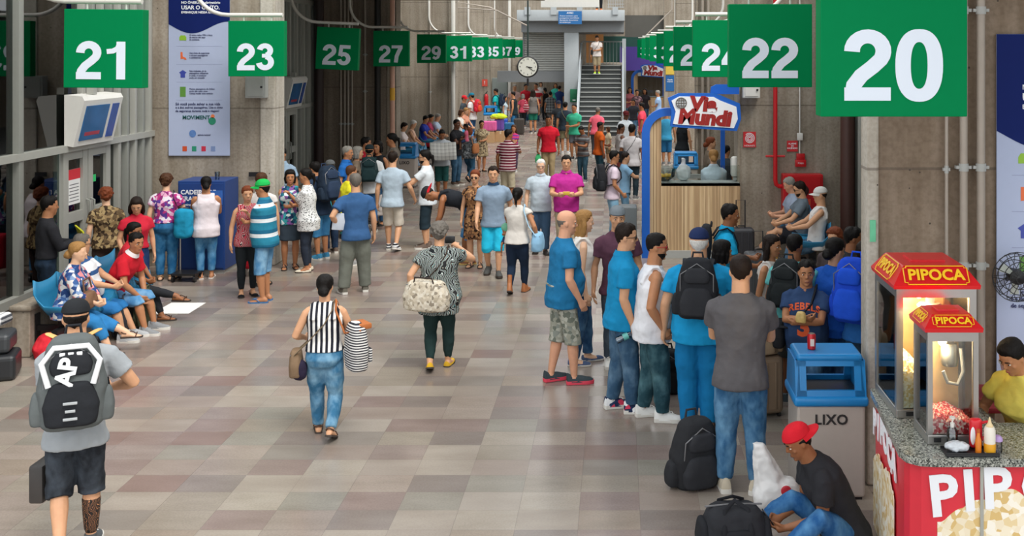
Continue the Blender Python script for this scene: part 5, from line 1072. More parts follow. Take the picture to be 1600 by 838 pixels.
Q('maroon', 'young person in backwards grey cap and maroon t-shirt facing the camera', 964, 570, 321, 172, sk=1, hair=('short', 'dark'), cap=('back', C('727a80')), top=('tee', C('5d3c4c')), bot=('jeans', DN('3f4a55', '6a7884')), shoe=SN('e4e2dc'), fat=.9)
Q('oldcap', 'person in navy cap and aqua shirt with a black backpack', 1092, 673, 357, 3, sk=1, hair=('short', 'white'), cap=('cap', C('1f2c52')), top=('polo', C('1893c9'), dict(ease=.022)), bot=('trousers', C('1273aa'), dict(ease=.018)), shoe=SHO('3c2b22'), fat=1.14, belly=.2, L=((.2, .05, -.95), (.5, -1, 0), .5), R=((.05, .5, -.5), (.8, -.2, -.6), .8))
Q('bobgirl', 'dark haired person half hidden between navy cap and aqua polo', 1124, None, 376, 60, H=1.58, sex='f', sk=2, hair=('bob', 'black'), top=('tee', C('8a8a90')), bot=('jeans', DN()), shoe=SN('888888'))
Q('young', 'young person in aqua polo leaning forward in front of the kiosk', 1126, None, 317, 86, H=1.72, sk=3, hair=('short', 'black'), top=('polo', C('169bca')), bot=('jeans', DN('22384f', '4a6a88')), shoe=SN('444444'), lean=10, R=((-.02, .66, -.46), (.5, -.5, -1), .8), L='phone')
Q('grey', 'person in charcoal t-shirt and light jeans standing with back turned', 1157, 768, 398, 4, sk=1, hair=('fade', 'dark'), top=('tee', C('5a5759'), dict(ease=.016)), bot=('jeans', DN('2f5a80', '6f9cbc'), dict(ease=.011)), shoe=('sneaker', C('c9bda8'), SOLE_W), L='phone', R='phone', stance=.066, toe=14, fat=1.03)
Q('longhair', 'person with long dark hair and bare shoulders looking right', 1202, None, 366, 115, H=1.55, sex='f', sk=2, hair=('long', 'dark'), top=('tank', C('dcd6d0'), dict(strap=.014)), bot=('jeans', DN('4a565e', '7c8890')), shoe=SN('888888'))
Q('tealtee', 'person in pale teal t-shirt and dark shorts with black backpack', 1240, 632, 365, 18, sk=3, hair=('fade', 'black'), top=('tee', C('62b4b2')), bot=('shorts', C('464644'), dict(len=.92)), shoe=SN('6a7a80'), R='belly', L='down')
Q('boy', 'boy in navy jersey with orange number eating snacks by the litter bin', 1260, 655, 408, 188, sk=2, hair=('short', 'black'), hk=1.1, fat=1.12, belly=.4, top=('tee', C('2f4569'), dict(ease=.02, hem=.43)), bot=('jeans', DN('2f5478', '6a90b0')), shoe=SN('304a66'), L=((-.42, .56, -.42), (.8, .1, -.8), .9), R=((-.40, .50, -.36), (.8, .1, -.8), .9), hy=-12)
Q('royal', 'person in royal blue top with black bun next to the pole', 1301, 640, 372, 45, sex='f', sk=1, hair=('bun', 'black'), top=('tee', C('1d57b6'), dict(ease=.024)), bot=('jeans', DN('22406b', '4a6f98')), shoe=SN('444444'), fat=1.2, L='bag')
Q('bigman', 'tall dark haired person in black t-shirt behind the royal blue top', 1328, None, 354, 75, H=1.62, sk=3, hair=('short', 'black'), top=('tee', C('2a2a2e')), bot=('jeans', DN('222a36', '444c58')), shoe=SN('333333'), fat=1.15)
Q('bluepack', 'person carrying the bright blue rucksack at the concrete pole', 1349, None, 377, 22, H=1.66, sk=1, hair=('short', 'dark'), top=('tee', C('2f6fb8')), bot=('jeans', DN('2a4460', '54708c')), shoe=SN('444444'))
Q('childb', 'child with reddish brown hair behind the royal blue top', 1306, None, 358, 205, H=1.42, sk=1, hk=1.1, hair=('curly', 'auburn'), top=('tee', C('4a4040')), bot=('jeans', DN()), shoe=SN('777777'))
Q('redcap', 'seated person in black t-shirt and backwards red cap looking at phone', 0, 0, 0, 262, H=1.66, loc=(1.57, 7.56, 0), sit=dict(h=.02, feet=((-.24, .52, .0, -20), (.14, .62, .0, 15)), pole=((-.5, .2, 1), (.25, .4, 1))), lean=34, sk=3, hair=('short', 'black'), cap=('back', C('cf1f2d')), top=('tee', C('2b2b2f'), dict(ease=.02)), bot=('jeans', DN('23558a', '5f94be')), shoe=('sneaker', C('a02430'), SOLE_W), L=((-.15, .74, -.32), (.4, -.3, -1), .9), R=((-.18, .74, -.34), (.4, -.3, -1), .9), hp=26, lod=2, hy=-4, fat=1.08)
Q('vendor', 'vendor in yellow top and dark hairnet leaning over the counter', 0, 0, 0, 240, H=1.58, loc=(2.79, 7.28, 0), lean=20, sex='f', sk=2, hair=('bun', 'black'), top=('tee', C('d2c25c'), dict(ease=.02)), bot=('trousers', C('2a2a2e')), shoe=SN('777777'), L=((.05, .62, -.55), (.8, -.3, -.5), .7), R=((.1, .62, -.55), (.8, -.3, -.5), .7), hp=30, lod=2, fat=1.2)
# -- right bench
def bench_sit(key, label, x, d, face, H=1.7, h=.43, f=((-.09, .50, 0), (.10, .46, 0)), **k):
    return Q(key, label, 0, 0, 0, face, H=H, loc=((x, d, 0)), sit=dict(h=h, feet=f), **k)
bench_sit('rc', 'seated person in white cap and sleeveless white top by the hose cabinet', 2.98, 16.35, 276, sk=1, hair=('fade', 'dark'), cap=('cap', C('d4d2cc')), top=('tank', C('e0dcd8')), bot=('jeans', DN('33506a', '66849c')), shoe=SN('888888'), L='lap', R='lap', lean=-10)
bench_sit('rb', 'seated bearded person in slate t-shirt with crossed legs, middle of three', 2.86, 17.05, 272, sk=1, hair=('short', 'dark'), beard='dark', specs=('sun', '1a1512'), top=('tee', C('66727c')), bot=('shorts', C('2a2a30')), shoe=SHO('4c3c30'), f=((-.02, .62, .28), (.1, .45, 0)), L='lap', R='lap', lean=-4, hp=14)
bench_sit('ra', 'seated grey haired person in pale shirt, farthest of three on right bench', 2.86, 17.65, 265, sk=5, hair=('short', 'grey'), top=('tee', C('98a4b8')), bot=('shorts', C('3a3f4a')), shoe=SHO('4c3c30'), L='read', R='read', lean=2, hp=22)
# -- left bench
LS = -6.22
bench_sit('l1', 'seated person with ginger bun and flowery blue blouse, nearest on left bench', LS-.0, 12.3, 82, H=1.56, h=.40, sex='f', sk=0, hair=('bun', 'blond'), top=('long', cloth('floral', '3f5f94', 'd88a90', 'd6d4d2', '2a4478', '7f98bc', s=.8), dict(len=1.75)), bot=('capri', C('2f78b0')), shoe=SA(), f=((.02, .78, .10), (.10, .48, 0)), L='lap', R='lap', fat=1.15, lean=12)
bench_sit('l2', 'seated person in glasses and blue striped white polo on left bench', LS-.05, 12.8, 80, H=1.62, h=.37, sk=1, hair=('short', 'saltpepper'), specs=('clear', '2a2422'), top=('tee', cloth('hstripe', 'e0e2e4', '33598c', 'e0e2e4', s=.15)), bot=('bermuda', C('2b70aa')), shoe=SN('a8aaac'), f=((-.12, .52, 0), (.12, .46, 0)), L='lap', R='lap', hy=-32, belly=.5, fat=1.12, lean=-6)
bench_sit('l3', 'seated person in red polo leaning forward on left bench', LS+.08, 13.25, 92, H=1.64, h=.37, sk=2, hair=('short', 'black'), top=('polo', C('c81f2e'), dict(collar=C('e6dede'))), bot=('bermuda', DN('4f86b4', '8fb8d8')), shoe=SN('8a8c8e'), f=((-.12, .45, 0), (.14, .46, 0)), L=((-.05, .70, -.62), (.9, -.1, -.4), .6), R=((-.10, .74, -.50), (.9, -.1, -.4), .6), hy=30, hp=8, lean=34)
bench_sit('l4', 'seated person in red top with black ponytail and crossed dark trousers', LS-.05, 13.75, 84, H=1.60, h=.38, sex='f', sk=3, hair=('pony', 'black'), top=('tee', C('c02a36')), bot=('leggings', C('26282c')), shoe=SA(), f=((.02, .50, 0), (.04, .86, .22)), L='lap', R='lap', lean=18, hy=20)
# -- left group
Q('blackshirt', 'person in black shirt holding a yellow folder beside the glass door', 72, 520, 306, 78, sk=2, hair=('short', 'black'), top=('long', C('2a2a2e'), dict(hem=.50, len=1.9)), bot=('jeans', DN('16222f', '2c3f55')), shoe=SHO(), R=((-.1, .62, -.40), (.5, -.5, -1), .8), L='read', fat=.96)
Q('redblouse', 'young person in red blouse and navy jeans behind the seated red shirts', 213, 485, 305, 168, sex='f', sk=1, hair=('long', 'dark'), top=('blouse', C('c5263a'), dict(len=.5, hem=.50)), bot=('jeans', DN('1b2d55', '34507c')), shoe=SA(), hp=26, hy=14, L='down', R=((.1, .28, -.88), (.5, -1, 0), .5))
Q('auburn', 'person with short auburn hair and brown patterned blouse at the door', 166, 470, 293, 352, sex='f', sk=0, hair=('curly', 'auburn'), top=('blouse', cloth('camo', '5c4a34', '8a7250', '3a2c20', 'a08a62', s=.7), dict(len=.6, hem=.48)), bot=('trousers', C('40322f')), shoe=FL('3a2a22'), fat=1.15)
Q('floral', 'person in pink flowery blouse and jeans with a black handbag', 259, 438, 272, 12, sex='f', sk=0, hair=('curly', 'brown'), top=('blouse', cloth('floral', 'b8387c', 'e0a8c4', '5a3a8c', 'dcd4dc', '8c2c70', s=.8), dict(len=.5, hem=.50)), bot=('jeans', DN('1d5a88', '4c8ab4')), shoe=SA('b08a60'), fat=1.2, R='strap')
Q('whitetank', 'person with dark bun in long white vest facing the blue cabinet', 322, 435, 276, 0, sk=2, hair=('bun', 'black'), top=('tank', C('ddd2d6'), dict(hem=.42, ease=.022)), bot=('jeans', DN('2f6c9c', '74aace'), dict(len=1.86)), shoe=FF('d8d0c8'), L='phone', R='phone', fat=1.08)
Q('redprint', 'person in red printed top and black leggings, left of the green cap', 386, 462, 290, 172, sex='f', sk=1, hair=('bun', 'auburn'), top=('tank', cloth('print', '9c2838', 'e2c8c4', '3a2428', 'c44a58', s=.8), dict(hem=.46, strap=.03)), bot=('leggings', C('1f2427')), shoe=FL('1c1c20'), L='chin', R='down')
Q('greencap', 'person in bright green cap, teal striped polo and denim shorts', 414, 471, 280, 292, sk=2, hair=('short', 'black'), cap=('cap', C('22b052')), top=('polo', cloth('hstripe', '2a7f9a', '2a7f9a', 'dfe4e6', '1f6484', s=.2), dict(hem=.46, ease=.02)), bot=('bermuda', DN('4f87b4', '98c2dc')), shoe=FF('3f6fa0'), L='cross', R='cross', belly=.3, fat=1.06)
Q('whitetop', 'person with loose dark bun in white top behind the green cap', 408, 447, 270, 5, sex='f', sk=1, hair=('bun', 'brown'), top=('blouse', C('d2ccc8')), bot=('bermuda', C('5a5258')), shoe=FL('222222'))
Q('tealdress', 'person with black bob and teal flowery top touching chin', 453, 420, 265, 176, sex='f', sk=2, hair=('bob', 'black'), top=('tank', cloth('floral', '3a9aa0', '1f3a5c', 'd0dcdc', '8a5a9c', '2a6a80', s=.8), dict(narrow=False)), bot=('skirt', C('38444f'), dict(len=.30)), shoe=SA('222222'), L='chin', R='cross', fat=1.08)
Q('dots', 'person in white polka dot tunic with arms folded facing left', 481, 424, 263, 282, sex='f', sk=2, hair=('pony', 'black'), top=('blouse', cloth('dots', 'dcdcda', '2a2a2e', s=.42), dict(len=.6, hem=.41, ease=.022)), bot=('leggings', C('2c3340')), shoe=FL('d8cdb8'), L='cross', R='cross', fat=1.06)
Q('bent', 'person in navy top and blue shorts with big navy backpack', 503, 405, 251, 318, sk=2, hair=('short', 'black'), top=('tee', C('26364c')), bot=('bermuda', C('3f7fae')), shoe=SN('3f86ac'), lean=20)
Q('tealcap', 'person in teal vest and dark jeans with grey hat turned away', 517, 396, 250, 330, sex='f', sk=2, hair=('pony', 'black'), cap=('cap', C('5a5c5c')), top=('tank', C('2f9aa0')), bot=('jeans', DN('1a2940', '30445f')), shoe=SN('6a5a50'), R=((.2, .1, -.9), (.5, -1, 0), .5))
Q('pillar', 'person in pale blue shirt with dark strap beside the pillar', 441, None, 230, 200, H=1.68, sk=2, hair=('short', 'black'), top=('polo', C('9ab2c8')), bot=('jeans', DN()), shoe=SN('444444'))
Q('cargo', 'person in blue t-shirt and loose olive cargo trousers holding papers', 556, 458, 271, 350, sk=1, hair=('short', 'saltpepper'), top=('tee', C('365a86'), dict(ease=.018)), bot=('trousers', C('6e7168'), dict(ease=.024, cuff=.052)), shoe=SN('6a665c'), L=((.10, .10, -.72), (.9, -.8, 0), .8), R='down', legs=((-.05, 0, 0), (.035, .03, 0)))
Q('yellow', 'young person in yellow vest between blue shirt and white backpack wearer', 546, 414, 258, 55, sk=2, hair=('fade', 'brown'), top=('tank', C('dcd42c'), dict(narrow=False)), bot=('shorts', C('4a5a6a')), shoe=SN('8a8a88'))
Q('bluepolo', 'older person in blue polo standing by the dark second wall', 540, 372, 228, 110, sk=2, hair=('short', 'grey'), top=('polo', C('2466b0')), bot=('trousers', C('2f8a80')), shoe=SHO())
Q('greyhair', 'person with grey hair beside the blue polo', 556, 366, 229, 95, sex='f', sk=1, hair=('bob', 'grey'), top=('blouse', C('7a6a5a')), bot=('jeans', DN()), shoe=FL('333333'))
Q('redback', 'person in red t-shirt behind the grey haired one', 569, 352, 214, 90, sk=2, hair=('short', 'black'), top=('tee', C('b02434')), bot=('jeans', DN()), shoe=SN('444444'))
Q('whitepack', 'person in white t-shirt and dark cap wearing a dark green backpack', 577, 363, 226, 2, sk=2, hair=('fade', 'black'), cap=('cap', C('1f2c30')), top=('tee', C('d6d8d8')), bot=('capri', DN('2a5a8c', '5a8ab4')), shoe=SN('333333'), fat=1.05)
Q('smile', 'smiling dark haired person facing the white backpack wearer', 592, 352, 220, 215, sex='f', sk=2, hair=('bob', 'black'), top=('tank', C('22262a')), bot=('jeans', DN()), shoe=FL('222222'))
Q('ponyleft', 'person with curly ponytail and taupe vest beside the litter bin', 615, 347, 208, 278, sex='f', sk=2, hair=('pony', 'black'), top=('tank', C('6f675e'), dict(narrow=False)), bot=('jeans', DN()), shoe=FL('222222'), L='belly')
Q('beige', 'person in pale grey t-shirt and beige shorts walking away', 613, 392, 236, 12, sk=1, hair=('short', 'dark'), top=('tee', C('a9b9c6'), dict(ease=.016)), bot=('bermuda', C('cdc4b6'), dict(len=1.0)), shoe=('sneaker', cloth('hstripe', 'e0e0e0', '2a2a2e', s=.05), SOLE_W), R=((.32, .28, -.84), (.3, -1, 0), .6), stride=.3)
Q('graphic', 'bearded person in white graphic t-shirt and glasses facing left', 667, 388, 234, 278, sk=1, hair=('pony', 'black'), beard='black', specs=('clear', '1a1614'), top=('tee', C('d4dade'), dict(ease=.018)), bot=('bermuda', C('24333c'), dict(len=1.25)), shoe=SN('6a5a50'), L='reach', R='reach')
Q('bending', 'person in black vest and denim shorts bending down', 734, 412, 0, 274, H=1.72, lean=84, sk=3, hair=('fade', 'black'), cap=('back', C('26262a'), C('c8202c')), top=('tank', C('1f2228'), dict(hem=.50)), bot=('bermuda', DN('3f7cb4', '92c0de')), shoe=FF('c8a860'), L='floor', R='floor', legs=((.02, -.02, 0), (.03, .06, 0)), lod=1)
Q('leopard', 'person in sunglasses and leopard print dress beside the turquoise shorts', 743, 417, 265, 192, sex='f', sk=1, hair=('bun', 'auburn'), specs=('sun', '5a2a1c'), top=('dress', cloth('camo', '6a4a34', 'a0764e', '2a1a14', '8a6040', s=.55), dict(hem=.30, strap=.018, flare=.06)), bot=('none', None), shoe=SA('222222'), L='down', R='down')
Q('turq', 'person in grey blue polo and turquoise shorts walking to the camera', 771, 430, 258, 184, sk=1, hair=('short', 'dark'), top=('polo', C('8598ac'), dict(collar=C('1f3a55'))), bot=('bermuda', C('26b6d8')), shoe=SN('4c4c4a', SOLE_D), stride=.3, L='swing_b', R='swing_f')
Q('mother', 'person in white top and dark trousers with tan boots carrying a baby', 808, 459, 292, 14, sex='f', sk=2, hair=('pony', 'black'), top=('blouse', C('d6d0c8'), dict(len=.25, hem=.49)), bot=('leggings', C('1e2d42'), dict(waist=.60)), shoe=('boot', M('tan_leather', 'a8683c', .5), SOLE_D), stride=-.4, R=((.3, .05, -.86), (.5, -1, 0), 1.0), L='chest', fat=1.08)
Q('whitehair', 'white haired person in glasses and pale shirt walking to the camera', 845, 396, 248, 180, sk=0, hair=('short', 'white'), specs=('clear', '3a3430'), top=('polo', C('b8c5ce')), bot=('trousers', C('3f5974')), shoe=SHO(), belly=.2, stride=.15)
Q('magenta', 'person in magenta polo looking at something in both hands', 885, 402, 242, 180, sk=1, hair=('short', 'black'), top=('polo', C('b42c8a')), bot=('trousers', C('a89a80')), shoe=SHO(), L='read', R='read', belly=.3, fat=1.1)
Q('pinkpack', 'young person in pale pink t-shirt and sunglasses with black backpack', 957, 372, 235, 80, sk=2, hair=('short', 'black'), specs=('sun', '1a1512'), top=('tee', C('d8c6d2')), bot=('jeans', DN('7aa8c4', 'b8d4e2')), shoe=SN('cccccc'), R=((.0, .3, -.85), (.5, -1, 0), .6), lod=1)
Q('phonehand', 'person in light blue shirt holding out a phone behind the pink t-shirt', 975, 352, 238, 82, sk=1, hair=('short', 'dark'), top=('tee', C('8ab4d4')), bot=('jeans', DN('5a88a8', '90b4cc')), shoe=SN('888888'), R='reach', L='down')
# -- middle distance
Q('redtee', 'person in red t-shirt and khaki trousers walking to the camera', 857, 284, 180, 182, sk=3, hair=('short', 'black'), top=('tee', C('c91c30'), dict(ease=.018)), bot=('trousers', C('a38f6c')), shoe=SHO(), L='down', R='carry', stride=.15)
Q('maroonstripe', 'person in maroon striped polo and khaki shorts with hand to face', 793, 320, 202, 30, sk=3, hair=('short', 'black'), top=('polo', cloth('hstripe', '6a2434', '6a2434', 'd4c4c4', s=.06)), bot=('bermuda', C('bbb096')), shoe=SN('777777'), R='face', belly=.2, hy=30)
Q('pinkkid', 'child in pink striped top beyond the maroon striped polo', 803, None, 196, 195, H=1.30, sex='f', sk=2, hk=1.12, hair=('long', 'brown'), top=('tee', cloth('hstripe', 'c83a6c', '7a3a8c', s=.08)), bot=('leggings', C('4a3a50')), shoe=SN('999999'), L='chest')
Q('beigedress', 'person in beige printed dress facing the camera', 752, 268, 188, 160, sex='f', sk=2, hair=('pony', 'dark'), top=('dress', cloth('camo', '8a7a60', 'b0a080', '5c4c3c', 'a29070', s=.6), dict(hem=.30, narrow=False, flare=.10, len=.5)), bot=('none', None), shoe=FL('4a3a30'), L='belly', fat=1.15)
Q('tanbag', 'person with auburn bob and grey blouse striding away with tan bag', 733, 284, 196, 25, sex='f', sk=1, hair=('bob', 'auburn'), top=('long', cloth('camo', '6a6e72', '8c9296', '4a4e54', s=.7)), bot=('jeans', DN('22445c', '3f6884')), shoe=FL('2a2a2e'), stride=.75)
Q('father', 'person in black t-shirt holding a baby', 712, 289, 186, 130, sk=4, hair=('fade', 'black'), top=('tee', C('26262a')), bot=('jeans', DN('2c4a62', '4f728c')), shoe=SN('5a4a40'), L='chest', R='chest')
Q('reader', 'person in grey t-shirt reading a newspaper', 690, 307, 200, 175, sk=3, hair=('fade', 'black'), top=('tee', C('a2a8ae'), dict(ease=.02)), bot=('bermuda', C('1f4c4a')), shoe=SN('555555'), L='read', R='read', hp=32)
for k_, lab, x, d, fc, sx, s_, hr, tp, bt in (('s1', 'seated person in white and red top beside the near blue-topped bin', 626, 31, 92, 'f', 1, ('bun', 'dark'), ('tee', C('e6d8d4')), ('jeans', DN('8098b0', 'b0c4d4'))), ('s2', 'seated white haired person in salmon vest', 640, 32, 88, 'm', 1, ('short', 'white'), ('tank', C('e0b8a0')), ('jeans', DN('6a88a8', 'a0b8d0'))),
        ('s3', 'seated person in blue t-shirt and red shorts at the third wall', 660, 34.2, 96, 'm', 2, ('short', 'black'), ('tee', C('2a3a9c')), ('bermuda', C('b82430'))), ('s4', 'seated grey haired person in pale shirt at the third wall', 679, 35.2, 92, 'm', 1, ('short', 'grey'), ('tee', C('b8c8dc')), ('jeans', DN())),
        ('s5', 'seated dark haired person in pink between the two at the third wall', 668, 34.9, 92, 'f', 2, ('short', 'black'), ('tee', C('b0405c')), ('jeans', DN())), ('s6', 'seated person in white hat in front of the two capped boys', 716, 37.6, 100, 'f', 2, ('bob', 'brown'), ('blouse', C('d8d4cc')), ('jeans', DN())), ('s7', 'seated person with orange top and blond hair near the capped boys', 724, 38.8, 110, 'f', 1, ('bun', 'blond'), ('blouse', C('c88a70')), ('jeans', DN('2f6fa8', '5a94c4')))):
    bench_sit(k_, lab, (x-VX)*d/FPX, d, fc, H=1.66, sex=sx, sk=s_, hair=hr, top=tp, bot=bt, shoe=SHO(), L='lap', R='lap', lean=8, hp=16)
Q('redcapboy', 'boy in red cap and dark t-shirt at the fourth wall', 724, 222, 149, 110, sk=2, hair=('short', 'black'), cap=('cap', C('c8242c')), top=('tee', C('3a4248')), bot=('shorts', C('22262a')), shoe=SN('444444'), fat=.9)
Q('tealcapboy', 'boy in teal cap and white t-shirt wearing a red backpack', 738, 222, 145, 300, sk=2, hair=('short', 'black'), cap=('cap', C('1f6f86')), top=('tee', C('dcdad8')), bot=('jeans', DN('24466a', '44688c')), shoe=SN('777777'), fat=.9)
FARP = [(776, 206, 138, 290, 'm', 3, ('fade', 'black'), ('tee', C('22a8a4')), ('jeans', DN('1f2c3c', '38485c')), 'person in turquoise t-shirt with navy backpack by the far cabinet'), (788, 206, 150, 100, 'f', 2, ('long', 'black'), ('blouse', C('b8c8d0')), ('trousers', C('6a6258')), 'person in pale blue blouse right of the turquoise t-shirt'),
 (803, 209, 143, 285, 'm', 2, ('short', 'black'), ('tank', C('1d2a2e')), ('jeans', DN('1f5680', '3f80ac')), 'person in black vest and blue jeans beside a dark suitcase'), (817, 200, 147, 10, 'f', 1, ('bob', 'grey'), ('tee', C('c0485c')), ('leggings', C('22262a')), 'person in dusty red top with a red striped bag'),
 (833, 208, 140, 345, 'f', 2, ('long', 'dark'), ('tank', C('6a6460')), ('shorts', C('1f6c58')), 'person in green shorts with a yellow bag'), (821, 192, 131, 150, 'm', 2, ('short', 'black'), ('tee', C('cc2a38')), ('jeans', DN()), 'person in red shirt left under the clock'),
 (838, 192, 130, 200, 'm', 2, ('fade', 'black'), ('tee', cloth('hstripe', 'd0303c', 'd0303c', 'e8d8d4', s=.3)), ('jeans', DN()), 'person in red and white shirt right under the clock'), (804, 197, 132, 170, 'm', 1, ('short', 'grey'), ('tee', C('e2b8b0')), ('jeans', DN()), 'person in pale pink shirt by the white pipe'),
 (860, 198, 143, 0, 'm', 2, ('short', 'black'), ('tee', cloth('plaid', '3c4044', '8c9090', '54585a', s=.12), dict(ease=.03, hem=.40)), ('trousers', C('6a6460')), 'person in grey plaid shirt at the shutter opening'), (852, 190, 137, 330, 'f', 3, ('bun', 'black'), ('tank', C('26221f')), ('jeans', DN('22262a', '3a3f44')), 'person in dark vest beside the grey plaid shirt'),
 (874, 187, 134, 20, 'm', 2, ('short', 'black'), ('tee', C('24386a')), ('jeans', DN()), 'person in navy shirt next to the grey column'), (868, 180, 130, 180, 'f', 2, ('long', 'brown'), ('tee', C('3ab09c')), ('jeans', DN()), 'person in mint top beyond the navy shirt'), (845, 178, 128, 180, 'f', 1, ('bob', 'brown'), ('tee', C('c8c4c0')), ('jeans', DN()), 'person in white top deep inside the shutter opening'), (880, 176, 130, 190, 'm', 1, ('short', 'brown'), ('tee', C('e0a088')), ('jeans', DN()), 'person in peach shirt beside the grey column'),
 (883, 241, 159, 4, 'm', 2, ('short', 'black'), ('tee', C('27323c')), ('shorts', C('8a8468')), 'person in navy t-shirt with a beige crossbody bag'), (873, 226, 157, 170, 'm', 2, ('fade', 'black'), ('tee', C('24282c')), ('jeans', DN('22262c', '3c424a')), 'person in dark cap facing the navy t-shirt'),
 (898, 250, 162, 205, 'm', 2, ('fade', 'black'), ('polo', C('44ba94')), ('shorts', C('6a6c74')), 'person in mint green polo and grey shorts'), (931, 246, 167, 25, 'm', 3, ('fade', 'saltpepper'), ('polo', C('ec6478')), ('trousers', C('4a4a50')), 'person in salmon pink polo at the foot of the stairs'),
 (911, 285, 195, 215, 'm', 3, ('buzz', 'black'), ('polo', cloth('hstripe', '4a4c50', '7c7e80', '5c4a44', s=.12)), ('jeans', DN('26404e', '48687a')), 'person in grey striped polo looking down at a phone'), (936, 284, 190, 70, 'm', 4, ('fade', 'black'), ('tee', C('c75a1e'), dict(ease=.02)), ('jeans', DN('20404c', '3c6070')), 'person in orange t-shirt and dark jeans'),
 (969, 290, 193, 70, 'm', 4, ('buzz', 'black'), ('tank', C('a49e9c')), ('shorts', C('a04a4c')), 'person in grey vest and reddish shorts'), (987, 312, 194, 12, 'm', 3, ('short', 'black'), ('tee', C('bcb8ba'), dict(ease=.02)), ('jeans', DN('1f2e38', '38484f')), 'person in light grey t-shirt with a black messenger bag'),
 (977, 260, 173, 150, 'm', 4, ('fade', 'black'), ('tee', C('dfe6ec')), ('jeans', DN()), 'person in white t-shirt and dark red cap'), (1004, 243, 160, 280, 'm', 3, ('short', 'black'), ('polo', C('e0485c')), ('shorts', C('8a8088')), 'person in coral polo left of the near kiosk'),
 (951, 258, 198, 250, 'f', 1, ('bob', 'brown'), ('tee', C('d8c8a8')), ('shorts', C('8a7a60')), 'small person in cream top between orange and grey vest'), (984, 196, 136, 180, 'f', 2, ('long', 'black'), ('tee', C('a05a60')), ('jeans', DN()), 'person in dusty pink top right of the stairs'), (995, 200, 140, 170, 'f', 2, ('bun', 'black'), ('tee', cloth('camo', '5a4048', '8a6a6c', '3a2c30')), ('jeans', DN()), 'person in patterned plum top right of the stairs'),
 (990, 215, 155, 200, 'm', 3, ('short', 'black'), ('tee', C('2c2c32')), ('jeans', DN()), 'person in black t-shirt behind the coral polo'), (1029, 206, 141, 270, 'm', 2, ('short', 'grey'), ('tee', C('9cb8dc')), ('jeans', DN()), 'person in light blue shirt under the far kiosk sign'), (1008, 196, 138, 200, 'f', 2, ('long', 'black'), ('tee', C('3a3438')), ('jeans', DN()), 'person in dark top under the far kiosk sign'),
 (1041, 258, 172, 0, 'm', 2, ('short', 'black'), ('tee', C('3f9ac4')), ('bermuda', C('2a6c9c')), 'person in sky blue t-shirt and blue shorts seen through the kiosk'), (1066, 282, 182, 20, 'f', 1, ('bun', 'brown'), ('tank', C('22262a'), dict(narrow=False)), ('jeans', DN()), 'person in black vest seen through the kiosk')]
for i, (x, yf, yt, fc, sx, s_, hr, tp, bt, lab) in enumerate(FARP):
    kw = dict(L='phone', R='phone', hp=34) if 'looking down' in lab else dict(lean=18) if 'salmon' in lab else dict(cap=('cap', C('6a2428' if 'red cap' in lab else '1f2634'))) if ' cap' in lab else {}
    if i % 3 == 1 and not kw: kw = dict(L='belly')
    Q('f%d' % i, lab, x, yf, yt, fc, sex=sx, sk=s_, hair=hr, top=tp, bot=bt, shoe=SN(('777777', '444444', 'cccccc')[i % 3]), **kw)
Q('server', 'kiosk server in pale blue shirt with blond bun, back turned', 1115, 385, 234, 0, sex='f', sk=0, hair=('bun', 'blond'), top=('polo', C('cfe0ec'), dict(ease=.02)), bot=('trousers', C('3a3a40')), shoe=SN('777777'), L='belly', R='belly', fat=1.12)
Q('brownbun', 'person with brown top bun waiting behind the kiosk', 1108, 347, 214, 80, sex='f', sk=1, hair=('bun', 'auburn'), top=('tee', C('75685a')), bot=('jeans', DN()), shoe=SN('777777'))
Q('darkkiosk', 'dark haired person right of the brown top bun behind the kiosk', 1133, 352, 227, 40, sk=2, hair=('short', 'black'), top=('tee', C('3c4246')), bot=('jeans', DN()), shoe=SN('777777'))
Q('stairman', 'person in white t-shirt and khaki shorts descending the stairs', 933, 115, 55, 180, H=1.66, loc=(-.88, 46.35, 2.366), sk=2, hair=('short', 'black'), top=('tee', C('d8cec8')), bot=('bermuda', C('9c8c70')), shoe=('sneaker', C('a8d030'), SOLE_W), L='belly', R='down', hp=25, lod=1)
Q('bridgelegs', 'person in dark trousers and orange shoes standing on the footbridge', 936, 8, -40, 180, H=1.72, loc=(-.80, 46.75, 5.08), sk=2, hair=('short', 'black'), top=('tee', C('555a60')), bot=('jeans', C('23262a')), shoe=('sneaker', C('e07838'), SOLE_W))
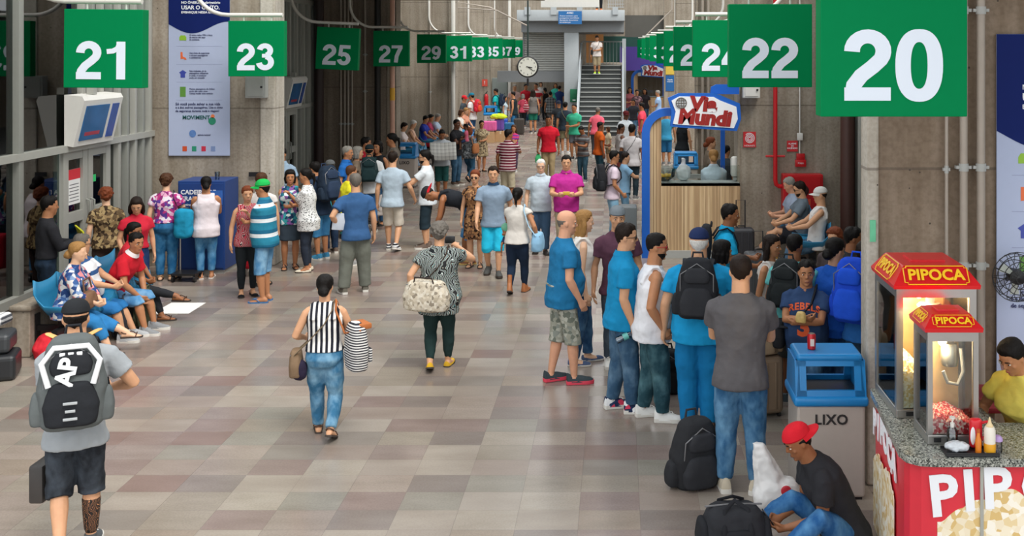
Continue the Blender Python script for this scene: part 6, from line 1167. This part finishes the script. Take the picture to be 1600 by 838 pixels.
# ---------------------------------------------------------------- bags, luggage and held things
def soft(w, d, h, taper=.85, n=20, e=3.2, bulge=.06):
    """rounded bag volume: x width, y depth, z height from 0"""
    m = MB(); rings = []
    for t, k in ((0, .80), (.05, .95), (.2, 1.0), (.45, 1.0+bulge), (.7, .97*taper**.4), (.88, .90*taper), (.97, .72*taper), (1.0, .45*taper)):
        rings.append([V((w/2*k*math.copysign(abs(math.cos(a))**(2/e), math.cos(a)), d/2*k*math.copysign(abs(math.sin(a))**(2/e), math.sin(a)), h*t)) for a in [2*math.pi*j/n for j in range(n)]])
    return m.loft(rings)
def backpack(label, Mw, w=.32, h=.46, d=.18, mat=None, m2=None, P=None, vox=.012, straps=True, panel=None, cat='backpack', group=None):
    r = empty('backpack'); r.matrix_world = Mw; tag(r, label, cat, group); mat = mat or C('232428'); m2 = m2 or mat
    b = soft(w, d, h); b.build('main_compartment', mat, r, voxel=vox, disp=.012, dscale=.07)
    f = soft(w*.80, d*.5, h*.48, .9); MB().add([V(p)+V((0, d*.42, h*.06)) for p in f.v], f.f).build('front_pocket', m2, r, voxel=vox, disp=.008)
    f = soft(w*.62, d*.34, h*.26, .9); MB().add([V(p)+V((0, d*.40, h*.60)) for p in f.v], f.f).build('top_pocket', panel or m2, r, voxel=vox, disp=.006)
    for sx in (-1, 1):
        f = soft(d*.5, d*.55, h*.36, .9); MB().add([V(p)+V((sx*w*.47, 0, h*.05)) for p in f.v], f.f).build('side_pocket', mat, r, voxel=vox)
    MB().tube([(-.05, -d*.3, h*.96), (-.04, -d*.32, h*1.07), (.04, -d*.32, h*1.07), (.05, -d*.3, h*.96)], .010).build('handle', m2, r)
    MB().tube([(-w*.40, d*.40, h*.40), (-w*.40, d*.44, h*.75), (0, d*.40, h*.93), (w*.40, d*.44, h*.75), (w*.40, d*.40, h*.40)], .005, 6).build('zip', M('zip_grey', '7a7a7c', .4, .4), r)
    if P and straps:
        inv = Mw.inverted() @ P['W']; H, f_, fr = P['H'], P['f'], P['fr']
        for sg in (-1, 1):
            pts = []
            for zf, ax, by, cz in ((.77, .048, -.085*f_, 0), (.815, .058, -.060, .012), (.83, .066, -.01, .024), (.815, .070, .040, .012), (.765, .080, .076*f_, 0), (.70, .094, .080*f_, 0), (.66, .104*f_, .045, 0), (.63, .108*f_, -.02, 0), (.61, .080, -.085*f_, 0)):
                q, a, b_, c = fr(zf); pts.append(inv @ (q+a*(sg*ax*H)+b_*(by*H)+c*(cz*H)))
            MB().tube(pts, .026, 8, flat=.32).build('shoulder_strap', m2, r)
    return r
def on_back(P, zf=.615, off=.0, w=0, rot=0, d=.18):
    q, a, b, c = P['fr'](zf); H = P['H']; o = q-b*((.075*P['f']+.010)*H+d*.45+off)+a*w
    Mx = Matrix((( -a.x, -b.x, c.x, o.x), (-a.y, -b.y, c.y, o.y), (-a.z, -b.z, c.z, o.z), (0, 0, 0, 1)))
    return P['W'] @ Mx @ Matrix.Rotation(rot, 4, 'Y')
def onfloor(x, y, rz=0, z=0.0, tilt=0, roll=0): return Matrix.Translation((x, y, z)) @ Matrix.Rotation(rz, 4, 'Z') @ Matrix.Rotation(tilt, 4, 'X') @ Matrix.Rotation(roll, 4, 'Y')
BLK = C('26272b'); 
P = CR['cap']; r = backpack('large black and white backpack worn by the person in black cap', on_back(P, .565, d=.25), .40, .60, .25, C('5d6262'), C('24262a'), P, panel=C('26282c'))
MB().tube([(-.13, .135, .30), (-.17, .13, .45), (-.10, .12, .545), (.10, .12, .545), (.17, .13, .45), (.13, .135, .30)], .018, 8, flat=.5).build('white_piping', M('reflective_white', 'd8dadc', .4), r); text('AP', .15, M('reflective_white', 'd8dadc', .4), r, Matrix.Translation((.02, .150, .39)) @ Matrix.Rotation(math.pi, 4, 'Z') @ FACE_CAM @ Matrix.Rotation(1.35, 4, 'Z'), bold=.006)
for i in range(3): MB().box((-.05+.05*i, .128, .50), (.035, .012, .025), r=.005).build('white_tab', M('reflective_white', 'd8dadc', .4), r)
for k, w_ in ((.10, .14), (.15, .10), (.20, .14)): MB().box((0, .19, k), (w_*.6, .006, .018), r=.003).build('grey_stripe', M('reflective_grey', 'a8acae', .4), r)
for sg in (-1, 1): MB().tube([(sg*.10, -.02, .585), (sg*.14, -.05, .60), (sg*.15, -.12, .59)], .024, 8, flat=.4).build('tan_strap_top', C('d8a86a'), r)
P2 = CR['cap']; h_, k, an, sgn, yaw, pit = P2['LG'][1]; MB().limb([k+(an-k)*.25, k+(an-k)*.5, k+(an-k)*.80], [.0345*P2['H'], .032*P2['H'], .0262*P2['H']], 12).build('calf_tattoo', cloth('print', '2a2624', 'b57d58', '3a302c', '2a2624', s=.35, rough=.5), P2['o'])
tag(MB().box((-3.93, 7.45, .50), (.10, .22, .26), r=.02).build('paper_bag', M('bag_dark', '3a3634', .5, var=.2)), 'small dark bag hanging at left side of the person in black cap', 'bag')
backpack('black backpack worn over aqua shirt by the person in navy cap', on_back(CR['oldcap'], .60, d=.22), .36, .52, .22, BLK, C('2f3034'), CR['oldcap'])
backpack('black backpack on the pale teal t-shirt wearer', on_back(CR['tealtee'], .60, d=.18), .32, .46, .18, C('25292a'), None, CR['tealtee'])
backpack('bright blue rucksack with orange trim at the concrete pole', on_back(CR['bluepack'], .585, d=.24), .36, .58, .24, C('1c48c4'), C('1f52d0'), CR['bluepack'])
backpack('black backpack on the young aqua polo wearer', on_back(CR['young'], .61, d=.15), .30, .42, .15, BLK, None, CR['young'])
backpack('big navy backpack on the person leaning by the pillar', on_back(CR['bent'], .58, d=.24), .38, .58, .24, C('1f2c3c'), C('26344a'), CR['bent'])
backpack('dark green backpack over white t-shirt by the dark second wall', on_back(CR['whitepack'], .60, d=.2), .33, .46, .2, C('1f3436'), None, CR['whitepack'])
backpack('black backpack worn by the pale pink t-shirt wearer', on_back(CR['pinkpack'], .55, d=.2), .34, .48, .2, BLK, None, CR['pinkpack'])
backpack('red backpack worn by the boy in teal cap', on_back(CR['tealcapboy'], .62, d=.2), .34, .46, .2, C('d0283a'), C('c84a2c'), CR['tealcapboy'], vox=.018)
backpack('navy backpack worn by the turquoise t-shirt wearer', on_back(CR['f0'], .60, d=.2), .36, .5, .2, C('1f2a3c'), None, CR['f0'], vox=.018)
def shoulder_bag(label, P, side, zf, w, h, d, mat, m2=None, cross=True, kind='shoulder_bag', back=0.0, out=.0, turn=0.0, strap=.016, arms=True, zs=None):
    """side: +1 right hip, -1 left; back: fraction the bag sits behind the hip"""
    H, f, fr = P['H'], P['f'], P['fr']; q, a, b, c = fr(zf); o = q+a*(side*((.112*f)*H+d*.5+out))-b*(back*H)
    up = V((0, 0, 1)); ax = b; Mx = Matrix(((b.x, a.x*side, 0, o.x), (b.y, a.y*side, 0, o.y), (b.z, a.z*side, 1, o.z), (0, 0, 0, 1)))
    Mw = P['W'] @ Mx @ Matrix.Rotation(turn, 4, 'Z'); r = empty(kind); r.matrix_world = Mw; tag(r, label, 'bag'); m2 = m2 or mat; lod = P['lod']
    soft(w, d, h, .92, bulge=.04).build('body', mat, r, voxel=(.018, .013, .009)[lod], disp=.012); inv = Mw.inverted() @ P['W']; Mi = Mw.inverted()
    s2 = -side if cross else side
    top = [V((-w*.42, 0, h*.86)), V((w*.42, 0, h*.86))]
    def pt(zf_, ax_, by_, cz=0): q, a, b, c = fr(zf_); return inv @ (q+a*(ax_*H)+b*(by_*H)+c*(cz*H))
    fd, bd = .078*f, -.078*f
    if cross: pts = [top[1], pt(.60, side*.085*f, .072*f), pt(.68, side*.02, fd+.006), pt(.76, s2*.045, .076*f), pt(.815, s2*.062, .030, .014), pt(.83, s2*.062, -.012, .016), pt(.80, s2*.055, -.062), pt(.72, s2*.01, bd), pt(.62, side*.075*f, bd), top[0]]
    else: pts = [top[1], pt(.64, side*.118*f, .05), pt(.76, side*.085, .066), pt(.815, side*.072, .032, .016), pt(.83, side*.072, -.012, .02), pt(.80, side*.075, -.062), pt(.66, side*.112*f, -.06), top[0]]
    MB().tube(pts, strap, 8, flat=.4).build('strap', m2, r)
    MB().tube([(-w*.40, d*.30, h*.84), (0, d*.34, h*.88), (w*.40, d*.30, h*.84)], .005, 6).build('zip', M('zip_grey', '7a7a7c', .4, .4), r)
    return r
shoulder_bag('brown crossbody bag at the left hip of the striped top wearer', CR['stripe'], -1, .40, .22, .24, .11, C('7c6650'), C('7a6a54'), True, strap=.014, back=.01)
r = shoulder_bag('striped rucksack with tan leather flaps on the right shoulder', CR['stripe'], 1, .44, .28, .42, .16, cloth('hstripe', 'd8d6d4', '2a2a32', s=.022), C('b0693c'), False, kind='striped_rucksack', back=.06, turn=-.5, strap=.02, out=.02)
MB().box((0, .05, .39), (.20, .12, .05), r=.015).build('flap', C('b0693c'), r); MB().box((.10, .09, .12), (.05, .03, .16), r=.012).build('tan_tab', C('b0693c'), r); MB().box((-.04, .095, .13), (.13, .04, .13), r=.02).build('pocket', cloth('hstripe', 'd8d6d4', '2a2a32', s=.022), r)
tag(MB().ell((-2.80, 9.58, .62), (.07, .06, .10)).build('dark_cloth', C('2a2438'), voxel=.012, disp=.03), 'dark purple cloth hanging under the brown crossbody bag', 'cloth')
r = shoulder_bag('large cream printed travel bag on the left side of the patterned tunic', CR['photo'], -1, .43, .52, .33, .20, cloth('floral', 'cfc4b0', 'c4b8a4', '8f8474', 'd8d0c0', 'b4a894', 'c9bfae', s=.5), C('4a3c34'), True, kind='travel_bag', back=.085, turn=1.25, strap=.02, out=-.19)
for yy in (-.06, .06): MB().tube([(-.12, yy, .28), (-.10, yy*1.2, .36), (.10, yy*1.2, .36), (.12, yy, .28)], .009).build('handle', C('3a302c'), r)
shoulder_bag('black crossbody bag on the boy in navy jersey', CR['boy'], 1, .46, .32, .24, .12, BLK, None, True, strap=.03)
shoulder_bag('light blue baby bag hanging at the right of the white top', CR['mother'], 1, .42, .32, .26, .16, C('8fbcdc'), C('a8cce4'), False, kind='baby_bag', back=-.02, out=.03)
shoulder_bag('shiny black handbag on the pink flowery blouse wearer', CR['floral'], 1, .54, .34, .24, .14, M('black_leather', '1c1c20', .3, var=.15), None, False, kind='handbag', back=.05, strap=.012)
shoulder_bag('black messenger bag behind the light grey t-shirt wearer', CR['f21'], -1, .50, .38, .26, .12, BLK, None, True, back=.06, turn=.9, out=-.08)
shoulder_bag('beige crossbody bag behind the navy t-shirt wearer', CR['f14'], 1, .46, .30, .24, .1, C('9a9070'), None, True, back=.07, turn=-1.0, out=-.10)
shoulder_bag('tan leather bag on the striding grey blouse wearer', CR['tanbag'], 1, .55, .32, .26, .12, C('a86c44'), None, False, back=.06, kind='handbag')
shoulder_bag('red striped bag on the dusty red top wearer', CR['f3'], 1, .50, .42, .30, .14, cloth('hstripe', 'a83448', 'a83448', 'd8b8b8', s=.1), None, False, back=.08, turn=-1.0, out=-.05)
shoulder_bag('black shoulder bag on the person descending the stairs', CR['stairman'], 1, .50, .20, .22, .08, BLK, None, True)
q = CR['l1']; Mw = q['W'] @ Matrix.Translation((.06, .24, .53)); r = empty('handbag'); r.matrix_world = Mw; tag(r, 'brown leather handbag on the lap of the flowery blouse wearer', 'bag'); soft(.34, .15, .18).build('body', C('7a5a44'), r, voxel=.012, disp=.015); MB().tube([(-.12, 0, .2), (-.1, -.02, .32), (.1, -.02, .32), (.12, 0, .2)], .010).build('handle', C('6a4a38'), r)
# luggage on the floor
backpack('bulky black backpack standing on the floor behind the black duffel', onfloor(.595, 8.62, math.radians(205), tilt=-.10), .37, .54, .27, C('2a2b2e'), C('313236'), None)
def duffel(label, x, y, rz, w, d, h, mat, m2, z=0.0, vox=.011):
    r = empty('duffel_bag', (x, y, z), rz); tag(r, label, 'bag'); soft(w, d, h, .95, bulge=.03).build('body', mat, r, voxel=vox, disp=.016)
    for sx in (-1, 1): f = soft(.08, d*.8, h*.7); MB().add([V(p)+V((sx*w*.49, 0, .02)) for p in f.v], f.f).build('end_pocket', m2, r, voxel=vox)
    f = soft(w*.6, .07, h*.6); MB().add([V(p)+V((0, -d*.48, .02)) for p in f.v], f.f).build('front_pocket', m2, r, voxel=vox)
    for yy in (-1, 1): MB().tube([(-w*.22, yy*d*.50, h*.10), (-w*.21, yy*d*.52, h*.6), (-w*.18, yy*d*.30, h*1.0), (0, yy*d*.12, h*1.12), (w*.18, yy*d*.30, h*1.0), (w*.21, yy*d*.52, h*.6), (w*.22, yy*d*.50, h*.10)], .017, 8, flat=.4).build('handle', m2, r)
    MB().tube([(-w*.45, 0, h*.985), (0, 0, h*1.01), (w*.45, 0, h*.985)], .007, 6).build('zip', M('zip_grey', '7a7a7c', .4, .4), r); return r
duffel('black duffel bag on the floor in front of the seated red cap wearer', .79, 7.42, .12, .44, .30, .34, C('2b2c30'), C('232428'))
tag(soft(.36, .24, .22, .9).loft([[V((-.03-.11*t+(.14-.10*t)*math.cos(a)*(1+.15*math.sin(5*a)), (.09-.06*t)*math.sin(a)*(1+.2*math.sin(4*a)), .14+.34*t)) for a in [2*math.pi*j/20 for j in range(20)]] for t in (0, .3, .6, .85, 1)]).build('plastic_bag', M('white_plastic', 'e2e0de', .3, var=.1), voxel=.012, disp=.022, dscale=.05, loc=(1.20, 8.18, 0)), 'white plastic shopping bag with red print by the jeans', 'bag')
bg = bpy.data.objects['plastic_bag.001'] if 'plastic_bag.001' in bpy.data.objects else bpy.data.objects['plastic_bag']; MB().ell((.05, -.118, .17), (.04, .01, .04)).build('red_print', M('print_red', 'c42838', .5, var=0), bg)
def suitcase(label, x, y, rz, w, d, h, mat, handle=0.0, z=0.0, lying=False, group=None):
    r = empty('suitcase', (x, y, z), rz); tag(r, label, 'suitcase', group)
    if lying: r.rotation_euler = (math.pi/2, 0, rz); r.location.z = z+d/2
    MB().box((0, 0, h/2+.03), (w, d, h), r=.05, seg=3).build('shell', mat, r, smooth=False)
    for k in (-.25, 0, .25): MB().box((k*w, -d/2-.004, h/2+.03), (.02, .012, h*.8), r=.004).build('rib', mat, r)
    for sx in (-1, 1):
        for sy in (-1, 1): MB().lathe((sx*w*.38, sy*d*.32, .025), [(0, -.012), (.025, -.012), (.025, .012), (0, .012)], 10, Matrix.Rotation(math.pi/2, 3, 'Y')).build('wheel', BLACKP, r)
    MB().tube([(-.06, 0, h+.03), (-.05, 0, h+.06), (.05, 0, h+.06), (.06, 0, h+.03)], .010).build('handle', BLACKP, r)
    if handle: MB().tube([(-.07, d*.3, h), (-.07, d*.3, h+handle), (.07, d*.3, h+handle), (.07, d*.3, h)], .010).build('pull_handle', BLACKP, r)
    return r
suitcase('tan ribbed wheeled suitcase behind the charcoal t-shirt wearer', 1.36, 10.25, .25, .36, .24, .54, M('case_tan', '8a7560', .5, var=.12), .45); duffel('beige soft bag resting on the tan suitcase', 1.36, 10.25, .25, .32, .2, .26, C('b09a80'), C('a08a70'), z=.575)
suitcase('black suitcase with raised handle right of the kiosk front', 1.93, 17.0, 0, .40, .26, .62, M('case_black', '2a2b30', .5, var=.1), .45); suitcase('dark grey ribbed suitcase in front of the right bench', 1.95, 15.0, .1, .40, .26, .62, M('case_grey', '3f4246', .5, var=.1), .3)
backpack('mustard yellow backpack on the floor in front of the right bench', onfloor(2.22, 16.2, math.radians(190), tilt=-.15), .34, .46, .2, C('c8922c'), C('a87a24'), None)
backpack('black backpack on the floor between the white tank top and navy cap', onfloor(.50, 10.95, math.radians(180), tilt=-.1), .30, .44, .2, C('222326'), None, None)
backpack('black backpack standing between the seated knees on left bench', onfloor(-5.92, 13.05, math.radians(100), tilt=-.12), .30, .46, .18, C('2e2f33'), C('3a3b40'), None); backpack('olive green backpack beside the seated red polo on left bench', onfloor(-5.86, 13.55, math.radians(95), tilt=-.12), .30, .46, .2, C('6c6e54'), C('5c5e48'), None)
tag(soft(.44, .32, .26).build('holdall', C('d8303c'), voxel=.014, disp=.04, loc=(-6.30, 12.20, 0), rot=(0, 0, .4)), 'red holdall on the floor under the left bench', 'bag')
suitcase('black suitcase lying at the left edge beside the concrete pier', -6.70, 11.62, .35, .62, .26, .44, M('case_black2', '26282b', .4, var=.1), 0, 0, True); suitcase('charcoal suitcase stacked on the black one at the left edge', -6.73, 11.66, .30, .56, .2, .40, M('case_charcoal', '3a3d40', .4, var=.1), 0, .265, True)
tag(MB().box((-6.68, 11.62, .56), (.34, .24, .12), r=.04).build('checked_cloth', cloth('plaid', 'dcdcdc', '4a4c52', s=.05), voxel=.014, disp=.03), 'black and white checked cloth on the suitcases at the left edge', 'cloth')
suitcase('pink suitcase on the cardboard boxes beyond the beige dress', -4.72, 40.0, 0, .55, .3, .36, M('case_pink', 'd8609a', .4), 0, .40); suitcase('blue suitcase beside the far black vest wearer', -4.60, 43.5, 0, .42, .28, .62, M('case_blue', '2a50b0', .4), 0); suitcase('dark suitcase beside the far blue jeans', -3.95, 43.6, 0, .42, .28, .62, M('case_dark', '3a342f', .5), .2); suitcase('purple suitcase right of the pink suitcase', -4.38, 40.3, 0, .34, .28, .42, M('case_purple', '6a4a9c', .4), 0, .40); suitcase('teal suitcase behind the purple suitcase', -4.10, 41.2, 0, .36, .28, .62, M('case_teal', '2a6c9c', .4), 0)
for i, (x, y, lab) in enumerate(((-4.72, 40.0, 'left cardboard box under the pink suitcase'), (-4.32, 40.3, 'right cardboard box under the purple suitcase'))):
    r = empty('cardboard_box', (x, y, 0)); tag(r, lab, 'box'); MB().b6(-.20, .20, -.18, .18, 0, .40, r=.006).build('carton', M('cardboard', 'b8936a', .8, var=.1), r, smooth=False); MB().b6(-.03, .03, -.182, .182, .30, .402).build('tape', M('tape', 'cfc0a0', .4), r)
tag(soft(.6, .3, .18).build('bundle', C('c8dc38'), voxel=.02, disp=.06, loc=(-4.40, 40.25, .86)), 'lime yellow bundle on top of the purple suitcase', 'bag')
for nm, key, hand, c, w, h, lab in (('plastic_bag', 'redtee', 'R', '4ab878', .16, .26, 'green plastic bag in the hand of the red t-shirt wearer'), ('plastic_bag', 'f4', 'L', 'c8c850', .22, .34, 'yellow bag in the hand of the green shorts wearer'), ('plastic_bag', 'tanbag', 'L', 'd8d4dc', .22, .36, 'white carrier bag in the hand of the striding grey blouse wearer'), ('paper_bag', 'whitepack', 'R', 'cfc4bc', .28, .40, 'pale paper carrier bag beside the white backpack wearer')):
    P = CR[key]; p = P['W'] @ P['j'][hand]; o = soft(w, w*.5, h, .6); tag(o.build(nm, C(c), voxel=.016, disp=.03, loc=(p.x, p.y, p.z-h-.02)), lab, 'bag')
# held things
def held(key, hand, mb, name, mat, label, cat, off=(0, 0, 0), rot=(0, 0, 0), **kw):
    P = CR[key]; p = (P['j']['L']+P['j']['R'])/2 if hand == 'B' else P['j'][hand]
    o = mb.build(name, mat, **kw); o.matrix_world = P['W'] @ Matrix.Translation(p+V(off)) @ (Matrix.Rotation(rot[2], 4, 'Z') @ Matrix.Rotation(rot[0], 4, 'X') @ Matrix.Rotation(rot[1], 4, 'Y')); return tag(o, label, cat)
PH = lambda: MB().box((0, 0, 0), (.070, .010, .14), r=.006)
o = held('redcap', 'B', PH(), 'mobile_phone', M('phone_black', '18181a', .2, var=0), 'dark mobile phone held by the seated red cap wearer', 'phone', (0, .05, .04), (-.6, 0, 0)); MB().b6(-.031, .031, -.0065, -.0052, -.06, .06).build('screen', M('phone_screen', '5a6a78', .1, var=0), o)
held('phonehand', 'R', PH(), 'mobile_phone', M('phone_white', 'e0dcd8', .2, var=0), 'pale phone held out behind the pink t-shirt wearer', 'phone', (0, .06, .02), (-1.2, 0, 0)); held('f18', 'B', PH(), 'mobile_phone', M('phone_black', '18181a', .2, var=0), 'phone held by the grey striped polo wearer', 'phone', (0, .04, .03), (-.8, 0, 0))
held('magenta', 'B', MB().box((0, 0, 0), (.12, .03, .06), r=.012), 'sandwich', M('yellow_wrap', 'c8a838', .5, var=.2), 'yellow wrapped snack held by the magenta polo wearer', 'snack', (0, .03, .03)); held('boy', 'B', soft(.10, .05, .10), 'snack_bag', M('snack_foil', 'd8b870', .25, var=.3, scale=40), 'small foil snack bag held by the boy', 'snack', (0, .04, -.02), voxel=.008, disp=.02)
wb = held('aqua', 'R', MB().lathe((0, 0, -.13), [(0, 0), (.030, 0), (.032, .02), (.032, .14), (.013, .185), (.013, .20), (0, .20)], 16), 'water_bottle', glass('bottle_plastic', 'cfe0ea', .18), 'clear water bottle held by the bright blue polo wearer', 'bottle', (0, -.06, -.02), (-1.15, 0, 0)); MB().lathe((0, 0, .07), [(0, 0), (.016, 0), (.016, .022), (0, .022)], 12).build('cap', M('cap_white', 'e0e4e8', .4), wb); MB().lathe((0, 0, -.06), [(.0325, 0), (.0328, .05)], 16).build('label_band', M('label_teal', '6ab8b0', .4), wb)
fo = held('blackshirt', 'R', MB().box((0, 0, 0), (.30, .02, .22), r=.006), 'folder', M('folder_yellow', 'd8d82c', .5), 'yellow folder held by the person in black shirt', 'folder', (-.08, .02, .02), (.4, .15, 0))
held('cargo', 'L', MB().box((0, 0, 0), (.30, .02, .24), r=.004), 'papers', M('paper_pale', 'ccd4e0', .6), 'sheaf of papers held by the cargo trousers wearer', 'papers', (.0, -.12, .12), (.1, .12, 0)); ne = held('reader', 'B', MB().loft([[V((-.30+.06*i, .04*abs(i-5)/5, z_)) for i in range(11)] for z_ in (-.22, .22)], close=False), 'newspaper', cloth('plaid', 'a8a8a4', '8c8c8a', 'b4b4b0', s=.09), 'open newspaper held by the grey t-shirt reader', 'newspaper', (0, .02, .06), (.5, 0, 0)); md = ne.modifiers.new('t', 'SOLIDIFY'); md.thickness = .006; BAKE.append(ne)
ca = held('photo', 'R', MB().box((0, 0, 0), (.11, .05, .08), r=.012), 'camera', BLACKP, 'small black camera raised by the patterned tunic wearer', 'camera', (-.05, .03, .05)); MB().lathe((0, .025, 0), [(0, 0), (.03, 0), (.03, .03), (0, .03)], 14, Matrix.Rotation(-math.pi/2, 3, 'X')).build('lens', BLACKP, ca)
for key, hd, lab, H_, c in (('father', 'B', 'baby in pink top held against the black t-shirt', .72, 'c05c74'), ('mother', 'L', 'baby carried on the shoulder of the white top', .66, '7ab89a')):
    P = CR[key]; p = P['W'] @ (V((-.17, .13, .62)) if hd == 'L' else (P['j']['L']+P['j']['R'])/2+V((0, .06, -.16)))
    person(lab, 0, 0, 0, P['face']+(150 if hd == 'B' else 170), H=H_, loc=p, sit=dict(h=.10, feet=((-.08, .14, -.10), (.08, .14, -.10))), sk=4 if hd == 'B' else 3, hk=1.55, hair=('buzz', 'black'), top=('tee', C(c)), bot=('shorts', C('2a3a5c')), shoe=('none', None), L='belly', R='belly', lod=0)
# lettering on clothes: laid onto the cloth once the garments are final
def jersey(P, body, size, z, mat, name, arcy=0.0, zoff=0.0, bold=.004, dx=0.0):
    c = bpy.data.curves.new(name, 'FONT'); c.body = body; c.size = size; c.align_x = 'CENTER'; c.align_y = 'CENTER'; c.offset = bold; c.space_character = 1.12; c.resolution_u = 3; c.materials.append(mat)
    o = bpy.data.objects.new(name, c); COL.objects.link(o); o.parent = P['o']; bpy.context.view_layer.update(); dg = bpy.context.evaluated_depsgraph_get(); me = bpy.data.meshes.new_from_object(o.evaluated_get(dg), depsgraph=dg); bpy.data.objects.remove(o)
    bm = bmesh.new(); bm.from_mesh(me); bmesh.ops.subdivide_edges(bm, edges=[e for e in bm.edges if e.calc_length() > size*.15], cuts=2); bm.to_mesh(me); bm.free()
    sh_ = [ch for ch in P['o'].children if ch.name.startswith('shirt')][0]
    from mathutils.bvhtree import BVHTree
    s2 = sh_.data; bv = BVHTree.FromPolygons([v.co for v in s2.vertices], [list(p.vertices) for p in s2.polygons])
    for v in me.vertices:
        x, y = -v.co.x+dx, v.co.y; zz = z*P['H']+y-arcy*x*x; hit = bv.ray_cast(V((x, .6, zz)), V((0, -1, 0)))[0]; v.co = V((x, (hit.y if hit else 0)+.004, zz))
    n = bpy.data.objects.new(name, me); COL.objects.link(n); n.parent = P['o']; return n
bake_all()
OR = M('jersey_orange', 'e8602c', .6, var=0)
jersey(CR['boy'], 'REBELS', .085, .735, OR, 'chest_lettering', 1.6, bold=.003); jersey(CR['boy'], '3', .24, .61, OR, 'chest_number', bold=.012, dx=.0)
